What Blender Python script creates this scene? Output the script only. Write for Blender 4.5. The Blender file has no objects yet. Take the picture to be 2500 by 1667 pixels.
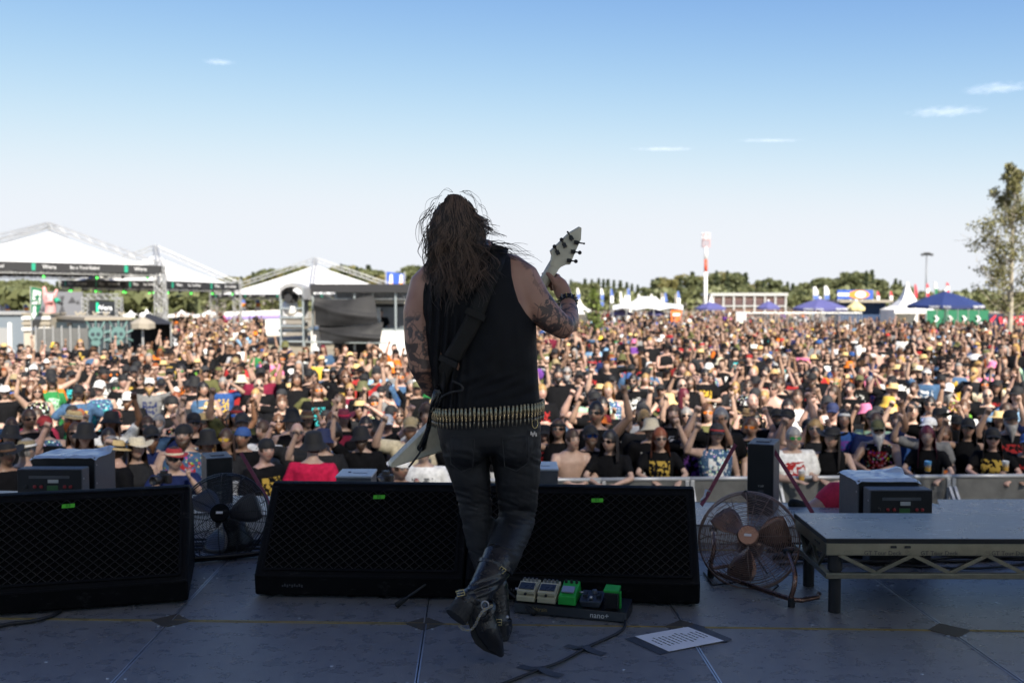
import bpy, bmesh, math, random
import numpy as np
from mathutils import Vector, Matrix, noise

random.seed(7)
rng = np.random.default_rng(7)
SC = bpy.context.scene
COL = SC.collection

# ------------------------------------------------------------------ camera
CAM_H = 1.36                      # lens height above the stage floor (z = 0)
PITCH = math.radians(2.568)
F = 35 / 36 * 2500                # focal length in pixels of the 2500 px photograph
cam_data = bpy.data.cameras.new('camera')
cam_data.lens = 35
cam_data.sensor_width = 36
cam_data.clip_start = 0.05
cam_data.clip_end = 20000
cam_data.dof.use_dof = True
cam_data.dof.focus_distance = 3.9
cam_data.dof.aperture_fstop = 2.8
cam_data.dof.aperture_blades = 9
cam = bpy.data.objects.new('camera', cam_data)
COL.objects.link(cam)
cam.location = (0, 0, CAM_H)
cam.rotation_euler = (math.pi / 2 - PITCH, 0, 0)
SC.camera = cam

# ------------------------------------------------------------------ sky and sun
SUN_EL, SUN_AZ = math.radians(41), math.radians(-24)   # sun behind the stage
world = bpy.data.worlds.new('World')
SC.world = world
world.use_nodes = True
wn = world.node_tree
wn.nodes.clear()
sky = wn.nodes.new('ShaderNodeTexSky')
sky.sky_type = 'NISHITA'
sky.sun_disc = False
sky.sun_elevation = SUN_EL
sky.sun_rotation = math.pi + SUN_AZ
sky.altitude = 1500
sky.air_density = .7
sky.dust_density = .2
sky.ozone_density = 3.0
bg = wn.nodes.new('ShaderNodeBackground')
bg.inputs[1].default_value = 0.10
wo = wn.nodes.new('ShaderNodeOutputWorld')
EXPOSURE = 1.3
# soft shoulder on the physically bright sky, the same in every direction: out = 1 - exp(-(0.1 sky / k) ^ p)
sep = wn.nodes.new('ShaderNodeSeparateColor')
com = wn.nodes.new('ShaderNodeCombineColor')
wn.links.new(sky.outputs[0], sep.inputs[0])
def wmath(op, a_, b_=None):
    n_ = wn.nodes.new('ShaderNodeMath')
    n_.operation = op
    for i_, x_ in enumerate((a_, b_)):
        if isinstance(x_, (int, float)):
            n_.inputs[i_].default_value = x_
        elif x_ is not None:
            wn.links.new(x_, n_.inputs[i_])
    return n_.outputs[0]
for ch in range(3):
    x_ = wmath('MULTIPLY', sep.outputs[ch], .1)
    sh_ = wmath('SUBTRACT', 1.0, wmath('EXPONENT', wmath('MULTIPLY', wmath('POWER', wmath('MULTIPLY', x_, 1 / (.19, .24, .25)[ch]), (2.0, 1.8, 1.38)[ch]), -1.0)))
    lo_ = wmath('MAXIMUM', sh_, wmath('MULTIPLY', x_, 2.3))
    lo_ = wmath('MINIMUM', lo_, wmath('MAXIMUM', sh_, .25))
    hi_ = wmath('MULTIPLY', wmath('MAXIMUM', wmath('SUBTRACT', x_, 1.1), 0.0), 2.2)
    wn.links.new(wmath('MULTIPLY', wmath('ADD', lo_, hi_), 10 * 2 ** -EXPOSURE * (.87, .905, .965)[ch]), com.inputs[ch])
wn.links.new(com.outputs[0], bg.inputs[0])
wn.links.new(bg.outputs[0], wo.inputs[0])
sun_data = bpy.data.lights.new('sun', 'SUN')
sun_data.energy = 4.2
sun_data.angle = math.radians(0.53)
sun_data.color = (1.0, 0.93, 0.82)
sun = bpy.data.objects.new('sun', sun_data)
COL.objects.link(sun)
SUN_DIR = Vector((math.sin(SUN_AZ) * math.cos(SUN_EL), math.cos(SUN_AZ) * math.cos(SUN_EL), -math.sin(SUN_EL)))
sun.rotation_euler = SUN_DIR.to_track_quat('-Z', 'Y').to_euler()
sun.location = (20, -40, 60)
vs = SC.view_settings
vs.view_transform = 'Standard'
vs.look = 'None'
vs.exposure = EXPOSURE
vs.gamma = 1
vs.use_curve_mapping = False
SC.cycles.use_denoising = True
SC.cycles.max_bounces = 8
SC.cycles.transparent_max_bounces = 12
SC.cycles.sample_clamp_indirect = 6
SC.cycles.caustics_reflective = False
SC.cycles.caustics_refractive = False

# ------------------------------------------------------------------ pixel helpers: a pixel gives a direction only
def ray(u, v):
    dx, dy = (u - 1250) / F, (833.5 - v) / F
    c, s = math.cos(PITCH), math.sin(PITCH)
    return Vector((dx, c + dy * s, -s + dy * c))

def W(u, v, d):
    """point seen at pixel (u, v) standing d metres in front of the lens"""
    r = ray(u, v)
    return Vector((0, 0, CAM_H)) + r * (d / r.y)

def G(u, v, z=0.0):
    """point seen at pixel (u, v) on the horizontal plane z"""
    r = ray(u, v)
    return Vector((0, 0, CAM_H)) + r * ((z - CAM_H) / r.z)

GROUND = -1.88

# ------------------------------------------------------------------ materials
MATS = {}

def nd(nt, typ, **kw):
    n = nt.nodes.new(typ)
    for k, v in kw.items():
        setattr(n, k, v)
    return n

def mat(name, col=(.5, .5, .5), rough=.6, metal=0.0, var=0.0, vscale=6.0, bump=0.0, bscale=60.0, spec=.5,
        emit=None, alpha=None, scuff=None, scuff_scale=9.0, coord='Object', trans=0.0, sheen=0.0, detail=6):
    if name in MATS:
        return MATS[name]
    m = bpy.data.materials.new(name)
    m.use_nodes = True
    nt = m.node_tree
    b = nt.nodes['Principled BSDF']
    b.inputs['Base Color'].default_value = (*col, 1)
    b.inputs['Roughness'].default_value = rough
    b.inputs['Metallic'].default_value = metal
    b.inputs['Specular IOR Level'].default_value = spec
    if trans:
        b.inputs['Transmission Weight'].default_value = trans
    if sheen:
        b.inputs['Sheen Weight'].default_value = sheen
    if emit:
        b.inputs['Emission Color'].default_value = (*emit[0], 1)
        b.inputs['Emission Strength'].default_value = emit[1]
    if alpha is not None:
        b.inputs['Alpha'].default_value = alpha
    L = nt.links.new
    if var or bump or scuff:
        tc = nd(nt, 'ShaderNodeTexCoord')
        last = None
        if var:
            n1 = nd(nt, 'ShaderNodeTexNoise')
            n1.inputs['Scale'].default_value = vscale
            n1.inputs['Detail'].default_value = detail
            n1.inputs['Roughness'].default_value = .62
            L(tc.outputs[coord], n1.inputs['Vector'])
            r = nd(nt, 'ShaderNodeMapRange')
            r.inputs['From Min'].default_value = .3
            r.inputs['From Max'].default_value = .7
            r.inputs['To Min'].default_value = 1 - var
            r.inputs['To Max'].default_value = 1 + var
            L(n1.outputs[0], r.inputs[0])
            mx = nd(nt, 'ShaderNodeMix', data_type='RGBA', blend_type='MULTIPLY')
            mx.inputs[0].default_value = 1
            mx.inputs[6].default_value = (*col, 1)
            L(r.outputs[0], mx.inputs[7])
            L(mx.outputs[2], b.inputs['Base Color'])
            last = mx.outputs[2]
            r2 = nd(nt, 'ShaderNodeMapRange')
            r2.inputs['From Min'].default_value = .25
            r2.inputs['From Max'].default_value = .75
            r2.inputs['To Min'].default_value = max(.02, rough * .78)
            r2.inputs['To Max'].default_value = min(1, rough * 1.22)
            L(n1.outputs[0], r2.inputs[0])
            L(r2.outputs[0], b.inputs['Roughness'])
        if scuff:
            n2 = nd(nt, 'ShaderNodeTexNoise')
            n2.inputs['Scale'].default_value = scuff_scale
            n2.inputs['Detail'].default_value = 9
            n2.inputs['Roughness'].default_value = .7
            mp = nd(nt, 'ShaderNodeMapping')
            mp.inputs['Scale'].default_value = (1, 3.1, 1.7)
            L(tc.outputs[coord], mp.inputs[0])
            L(mp.outputs[0], n2.inputs['Vector'])
            r = nd(nt, 'ShaderNodeMapRange')
            r.inputs['From Min'].default_value = .58
            r.inputs['From Max'].default_value = .74
            L(n2.outputs[0], r.inputs[0])
            mx = nd(nt, 'ShaderNodeMix', data_type='RGBA')
            mx.inputs[6].default_value = (*col, 1)
            if last:
                L(last, mx.inputs[6])
            mx.inputs[7].default_value = (*scuff, 1)
            L(r.outputs[0], mx.inputs[0])
            L(mx.outputs[2], b.inputs['Base Color'])
        if bump:
            n3 = nd(nt, 'ShaderNodeTexNoise')
            n3.inputs['Scale'].default_value = bscale
            n3.inputs['Detail'].default_value = 5
            L(tc.outputs[coord], n3.inputs['Vector'])
            bp = nd(nt, 'ShaderNodeBump')
            bp.inputs['Strength'].default_value = bump
            bp.inputs['Distance'].default_value = .01
            L(n3.outputs[0], bp.inputs['Height'])
            L(bp.outputs[0], b.inputs['Normal'])
    MATS[name] = m
    return m

# ------------------------------------------------------------------ mesh builder
def frame_from(axis):
    a = Vector(axis).normalized()
    t = Vector((0, 0, 1)) if abs(a.z) < .9 else Vector((1, 0, 0))
    x = t.cross(a).normalized()
    return x, a.cross(x), a

class MB:
    def __init__(s):
        s.v, s.f, s.mi = [], [], []
    def add(s, verts, faces, m=0):
        o = len(s.v)
        s.v += [tuple(p) for p in verts]
        s.f += [tuple(i + o for i in f) for f in faces]
        s.mi += [m] * len(faces)
        return s
    def box(s, c, size, R=None, m=0):
        hx, hy, hz = size[0] / 2, size[1] / 2, size[2] / 2
        c = Vector(c)
        vs_ = []
        for x, y, z in ((-1, -1, -1), (1, -1, -1), (1, 1, -1), (-1, 1, -1), (-1, -1, 1), (1, -1, 1), (1, 1, 1), (-1, 1, 1)):
            p = Vector((x * hx, y * hy, z * hz))
            vs_.append(c + (R @ p if R is not None else p))
        return s.add(vs_, [(0, 3, 2, 1), (4, 5, 6, 7), (0, 1, 5, 4), (1, 2, 6, 5), (2, 3, 7, 6), (3, 0, 4, 7)], m)
    def beam(s, a, b, w, h, up=(0, 0, 1), m=0):
        a, b = Vector(a), Vector(b)
        d = (b - a)
        ln = d.length
        d.normalize()
        u = Vector(up)
        x = d.cross(u)
        if x.length < 1e-4:
            x = d.cross(Vector((0, 1, 0)))
        x.normalize()
        z = x.cross(d)
        R = Matrix((x, d, z)).transposed()
        return s.box((a + b) / 2, (w, ln, h), R, m)
    def tube(s, pts, r, n=8, closed=False, m=0, caps=True):
        P = [Vector(p) for p in pts]
        k = len(P)
        rr = r if isinstance(r, (list, tuple)) else [r] * k
        verts, faces = [], []
        X = None
        for i in range(k):
            if closed:
                t = P[(i + 1) % k] - P[i - 1]
            else:
                t = P[min(i + 1, k - 1)] - P[max(i - 1, 0)]
            if t.length < 1e-9:
                t = Vector((0, 0, 1))
            t.normalize()
            if X is None:
                X, Y, _ = frame_from(t)
            else:
                X = (X - t * X.dot(t))
                if X.length < 1e-6:
                    X, Y, _ = frame_from(t)
                X.normalize()
                Y = t.cross(X)
            for j in range(n):
                a = 2 * math.pi * j / n
                verts.append(P[i] + (X * math.cos(a) + Y * math.sin(a)) * rr[i])
        for i in range(k if closed else k - 1):
            i2 = (i + 1) % k
            for j in range(n):
                j2 = (j + 1) % n
                faces.append((i * n + j, i * n + j2, i2 * n + j2, i2 * n + j))
        if caps and not closed:
            faces.append(tuple(range(n - 1, -1, -1)))
            faces.append(tuple((k - 1) * n + j for j in range(n)))
        return s.add(verts, faces, m)
    def lathe(s, prof, n=16, M=None, m=0, cap=True):
        verts, faces = [], []
        for r, z in prof:
            for j in range(n):
                a = 2 * math.pi * j / n
                p = Vector((r * math.cos(a), r * math.sin(a), z))
                verts.append(M @ p if M is not None else p)
        for i in range(len(prof) - 1):
            for j in range(n):
                j2 = (j + 1) % n
                faces.append((i * n + j, i * n + j2, (i + 1) * n + j2, (i + 1) * n + j))
        if cap:
            if prof[0][0] > 1e-5:
                faces.append(tuple(range(n - 1, -1, -1)))
            if prof[-1][0] > 1e-5:
                faces.append(tuple((len(prof) - 1) * n + j for j in range(n)))
        return s.add(verts, faces, m)
    def prism(s, poly, t, m=0):
        """poly: list of 3-D points (planar), t: thickness vector"""
        k = len(poly)
        t = Vector(t)
        verts = [Vector(p) for p in poly] + [Vector(p) + t for p in poly]
        faces = [tuple(range(k - 1, -1, -1)), tuple(range(k, 2 * k))]
        for i in range(k):
            j = (i + 1) % k
            faces.append((i, j, k + j, k + i))
        return s.add(verts, faces, m)
    def ball(s, c, r, nu=10, nv=6, R=None, m=0):
        if not isinstance(r, (tuple, list)):
            r = (r, r, r)
        verts, faces = [], []
        for i in range(nv + 1):
            th = math.pi * i / nv
            for j in range(nu):
                ph = 2 * math.pi * j / nu
                p = Vector((r[0] * math.sin(th) * math.cos(ph), r[1] * math.sin(th) * math.sin(ph), r[2] * math.cos(th)))
                verts.append(Vector(c) + (R @ p if R is not None else p))
        for i in range(nv):
            for j in range(nu):
                j2 = (j + 1) % nu
                faces.append((i * nu + j, (i + 1) * nu + j, (i + 1) * nu + j2, i * nu + j2))
        return s.add(verts, faces, m)
    def truss(s, a, b, w, n, r=.02, up=(0, 0, 1), m=0, sides=4):
        """box truss: four chords and zig-zag braces"""
        a, b = Vector(a), Vector(b)
        d = (b - a).normalized()
        x = d.cross(Vector(up))
        if x.length < 1e-3:
            x = d.cross(Vector((1, 0, 0)))
        x.normalize()
        y = x.cross(d)
        cs = [(x * i + y * j) * w / 2 for i, j in ((-1, -1), (1, -1), (1, 1), (-1, 1))]
        for c in cs:
            s.tube([a + c, b + c], r, 5, m=m)
        for k in range(sides):
            c1, c2 = cs[k], cs[(k + 1) % 4]
            pts = []
            for i in range(n + 1):
                pts.append(a.lerp(b, i / n) + (c1 if i % 2 == 0 else c2))
            for i in range(n):
                s.tube([pts[i], pts[i + 1]], r * .6, 4, m=m, caps=False)
        return s
    def build(s, name, mats, parent=None, smooth=False, bevel=0.0, segs=2):
        me = bpy.data.meshes.new(name)
        me.from_pydata([tuple(p) for p in s.v], [], s.f)
        if not isinstance(mats, (list, tuple)):
            mats = [mats]
        for mm in mats:
            me.materials.append(mm)
        if any(s.mi):
            me.polygons.foreach_set('material_index', s.mi)
        if smooth:
            me.polygons.foreach_set('use_smooth', [True] * len(me.polygons))
        me.update()
        o = bpy.data.objects.new(name, me)
        COL.objects.link(o)
        if parent is not None:
            o.parent = parent
        if bevel:
            bv = o.modifiers.new('bevel', 'BEVEL')
            bv.width = bevel
            bv.segments = segs
            bv.limit_method = 'ANGLE'
            bv.angle_limit = math.radians(40)
        if smooth == 'auto':
            pass
        return o

def tag(o, label, cat=None, group=None, kind=None):
    if label:
        o['label'] = label
    if cat:
        o['category'] = cat
    if group:
        o['group'] = group
    if kind:
        o['kind'] = kind
    return o

def thing(name, label, cat, loc=(0, 0, 0), rz=0.0, group=None):
    o = bpy.data.objects.new(name, None)
    o.empty_display_size = .1
    COL.objects.link(o)
    o.location = loc
    o.rotation_euler = (0, 0, rz)
    return tag(o, label, cat, group)

def structure(name, mb, m, **kw):
    o = mb.build(name, m, **kw)
    o['kind'] = 'structure'
    return o

def at_root(mb, root):
    """shift world-space vertices into a root Empty that is only translated"""
    l = root.location
    mb.v = [(p[0] - l[0], p[1] - l[1], p[2] - l[2]) for p in mb.v]
    return mb

def text(name, s, size, M, m, parent=None, extrude=.0008, align='CENTER'):
    c = bpy.data.curves.new(name, 'FONT')
    c.body = s
    c.size = size
    c.align_x = align
    c.align_y = 'CENTER'
    c.extrude = extrude
    c.resolution_u = 2
    tmp = bpy.data.objects.new(name, c)
    c.materials.append(m)
    me = bpy.data.meshes.new_from_object(tmp)
    bpy.data.objects.remove(tmp)
    o = bpy.data.objects.new(name, me)
    COL.objects.link(o)
    if parent is not None:
        o.parent = parent
    o.matrix_local = M
    return o

def plane_mat(o, x, y):
    """matrix whose local X runs along x, local Y along y, origin o"""
    x = Vector(x).normalized()
    z = x.cross(Vector(y)).normalized()
    y = z.cross(x)
    M = Matrix((x, y, z)).transposed().to_4x4()
    M.translation = Vector(o)
    return M
# ================================================================== STAGE: floor, apron, roof
M_floor = mat('stage_board', (.175, .172, .175), .29, spec=.8, var=.26, vscale=13, bump=.35, bscale=300, scuff=(.27, .275, .285), scuff_scale=17.0, detail=12)
M_alu = mat('aluminium_edge', (.62, .62, .62), .35, .9, var=.1, vscale=20)
M_brass = mat('brass_edge', (.42, .30, .08), .45, .6, var=.25, vscale=14)
M_black = mat('black_paint', (.012, .012, .013), .5, var=.3, vscale=8, bump=.06, bscale=160)
M_rubber = mat('black_rubber', (.012, .012, .012), .75)
M_steel = mat('steel', (.45, .45, .46), .35, 1.0, var=.1, vscale=30)
M_plate = mat('corner_plate', (.085, .068, .045), .55, .3, var=.3, vscale=40)
M_skirt = mat('apron_white', (.55, .56, .57), .5, var=.08, vscale=5)

SA, SD = G(395, 1514.5), G(2295, 1538)
SB = G(1038, 1522)
TV = (SD - SA) / 3                      # one panel across
LV = Vector((-.0374, 1, 0)).normalized() * 1.27
floor_root = thing('stage_floor', None, None)
floor_root['kind'] = 'structure'
sub = MB().box((0, 1.2, -.14), (15, 10.0, .2))
o = sub.build('subfloor', M_black, floor_root)
screw_mb = MB().lathe([(.0, .0), (.0001, .0025), (.006, .002), (.008, -.003)], 8)
screw_me = None
for i in range(-4, 5):
    for j in range(-4, 2):
        p = SB + TV * i + LV * j
        q = [p, p + TV, p + TV + LV, p + LV]
        c = sum(q, Vector()) / 4
        ins = [c + (w - c) * (1 - .0035) for w in q]
        dz = random.uniform(-.0012, .0012)
        ins = [Vector((w.x, w.y, dz)) for w in ins]
        mb = MB().prism(ins, (0, 0, -.03), 0)
        for a, b, mm in ((0, 3, 1), (1, 2, 1), (0, 1, 2), (3, 2, 2)):
            A, B = ins[a], ins[b]
            n = (c - (A + B) / 2)
            n.z = 0
            n.normalize()
            off = n * .0035 + Vector((0, 0, -.004))
            mb.beam(A + off, B + off, .005 if mm == 1 else .004, .012, m=mm)
        pl = mb.build('floor_panel', [M_floor, M_alu, M_brass], floor_root)
        # countersunk screws near the panel edges
        if -3 <= i <= 2 and -1 <= j <= 0:
            for su, sv in ((.03, .05), (.97, .05), (.03, .95), (.97, .95), (.03, .5), (.97, .5), (.5, .04), (.36, .3), (.7, .62)):
                s = p + TV * su + LV * sv
                if screw_me is None:
                    so = screw_mb.build('screw', M_steel, pl)
                    screw_me = so.data
                else:
                    so = bpy.data.objects.new('screw', screw_me)
                    COL.objects.link(so)
                    so.parent = pl
                so.location = (s.x, s.y, dz)
        # diamond cover plate over the corner where four panels meet
        if -2 <= i <= 3 and j in (0, 1):
            mb = MB()
            k = [p + TV.normalized() * .085, p + LV.normalized() * .085, p - TV.normalized() * .085, p - LV.normalized() * .085]
            mb.prism([Vector((w.x, w.y, .0025)) for w in k], (0, 0, -.006))
            cp = mb.build('corner_plate', M_plate, floor_root)

# low apron step along the stage front, pale front face
ap0, ap1 = Vector((-6.0, 6.15, 0)), Vector((6.0, 4.96, 0))
apd = (ap1 - ap0).normalized()
apn = Vector((-apd.y, apd.x, 0))
ap = MB().prism([ap0, ap1, ap1 + apn * .5, ap0 + apn * .5], (0, 0, .095))
apron = structure('stage_apron', ap, M_skirt, bevel=.006)
apt = MB().prism([ap0 - apn * .012 + Vector((0, 0, .0955)), ap1 - apn * .012 + Vector((0, 0, .0955)), ap1 + apn * .51 + Vector((0, 0, .0955)), ap0 + apn * .51 + Vector((0, 0, .0955))], (0, 0, .012))
o = apt.build('apron_top', M_floor, apron, bevel=.002)
th = MB().prism([Vector((2.55, 5.75, -.2)), Vector((7.0, 5.75, -.2)), Vector((7.0, 6.7, -.2)), Vector((2.85, 6.62, -.2))], (0, 0, .205))
o = th.build('apron_thrust', M_floor, apron, bevel=.004)
# front skirt of the stage down to the ground
sk = MB().box((0, 6.1, -1.05), (15, .06, 1.66))
structure('stage_skirt', sk, M_black)

# unseen stage roof and back wall, shaped for light on stage and front rows
M_scrim = mat('black_scrim', (.02, .02, .022), .85, var=.2, vscale=1.5)
M_membrane = bpy.data.materials.new('added_membrane')     # translucent sheet added to brighten the stage below
M_membrane.use_nodes = True
_nt = M_membrane.node_tree
_t, _m = nd(_nt, 'ShaderNodeBsdfTranslucent'), nd(_nt, 'ShaderNodeMixShader')
_nt.nodes['Principled BSDF'].inputs['Base Color'].default_value = (.6, .6, .6, 1)
_t.inputs[0].default_value = (.75, .77, .80, 1)
_m.inputs[0].default_value = .55
_nt.links.new(_nt.nodes['Principled BSDF'].outputs[0], _m.inputs[1])
_nt.links.new(_t.outputs[0], _m.inputs[2])
_nt.links.new(_m.outputs[0], _nt.nodes['Material Output'].inputs[0])
roof = thing('stage_roof', 'pale membrane stage roof on aluminium truss above the performer', 'roof', (0, 0, GROUND))
MB().box((2, -1.8, 7.1 - GROUND), (24, 5.0, .04)).build('canopy', M_membrane, roof)
# unseen mesh added over the lip, letting dimmed sun onto the first rows
M_mesh = bpy.data.materials.new('added_shade_mesh')
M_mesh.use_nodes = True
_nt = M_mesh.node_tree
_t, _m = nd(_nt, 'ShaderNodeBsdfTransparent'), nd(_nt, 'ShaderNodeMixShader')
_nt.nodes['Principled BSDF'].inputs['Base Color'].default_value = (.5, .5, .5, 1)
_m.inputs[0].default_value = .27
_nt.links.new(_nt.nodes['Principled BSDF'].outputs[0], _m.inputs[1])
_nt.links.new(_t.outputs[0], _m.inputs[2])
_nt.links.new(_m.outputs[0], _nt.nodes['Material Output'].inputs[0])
MB().add([(-10, .72, 7.1 - GROUND), (14, .72, 7.1 - GROUND), (14, 5.6, 7.1 - GROUND), (-10, 5.6, 7.1 - GROUND)], [(0, 1, 2, 3)]).build('added_shade_net', M_mesh, roof)
MB().box((2, -4.25, 6.45 - GROUND), (24, .06, 1.3)).build('added_sun_valance', M_scrim, roof)  # unseen strip added to keep the rear sun off the stage
for x in (-7.4, 7.4):
    for y in (-3.9, 5.3):
        MB().truss((x, y, 0), (x, y, 7.0 - GROUND), .4, 18, .025).build('tower', M_alu, roof)
MB().truss((-7.2, 5.3, 6.7 - GROUND), (7.2, 5.3, 6.7 - GROUND), .4, 30, .025).build('front_beam', M_alu, roof)
wl = MB().box((2, -4.35, .1), (24, .08, 3.8))
structure('wall_back', wl, M_scrim)

# ================================================================== MONITOR WEDGES
M_cab = mat('cabinet_black', (.0035, .0035, .004), .6, spec=.12, var=.35, vscale=12, bump=.35, bscale=260, scuff=(.045, .042, .04), scuff_scale=14)
M_grille = mat('grille_wire', (.009, .0085, .008), .45, .4, scuff=(.06, .05, .035), scuff_scale=22, var=.3, vscale=30)
M_foam = mat('grille_foam', (.003, .003, .003), .95, spec=.05)
M_tape_green = mat('green_tape', (.09, .55, .02), .6, var=.06, vscale=30)
M_ink = mat('marker_ink', (.01, .02, .01), .7)
M_faint = mat('faint_print', (.06, .06, .065), .6)

def wedge(bl, br, label, digits, tape_u, group):
    """floor monitor: bl, br bottom corners of the face that looks at the performer"""
    x = (br - bl)
    w = x.length
    x.normalize()
    n = Vector((x.y, -x.x, 0))          # towards the performer
    rz = math.atan2(x.y, x.x)
    t = thing('stage_monitor', label, 'speaker', bl, rz, group)
    lip, H, back = .105, .475, .30
    # side profile in (depth, z)
    prof = [(0, .012), (-.012, lip), (back - .01, H - .008), (back + .03, H), (back + .30, .30), (back + .32, .012)]
    mb = MB()
    for sx in (0, 1):
        pass
    k = len(prof)
    verts = [(0, d, z) for d, z in prof] + [(w, d, z) for d, z in prof]
    faces = [tuple(range(k)), tuple(range(2 * k - 1, k - 1, -1))] + [(i, k + i, k + (i + 1) % k, (i + 1) % k) for i in range(k)]
    mb.add(verts, faces)
    mb.build('cabinet', M_cab, t, bevel=.012, segs=3)
    # grille plane basis
    a, b = Vector((0, -.012, lip)), Vector((0, back - .01, H - .008))
    up = (b - a)
    L = up.length
    up.normalize()
    nn = Vector((0, -up.z, up.y))
    X = Vector((1, 0, 0))
    def P(u, v_, h):
        return a + X * u + up * v_ + nn * h
    e = .036
    mb = MB()
    for (u0, v0, u1, v1) in ((e, .03, w - e, .03), (e, L - e, w - e, L - e), (e, .03, e, L - e), (w - e, .03, w - e, L - e)):
        mb.beam(P(u0, v0, .004), P(u1, v1, .004), .012, .012, up=nn)
    mb.build('grille_frame', M_cab, t, bevel=.002)
    MB().prism([P(e, .03, .001), P(w - e, .03, .001), P(w - e, L - e, .001), P(e, L - e, .001)], nn * .002).build('grille_cloth', M_foam, t)
    # expanded metal: raised diagonal strands
    mb = MB()
    pw, ph = .0435, .0195
    u0, u1, v0, v1 = e + .004, w - e - .004, .034, L - e - .004
    nu, nv = int((u1 - u0) / pw), int((v1 - v0) / ph)
    du, dv = (u1 - u0) / nu, (v1 - v0) / nv
    for s in (1, -1):
        for c in range(-nv, nu + nv + 1):
            # line: u = c*du + s*v*(du/dv)
            pts = []
            for vv in (0, nv):
                pts.append((c + s * vv * .5, vv))
            (ua, va), (ub, vb) = pts
            # clip to 0..nu
            def cl(ua, va, ub, vb):
                for lim in (0, nu):
                    pass
                ts = [0, 1]
                if ua != ub:
                    t0, t1 = (0 - ua) / (ub - ua), (nu - ua) / (ub - ua)
                    lo, hi = min(t0, t1), max(t0, t1)
                    return max(0, lo), min(1, hi)
                return 0, 1
            lo, hi = cl(ua, va, ub, vb)
            if hi - lo < .01:
                continue
            A = P(u0 + (ua + (ub - ua) * lo) * du, v0 + (va + (vb - va) * lo) * dv, .007)
            B = P(u0 + (ua + (ub - ua) * hi) * du, v0 + (va + (vb - va) * hi) * dv, .007)
            mb.beam(A, B, .0032, .004, up=nn)
    mb.build('grille', M_grille, t)
    # rim highlight strip around the face
    mb = MB()
    for (p, q) in (((.006, L - .004), (w - .006, L - .004)), ((.006, .0), (w - .006, .0))):
        mb.beam(P(p[0], p[1], .001), P(q[0], q[1], .001), .01, .006, up=nn)
    mb.build('edge_strip', M_cab, t, bevel=.002)
    tp = MB().prism([P(tape_u, L - .085, .0105), P(tape_u + .054, L - .083, .0105), P(tape_u + .054, L - .063, .0105), P(tape_u, L - .065, .0105)], nn * .0012)
    o = tp.build('tape_label', M_tape_green, t)
    text('handwriting', digits, .021, plane_mat(P(tape_u + .027, L - .074, .0127), X, up), M_ink, o, .0003)
    mb = MB()
    for q in range(9):
        mb.box((.13 + q * .011, -.0065, .058 + .004 * (q % 2)), (.007, .002, .012 if q % 3 else .007))
    mb.build('maker_badge', M_faint, t)
    for fx in (.05, w - .05):
        MB().lathe([(.02, 0), (.02, .013)], 10, Matrix.Translation((fx, .06, 0))).build('rubber_foot', M_rubber, t)
        MB().lathe([(.02, 0), (.02, .013)], 10, Matrix.Translation((fx, .52, 0))).build('rubber_foot', M_rubber, t)
    return t

m1l, m1r = G(622, 1458), G(1131, 1466)
wedge(m1l, m1r, 'black floor monitor with green tape marked 02, beside the black fan', '02', .50, 'floor monitors')
m2l, m2r = G(1136, 1467), G(1709, 1482)
wedge(m2l, m2r, 'black floor monitor with green tape marked 01, behind the pedalboard', '01', .56, 'floor monitors')
mlr = G(460, 1472)
mll = mlr + (G(0, 1507) - mlr).normalized() * 1.02
wedge(mll, mlr, 'black floor monitor with green tape marked 03, angled away from the others', '03', .47, 'floor monitors')

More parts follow.
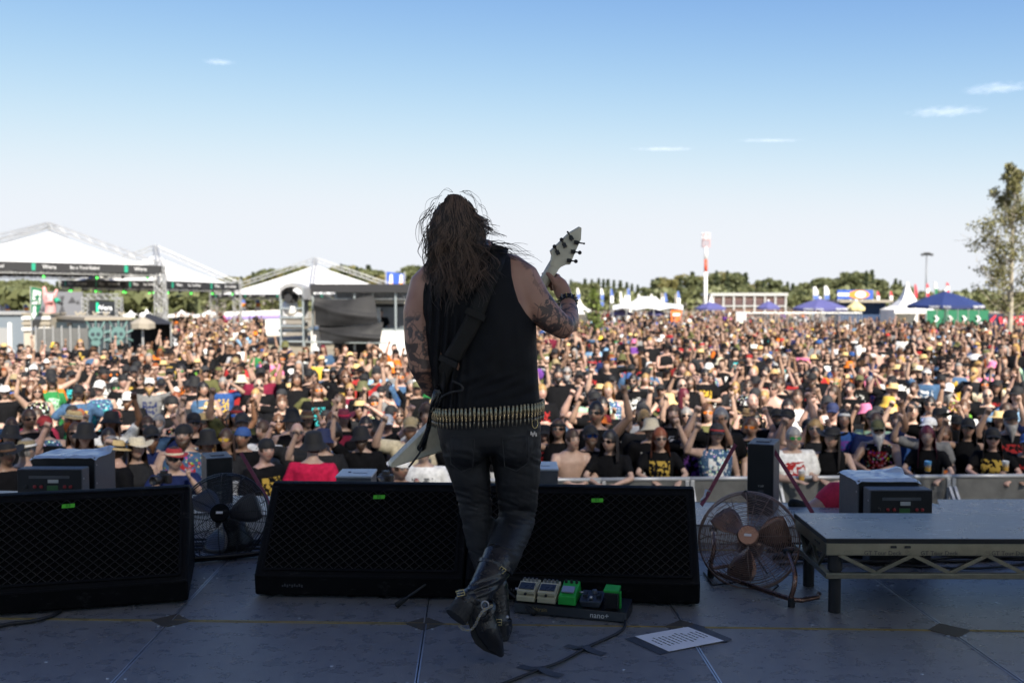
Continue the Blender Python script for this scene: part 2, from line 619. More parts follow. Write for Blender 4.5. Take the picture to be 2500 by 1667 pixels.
# ================================================================== FANS
def fan(name, label, centre, n, foot_a, foot_b, wire_m, tube_m, R=.235, stand_r=.011):
    root = thing(name, label, 'fan', ((foot_a.x + foot_b.x) / 2, (foot_a.y + foot_b.y) / 2, 0), 0, 'floor fans')
    n = Vector(n).normalized()
    x = Vector((0, 0, 1)).cross(n)
    x.normalize()
    y = n.cross(x)
    c = Vector(centre)
    def P(r, a, h):
        return c + (x * math.cos(a) + y * math.sin(a)) * r + n * h
    def ring(mb, r, h, tr, seg=44, ns=4):
        mb.tube([P(r, 2 * math.pi * k / seg, h) for k in range(seg)], tr, ns, closed=True)
    dep = .085
    for side, nm in ((1, 'front_guard'), (-1, 'rear_guard')):
        mb = MB()
        nr = 21 if side == 1 else 10
        for k in range(nr + 1):
            f = k / nr
            r = .05 + (R - .05) * f
            h = side * dep * math.sqrt(max(0, 1 - (max(0, f - .35) / .65) ** 2 * .96))
            if side == -1:
                h = -dep * .9 * math.sqrt(max(0, 1 - f ** 2 * .96))
            ring(mb, r, h, .0014 if k < nr else .0042)
        for k in range(12):
            a = 2 * math.pi * k / 12
            pts = []
            for q in range(9):
                f = q / 8
                r = .045 + (R - .045) * f
                h = side * (dep - .002) * math.sqrt(max(0, 1 - (max(0, f - .35) / .65) ** 2 * .96))
                if side == -1:
                    h = -(dep * .9 - .002) * math.sqrt(max(0, 1 - f ** 2 * .96))
                pts.append(P(r, a + .10 * f * side, h))
            mb.tube(pts, .0021, 4)
        at_root(mb, root).build(nm, wire_m, root, smooth=True)
    Mh = Matrix((x, y, n)).transposed().to_4x4()
    Mh.translation = c + n * dep
    mb = MB().lathe([(.0, .006), (.044, .006), (.05, .002), (.052, -.006)], 24, Mh)
    hub = at_root(mb, root).build('hub_cap', M_cab if name == 'pedestal_fan' else tube_m, root, smooth=False)
    mb = MB().prism([c + n * (dep + .0065) + x * sx * .017 + y * sy * .006 for sx, sy in ((-1, -1), (1, -1), (1, 1), (-1, 1))], n * .0006)
    at_root(mb, root).build('badge', mat('badge_silver', (.6, .6, .62), .4, .2), hub)
    # blades
    for k in range(3):
        a0 = 2 * math.pi * k / 3 + .35
        mb = MB()
        rows = []
        for q in range(7):
            f = q / 6
            r = .03 + (R * .84 - .03) * f
            half = .16 + .34 * math.sin(math.pi * min(1, f * .72 + .12))
            row = []
            for s in range(7):
                g = s / 6 * 2 - 1
                row.append(P(r, a0 + half * g, -.005 + .032 * g))
            rows.append(row)
        verts = [p for row in rows for p in row]
        faces = [(i * 7 + j, i * 7 + j + 1, (i + 1) * 7 + j + 1, (i + 1) * 7 + j) for i in range(6) for j in range(6)]
        mb.add(verts, faces)
        o = at_root(mb, root).build('blade', tube_m if name != 'pedestal_fan' else mat('fan_blade_dark', (.10, .10, .11), .3, .6), root, smooth=True)
        so = o.modifiers.new('solid', 'SOLIDIFY')
        so.thickness = .002
    Mm = Mh.copy()
    Mm.translation = c - n * .16
    mb = MB().lathe([(.0, -.02), (.04, -.02), (.062, .0), (.065, .07), (.05, .10), (.02, .13), (.02, .16)], 20, Mm)
    at_root(mb, root).build('motor', tube_m, root, smooth=True)
    # stand: floor bar with bent-back feet and two uprights to the guard
    along = (foot_b - foot_a).normalized()
    backv = Vector((-along.y, along.x, 0))
    if backv.y < 0:
        backv = -backv
    r = stand_r
    mb = MB()
    za = Vector((0, 0, r + .02))
    side_a = c - along * (R + .018)
    side_b = c + along * (R + .018)
    pts = [side_a, foot_a + backv * .02 + Vector((0, 0, .14)), foot_a + Vector((0, 0, .05)), foot_a + za + along * .05, foot_b + za - along * .05, foot_b + Vector((0, 0, .05)), foot_b + backv * .02 + Vector((0, 0, .14)), side_b]
    sm = []
    for i in range(len(pts) - 1):
        for q in range(4):
            f = q / 4
            p0, p1, p2, p3 = pts[max(i - 1, 0)], pts[i], pts[i + 1], pts[min(i + 2, len(pts) - 1)]
            sm.append(.5 * ((2 * p1) + (p2 - p0) * f + (2 * p0 - 5 * p1 + 4 * p2 - p3) * f * f + (3 * p1 - p0 - 3 * p2 + p3) * f ** 3))
    sm.append(pts[-1])
    mb.tube(sm, r, 10)
    at_root(mb, root).build('stand_tube', tube_m, root, smooth=True)
    for ft, s in ((foot_a, -1), (foot_b, 1)):
        mb = MB().tube([ft + za + along * s * .0, ft + za + along * s * .03 + backv * .03, ft + za + along * s * .03 + backv * .13, ft + za + backv * .17], r, 8)
        at_root(mb, root).build('foot', tube_m, root, smooth=True)
        mb = MB().lathe([(.016, 0), (.016, .034), (.012, .04)], 10, Matrix.Translation(ft))
        at_root(mb, root).build('rubber_cap', M_rubber, root)
        mb = MB().tube([c + along * s * (R + .002), c + along * s * (R + .035)], .014, 10)
        at_root(mb, root).build('tilt_knob', M_rubber, root, smooth=True)
    return root, c, n, x, y

M_copper = mat('copper_metal', (.24, .14, .105), .28, .9, var=.15, vscale=20)
M_copper_wire = mat('copper_wire', (.24, .16, .13), .35, .7)
M_fanblack = mat('fan_black', (.016, .016, .018), .32, .5)
fr = fan('floor_fan', 'copper floor fan beside the low aluminium platform', W(1828, 1318, 4.72) , (-.26, -.84, .48),
         G(1735, 1408), G(1932, 1480), M_copper_wire, M_copper)
# handle and cable of the copper fan
rt, c, n, x, y = fr
mb = MB().tube([c + Vector((.045, .07, .16)), c + Vector((-.005, .10, .212))], .017, 12)
at_root(mb, rt).build('carry_handle', M_rubber, rt, smooth=True)
mb = MB().tube([c - n * .14, c - n * .15 + Vector((.1, 0, -.15)), G(1900, 1440) + Vector((0, 0, .02)), G(1885, 1445) + Vector((0, 0, .006)), G(1800, 1425) + Vector((0, 0, .01)), G(1740, 1432) + Vector((0, 0, .008)), G(1718, 1400) + Vector((0, 0, .006))], .004, 6)
at_root(mb, rt).build('power_cord', M_rubber, rt, smooth=True)
fl = fan('pedestal_fan', 'black floor fan between two black floor monitors', W(545, 1262, 5.22), (.04, -.87, .46),
         G(455, 1378), G(652, 1362), M_fanblack, M_fanblack)
rt, c, n, x, y = fl
mb = MB().lathe([(.12, 0), (.115, .03), (.085, .10), (.055, .2)], 24, Matrix.Translation((c.x + .005, c.y + .14, .01)))
at_root(mb, rt).build('pedestal_cone', M_fanblack, rt, smooth=True)

# ================================================================== LOW PLATFORM (right)
M_alu_dull = mat('platform_aluminium', (.26, .25, .19), .38, .9, var=.2, vscale=9, scuff=(.14, .13, .1), scuff_scale=12)
M_ply = mat('platform_board', (.12, .125, .13), .30, spec=.8, var=.5, vscale=9, bump=.4, bscale=120, scuff=(.50, .52, .55), scuff_scale=9)  # scuff contrast raised so the pale marks also carry the board's sheen
pf = thing('stage_platform', 'low aluminium stage platform with scuffed board top and black legs', 'platform', (1.34, 4.20, 0), math.radians(-.6))
Wp, Dp, Zt, Zb = 2.0, .5, .333, .158
MB().box((Wp / 2, Dp / 2, Zt - .011), (Wp, Dp, .022)).build('board', M_ply, pf, bevel=.002)
MB().box((Wp / 2, -.0012, Zt - .0115), (Wp, .003, .019)).build('board_edge', M_rubber, pf)
MB().box((-.0012, Dp / 2, Zt - .0115), (.003, Dp, .019)).build('board_edge', M_rubber, pf)
def chord(a, b, w, h, nm='chord'):
    return MB().beam(a, b, w, h).build(nm, M_alu_dull, pf, bevel=.002)
for yy in (.014, Dp - .014):
    chord((0, yy, Zt - .022 - .026), (Wp, yy, Zt - .022 - .026), .026, .052, 'top_rail')
    chord((0, yy, Zb + .012), (Wp, yy, Zb + .012), .026, .024, 'bottom_rail')
    xs = np.linspace(.06, Wp - .06, 13)
    for i in range(12):
        za, zb = (Zt - .074, Zb + .024) if i % 2 == 0 else (Zb + .024, Zt - .074)
        MB().beam((xs[i], yy, za), (xs[i + 1], yy, zb), .012, .016).build('diagonal', M_alu_dull, pf)
for xx in (.0135, Wp - .0135):
    chord((xx, .028, Zt - .048), (xx, Dp - .028, Zt - .048), .025, .052, 'top_rail')
    chord((xx, .028, Zb + .012), (xx, Dp - .028, Zb + .012), .025, .024, 'bottom_rail')
    ys = np.linspace(.06, Dp - .06, 5)
    for i in range(4):
        za, zb = (Zt - .074, Zb + .024) if i % 2 == 0 else (Zb + .024, Zt - .074)
        MB().beam((xx, ys[i], za), (xx, ys[i + 1], zb), .012, .016).build('diagonal', M_alu_dull, pf)
for xx in (.055, Wp - .055):
    for yy in (.055, Dp - .055):
        MB().lathe([(.026, 0), (.026, Zt - .03)], 20, Matrix.Translation((xx, yy, 0))).build('leg', M_black, pf, smooth=False)
        MB().lathe([(.031, Zb + .026), (.031, Zt - .03)], 20, Matrix.Translation((xx, yy, 0))).build('leg_socket', M_black, pf)
M_print = mat('faded_print', (.05, .05, .05), .6)
for k, tx in enumerate((.16, .40, .70, .98, 1.26, 1.55)):
    text('lettering', 'GT Tour Deck', .026, plane_mat((tx, -.0003, Zt - .063), (1, 0, 0), (0, 0, 1)), M_print, pf, .0004, 'LEFT')
for tx in (.285, .345):
    MB().tube([(tx - .012, -.0005, Zt - .037), (tx + .012, -.0005, Zt - .037)], .005, 8).build('rail_slot', M_black, pf)
for ty in (.10, .13, .16):
    MB().box((-.0006, ty, Zt - .045), (.003, .016, .008)).build('rail_slot', M_black, pf)

# ================================================================== CABINETS AND SPEAKERS ON THE APRON SIDE
M_hammer = mat('cabinet_side', (.075, .078, .085), .5, var=.2, vscale=14, bump=.3, bscale=300)  # sides paled: skylit grey of the speaker sides put into the colour
M_panel = mat('rear_panel', (.007, .007, .008), .45, var=.2, vscale=10)
M_red = mat('connector_red', (.25, .02, .02), .5)
M_label = mat('label_white', (.42, .42, .40), .6)
M_brassplug = mat('plug_brass', (.45, .35, .08), .3, .8)
M_foil = mat('foil_cover', (.55, .60, .64), .32, .15, var=.12, vscale=4, bump=.5, bscale=14)
M_grn = mat('display_green', (.03, .10, .03), .4)

def amp_box(name, label, c, size, panel, foil, side):
    """powered cabinet; c: bottom centre, its connector panel faces the performer"""
    t = thing(name, label, 'speaker', c, 0, 'powered cabinets at the stage front')
    w, d, h = size
    MB().box((0, 0, h / 2), (w, d, h)).build('cabinet', M_hammer, t, bevel=.006)
    MB().box((0, -d / 2 - .0005, h / 2), (w - .008, .006, h - .008)).build('rear_panel', M_panel, t, bevel=.002)
    yf = -d / 2 - .0045
    if panel:
        for px, pz, r, mm in ((-.22, .74, .026, M_red), (-.12, .74, .026, M_red), (.24, .74, .026, M_red), (.33, .74, .026, M_red), (-.36, .74, .03, M_panel)):
            Mx = Matrix.Translation((px * w, yf, pz * h)) @ Matrix.Rotation(math.pi / 2, 4, 'X')
            MB().lathe([(r * w, 0), (r * w, .006), (r * w * .6, .008)], 12, Mx).build('connector', mm, t)
        for px, pz, sw, sh, mm in ((.0, .88, .62, .04, M_hammer), (.06, .82, .16, .05, M_label), (-.36, .62, .09, .035, M_label), (.34, .62, .08, .03, M_label),
                                   (.05, .72, .17, .07, M_grn), (.06, .63, .08, .09, M_label) if side > 0 else (.22, .60, .15, .05, M_brassplug)):
            MB().box((px * w, yf, pz * h), (sw * w, .003, sh * h)).build('label_plate', mm, t)
        for q in range(5):
            MB().box(((.08 + q * .09) * w, yf - .002, .34 * h), (.012, .006, .012)).build('socket', M_brassplug if q % 2 else M_steel, t)
        pts = [(.3 * w, yf - .005, .66 * h), (.36 * w, yf - .03, .5 * h), (.3 * w, yf - .03, .3 * h), (.33 * w, yf - .02, .1 * h), (.3 * w, yf - .02, .02)]
        MB().tube(pts, .005, 6).build('signal_cable', M_rubber, t, smooth=True)
    for sx in (-1, 1):
        for q in range(3):
            MB().lathe([(.005, 0), (.005, .002)], 8, Matrix.Translation((sx * (w / 2 + .0005), -d / 2 + .02, h * (.15 + .35 * q))) @ Matrix.Rotation(sx * math.pi / 2, 4, 'Y')).build('bolt', M_steel, t)
    if foil:
        # crumpled sheet laid over the top, corners hanging a little
        nx, ny = 15, 11
        verts, faces = [], []
        for j in range(ny):
            for i in range(nx):
                u, v = i / (nx - 1) - .5, j / (ny - 1) - .5
                X, Y = u * w * 1.05, v * d * 1.06
                zz = h + .006 + .012 * abs(noise.noise(Vector((u * 6, v * 6, side * 3.0))))
                if abs(u) > .46:
                    zz -= .012
                if abs(v) > .46:
                    zz -= .01
                if u > .2 and v > .3:
                    zz += .03 * (u - .2) * 3
                verts.append((X, Y, zz))
        for j in range(ny - 1):
            for i in range(nx - 1):
                faces.append((j * nx + i, j * nx + i + 1, (j + 1) * nx + i + 1, (j + 1) * nx + i))
        o = MB().add(verts, faces).build('foil_sheet', M_foil, t, smooth=False)
        so = o.modifiers.new('solid', 'SOLIDIFY')
        so.thickness = .002
    return t

def base_on(u0, u1, d):
    return Vector(((u0 + u1) / 2 - 1250, 0, 0)) * d / F + Vector((0, d, 0))

GR = 'powered cabinets at the stage front'
p = base_on(2102, 2251, 5.14)
amp_box('bass_cabinet', 'dark grey cabinet under a pale foil sheet, behind the scuffed low platform', (p.x, 5.14 + .15, 0), (.318, .30, .405), False, True, 1)
p = base_on(2131.6, 2285, 5.0)
amp_box('amplifier_box', 'black amplifier box with red connectors behind the scuffed low platform', (p.x, 5.0 + .05, 0), (.318, .10, .385), True, False, 1)
p = base_on(68, 223, 5.80)
amp_box('bass_cabinet', 'dark grey cabinet under a pale foil sheet, behind the monitor marked 03', (p.x, 5.80 + .16, .108), (.372, .30, .31), False, True, -1)
p = base_on(31, 190, 5.6)
amp_box('amplifier_box', 'black amplifier box with brass plugs behind the monitor marked 03', (p.x, 5.6 + .06, 0), (.37, .10, .385), True, False, -1)

def fill_speaker(label, u_edge, v_top, d, yaw, ww, dd, h, txt):
    c = W(u_edge, v_top, d)
    t = thing('front_fill_speaker', label, 'speaker', (c.x, d, c.z - h), yaw, 'front fill speakers')
    # local origin: bottom of the vertical edge between rear face and side face
    sx = -1 if yaw > 0 else 1
    MB().box((sx * ww / 2, dd / 2, h / 2), (ww, dd, h)).build('cabinet', M_hammer, t, bevel=.005)
    MB().box((sx * ww / 2, -.001, h / 2), (ww - .006, .006, h - .006)).build('rear_face', M_panel, t, bevel=.002)
    text('lettering', txt, .016, plane_mat((sx * ww * .52, -.0045, h * .42), (1, 0, 0), (0, 0, 1)), M_label, t, .0004)
    MB().box((sx * ww * .52, -.0045, h * .34), (.03, .002, .02)).build('label_plate', M_faint, t)
    MB().box((sx * ww * .5, dd * .5, h + .002), (ww * .5, dd * .35, .006)).build('fly_plate', M_hammer, t)
    return t
fsl = fill_speaker('upright grey speaker beside the black fan, marked V10P', 568, 1115, 6.02, math.radians(24), .155, .25, .365, 'V10P')
fsr = fill_speaker('upright grey speaker beside the copper fan, blank rear face', 1825, 1082, 5.72, math.radians(-22), .15, .26, .418, 'V10P')

M_strap = mat('red_strap', (.16, .025, .045), .6, var=.15, vscale=40)
def strap(label, pts, w=.022):
    root = thing('tie_down_strap', label, 'strap', pts[-1], 0, 'tie-down straps')
    mb = MB()
    for a, b in zip(pts[:-1], pts[1:]):
        mb.beam(a, b, w, .003, up=(0, -1, .2))
    at_root(mb, root).build('webbing', M_strap, root)
    return root
s = strap('red strap from the speaker marked V10P down to the apron', [W(588, 1105, 6.1), W(648, 1209, 5.9), W(668, 1262, 5.75)])
s = strap('red strap with steel hook beside the copper fan', [W(1796, 1084, 5.85), W(1727, 1209, 5.6), W(1712, 1233, 5.5)])
hk = MB().tube([W(1733, 1200, 5.58), W(1724, 1196, 5.57), W(1720, 1212, 5.55), W(1711, 1222, 5.53)], .006, 8)
at_root(hk, s).build('hook', M_steel, s, smooth=True)
s = strap('dark red strap slanting from the grey speaker to the platform', [W(1886, 1094, 5.72), W(1940, 1180, 5.5), W(1984, 1252, 5.35)])

# pale case lids on the apron between the monitors and the pit
M_lid = mat('pale_lid', (.42, .46, .50), .4, .1, var=.12, vscale=12)
def lid_box(label, c, size):
    t = thing('power_box', label, 'box', c, 0, 'boxes with pale lids')
    w, d, h = size
    MB().box((0, 0, (h - .016) / 2), (w, d, h - .016)).build('case', M_hammer, t, bevel=.004)
    MB().box((0, 0, h - .008), (w + .01, d + .01, .014)).build('lid', M_lid, t, bevel=.006)
    MB().lathe([(.01, 0), (.01, .002)], 10, Matrix.Translation((-w * .2, 0, h))).build('lid_lock', M_rubber, t)
    MB().box((w * .12, 0, h + .001), (w * .4, d * .25, .003)).build('lid_handle', M_lid, t, bevel=.001)
    return t
c = W(861, 1163, 5.75)
lid_box('small box with pale lid on the apron beside the red shirted guard', (c.x, 5.9, .108), (.205, .24, c.z - .108))
c = W(1325, 1140, 5.75)
lid_box('small dark box with pale lid beside the guitarist leg', (c.x - .03, 5.9, .108), (.24, .26, c.z - .12))
# ================================================================== PEDALBOARD, SET LIST, CABLES, MICROPHONE STAND
M_cream = mat('cream_enamel', (.58, .52, .34), .35, .1, var=.08, vscale=20)
M_green = mat('green_enamel', (.03, .42, .06), .35, .1, var=.08, vscale=20)
M_dk = mat('dark_enamel', (.03, .035, .045), .3, .2, var=.2, vscale=20)
M_white_print = mat('white_print', (.55, .55, .53), .6)
pa, pb = G(1254, 1496), G(1529, 1522)        # front bottom edge of the board
pd = (pb - pa).normalized()
prz = math.atan2(pd.y, pd.x)
pw = (pb - pa).length
board = thing('pedalboard', 'black pedalboard lettered nano in front of the monitor marked 01', 'pedalboard', pa, prz)
MB().add([(0, 0, .004), (pw, 0, .004), (pw, .15, .004), (0, .15, .004), (0, .012, .042), (pw, .012, .042), (pw, .15, .062), (0, .15, .062)],
         [(0, 3, 2, 1), (4, 5, 6, 7), (0, 1, 5, 4), (1, 2, 6, 5), (2, 3, 7, 6), (3, 0, 4, 7)]).build('board', M_panel, board, bevel=.003)
text('lettering', 'nano+', .032, plane_mat((pw - .115, -.0002 + .004, .022), (1, 0, 0), (0, .3, 1)), M_white_print, board, .0006)
text('lettering', 'Pedaltrain', .024, plane_mat((.10, .004, .025), (1, 0, 0), (0, .3, 1)), mat('gold_print', (.22, .16, .05), .5), board, .0006)
Rt = Matrix.Rotation(math.radians(8), 4, 'X')
def pedal(label, x, w, d, h, m, style):
    t = thing('effects_pedal', label, 'pedal', board.matrix_world @ Vector((0, 0, 0)), 0, 'effects pedals on the board')
    M = Matrix.Translation(pa) @ Matrix.Rotation(prz, 4, 'Z') @ Matrix.Translation((x, .022, .048)) @ Rt
    t.matrix_world = M
    if style == 'stomp':
        # lower body and hinged treadle
        MB().add([(0, 0, 0), (w, 0, 0), (w, d, 0), (0, d, 0), (0, 0, h * .42), (w, 0, h * .42), (w, d, h * .95), (0, d, h * .95)],
                 [(0, 3, 2, 1), (4, 5, 6, 7), (0, 1, 5, 4), (1, 2, 6, 5), (2, 3, 7, 6), (3, 0, 4, 7)]).build('body', m, t, bevel=.003)
        zt = lambda y: h * .42 + (h * .53) * y / d
        MB().add([(.002, .004, h * .56), (w - .002, .004, h * .56), (w - .002, d * .62, zt(d * .62) + h * .16), (.002, d * .62, zt(d * .62) + h * .16),
                  (.002, .004, h * .80), (w - .002, .004, h * .80), (w - .002, d * .62, zt(d * .62) + h * .34), (.002, d * .62, zt(d * .62) + h * .34)],
                 [(0, 3, 2, 1), (4, 5, 6, 7), (0, 1, 5, 4), (1, 2, 6, 5), (2, 3, 7, 6), (3, 0, 4, 7)]).build('treadle', m, t, bevel=.002)
        n = Vector((0, -(h * .34 - h * .24 + h * .53 * .62), d * .62)).normalized()
        a, b = Vector((.008, .016, h * .80 + .004)), Vector((.008, d * .52, zt(d * .52) + h * .335))
        MB().prism([a, a + Vector((w - .016, 0, 0)), b + Vector((w - .016, 0, 0)), b], n * .003).build('rubber_pad', M_dk, t)
        MB().lathe([(.006, 0), (.006, .006), (.003, .008)], 10, Matrix.Translation((w * .5, .003, h * .62)) @ Matrix.Rotation(math.pi / 2, 4, 'X')).build('thumb_screw', M_rubber, t)
        for q in range(4):
            MB().lathe([(.006, 0), (.005, .014)], 8, Matrix.Translation((w * (.16 + .22 * q), d * .86, h * .9))).build('control_knob', M_steel if style != 'box' else M_rubber, t)
        for sx in (-.006, w + .006):
            MB().tube([(sx, d * .6, h * .4), (sx + (.018 if sx > 0 else -.018), d * .6, h * .4)], .006, 8).build('jack_plug', M_steel, t, smooth=True)
    elif style == 'wedge':
        MB().add([(0, 0, 0), (w, 0, 0), (w, d, 0), (0, d, 0), (.003, .004, h * .62), (w - .003, .004, h * .62), (w - .003, d, h), (.003, d, h)],
                 [(0, 3, 2, 1), (4, 5, 6, 7), (0, 1, 5, 4), (1, 2, 6, 5), (2, 3, 7, 6), (3, 0, 4, 7)]).build('body', m, t, bevel=.004)
        a, b = Vector((.012, .02, h * .62 + .007)), Vector((.012, d * .5, h * .62 + h * .38 * .5 + .006))
        MB().prism([a, a + Vector((w - .024, 0, 0)), b + Vector((w - .024, 0, 0)), b], (0, -.003, .008)).build('foot_plate', mat('lilac_plate', (.35, .36, .45), .3, .4), t, bevel=.002)
        for q in range(3):
            MB().lathe([(.007, 0), (.006, .014)], 8, Matrix.Translation((w * (.2 + .3 * q), d * .85, h * .93))).build('control_knob', M_rubber, t)
        MB().tube([(w, d * .6, h * .5), (w + .02, d * .6, h * .5)], .006, 8).build('jack_plug', M_steel, t, smooth=True)
    elif style == 'switch':
        MB().add([(.012, 0, 0), (w - .012, 0, 0), (w, d, 0), (0, d, 0), (.0, 0.002, h * .55), (w, 0.002, h * .55), (w, d, h * .85), (0, d, h * .85)],
                 [(0, 3, 2, 1), (4, 5, 6, 7), (0, 1, 5, 4), (1, 2, 6, 5), (2, 3, 7, 6), (3, 0, 4, 7)]).build('body', m, t, bevel=.003)
        MB().lathe([(.008, 0), (.008, .01), (.006, .016), (0, .018)], 12, Matrix.Translation((w * .5, .02, h * .58))).build('foot_switch', M_steel, t, smooth=True)
        for q in (.2, .8):
            MB().box((w * q, d * .5, h * .78), (.02, .03, .02)).build('toggle_block', M_dk, t, bevel=.003)
        MB().lathe([(.012, 0), (.01, .012)], 12, Matrix.Translation((w * .55, d * .8, h * .8))).build('control_knob', M_steel, t)
    else:
        MB().box((w / 2, d / 2, h / 2), (w, d, h)).build('body', M_panel, t, bevel=.004)
        MB().box((w / 2, d * .42, h + .006), (w + .004, d * .8, .012)).build('top_cover', m, t, bevel=.002)
        MB().box((w + .003, d * .45, h * .35), (.006, d * .3, h * 1.15)).build('side_strip', m, t, bevel=.001)
    return t
pedal('cream stomp pedal with dark pad at the end of the pedalboard', .006, .082, .115, .058, M_cream, 'stomp')
pedal('cream stomp pedal with silver knobs, next to the green pedal', .098, .082, .115, .058, M_cream, 'stomp')
pedal('green overdrive pedal with lilac foot plate', .19, .078, .118, .062, M_green, 'wedge')
pedal('black foot switch pedal with round steel button', .283, .098, .09, .045, M_dk, 'switch')
pedal('tall black pedal with bright green top and side', .392, .060, .075, .072, M_green, 'box')

def catmull(pts, n=8):
    pts = [Vector(p) for p in pts]
    out = []
    for i in range(len(pts) - 1):
        p0, p1, p2, p3 = pts[max(i - 1, 0)], pts[i], pts[i + 1], pts[min(i + 2, len(pts) - 1)]
        for q in range(n):
            f = q / n
            out.append(.5 * ((2 * p1) + (p2 - p0) * f + (2 * p0 - 5 * p1 + 4 * p2 - p3) * f * f + (3 * p1 - p0 - 3 * p2 + p3) * f ** 3))
    out.append(pts[-1])
    return out

M_cable = mat('cable_black', (.015, .015, .016), .55)
def cable(label, pts, r, group='cables on the stage'):
    mb = MB().tube(catmull(pts), r, 8)
    o = mb.build('cable', M_cable, smooth=True)
    return tag(o, label, 'cable', group)
U = lambda u, v, r: G(u, v) + Vector((0, 0, r))
cable('black instrument cable taped down from the pedalboard across the floor', [U(1521, 1508, .02), U(1526, 1530, .007), U(1505, 1550, .007), U(1440, 1580, .007), U(1370, 1619, .009), U(1315, 1640, .010), U(1240, 1668, .007), U(1150, 1700, .007), U(1050, 1740, .007)], .006)
cable('black cable curving out under the monitor marked 03', [U(-60, 1545, .009), U(20, 1528, .009), U(80, 1520, .009), U(125, 1508, .009), U(150, 1494, .009)], .008)
M_gaffer = mat('grey_gaffer_tape', (.05, .055, .065), .55, var=.15, vscale=30, bump=.2, bscale=200)
def tape(label, px, lift=.004):
    pts = [G(u, v, .003) + Vector((0, 0, .0004)) for u, v in px]
    n = 8
    verts, faces = [], []
    for i in range(n + 1):
        f = i / n
        b = lift * math.exp(-((f - .5) / .13) ** 2)
        verts.append(pts[0].lerp(pts[1], f) + Vector((0, 0, b)))
        verts.append(pts[3].lerp(pts[2], f) + Vector((0, 0, b)))
    for i in range(n):
        faces.append((2 * i, 2 * i + 2, 2 * i + 3, 2 * i + 1))
    o = MB().add(verts, faces).build('gaffer_tape', M_gaffer)
    so = o.modifiers.new('solid', 'SOLIDIFY')
    so.thickness = .0006
    return tag(o, label, 'tape', 'strips of tape on the floor')
tape('strip of grey tape holding the cable, close to the pedalboard', [(1374, 1578), (1470, 1599), (1483, 1592), (1388, 1571)][:4], .013)
tape('strip of grey tape holding the cable, farther from the pedalboard', [(1259, 1628), (1364, 1654), (1378, 1644), (1275, 1621)], .013)
tape('wide tape along the edge of the set list towards the pedalboard', [(1524, 1558), (1612, 1597), (1640, 1589), (1556, 1552)], .0)
tape('wide tape along the edge of the set list towards the platform', [(1680, 1529), (1768, 1566), (1788, 1559), (1697, 1522)], .0)

M_paper = mat('paper', (.78, .78, .80), .7, var=.05, vscale=8)
sl = [G(1550, 1553, .004), G(1633, 1590, .004), G(1767, 1564, .004), G(1679, 1530, .004)]
setlist = thing('set_list', 'white printed set list sheet taped to the stage floor', 'paper', sl[0])
mb = MB().prism([p + Vector((0, 0, .0012)) for p in sl], (0, 0, .0006))
at_root(mb, setlist).build('sheet', M_paper, setlist)
ex, ey = sl[2] - sl[1], sl[0] - sl[1]     # the lines run along the short side as seen
W_, H_ = ey.length, ex.length
for k in range(11):
    f = .92 - k * .082
    ln = [.34, .42, .30, .46, .56, .44, .38, .5, .46, .52, .3][k]
    # rows of short dark dashes: the print is too small to read
    mb = MB()
    s0 = .5 - ln / 2
    q = s0
    while q < s0 + ln:
        wlen = random.uniform(.05, .12)
        a = sl[1] + ex * f + ey * (1 - q) + Vector((0, 0, .0022))
        b = sl[1] + ex * f + ey * (1 - min(q + wlen, s0 + ln)) + Vector((0, 0, .0022))
        mb.beam(a, b, .006, .0004)
        q += wlen + .022
    at_root(mb, setlist).build('printed_line', M_ink, setlist)

# microphone stand, its pole hidden behind the guitarist
ms = G(1136, 1440)
mst = thing('microphone_stand', 'black tripod microphone stand behind the guitarist boots', 'stand', (ms.x, ms.y, 0))
MB().tube([(0, 0, .06), (0, 0, .78)], .010, 10).build('pole', M_black, mst, smooth=True)
MB().lathe([(.02, .10), (.026, .13), (.026, .2), (.014, .23)], 12).build('hub', M_black, mst, smooth=True)
for fpx in ((968, 1484), (1305, 1503), None):
    ft = G(*fpx) if fpx else Vector((ms.x + .05, ms.y + .16, 0))
    e = Vector((ft.x - ms.x, ft.y - ms.y, .013))
    s0 = Vector((0, 0, .16))
    leg = MB().tube([s0, s0.lerp(e, .9)], .0055, 8).build('leg', M_steel if False else M_black, mst, smooth=True)
    MB().tube([s0.lerp(e, .86), e], [.010, .014], 10).build('rubber_foot', M_rubber, leg, smooth=True)

# coils of cable lying behind the low platform and along the apron
for k in range(9):
    y0 = 4.98 + .045 * k
    pts = []
    for q in range(8):
        x = 1.35 + q * .32
        pts.append(Vector((x, y0 + .05 * math.sin(q * 1.7 + k * 2.1) + random.uniform(-.03, .03), .010 + .012 * (k % 3))))
    mb = MB().tube(catmull(pts, 5), .007 + .002 * (k % 2), 6)
    tag(mb.build('cable', M_cable, smooth=True), 'black cable in the tangle behind the low platform', 'cable', 'cable tangle behind the platform')
for k in range(4):
    y0 = 5.32 + .05 * k
    pts = [Vector((-2.3 + q * .3, y0 - .04 * q * .3 + .02 * math.sin(q * 2.2 + k), .012 + .006 * (k % 2))) for q in range(7)]
    mb = MB().tube(catmull(pts, 5), .008, 6)
    tag(mb.build('cable', M_cable, smooth=True), 'black cable lying along the apron behind the black fan', 'cable', 'cables along the apron')
# tube on the floor in front of the black fan
mb = MB().tube([U(430, 1379, .018), U(640, 1358, .018)], .014, 10)
tag(mb.build('floor_bar', M_black, smooth=True), 'black bar on the floor under the black fan', 'bar')

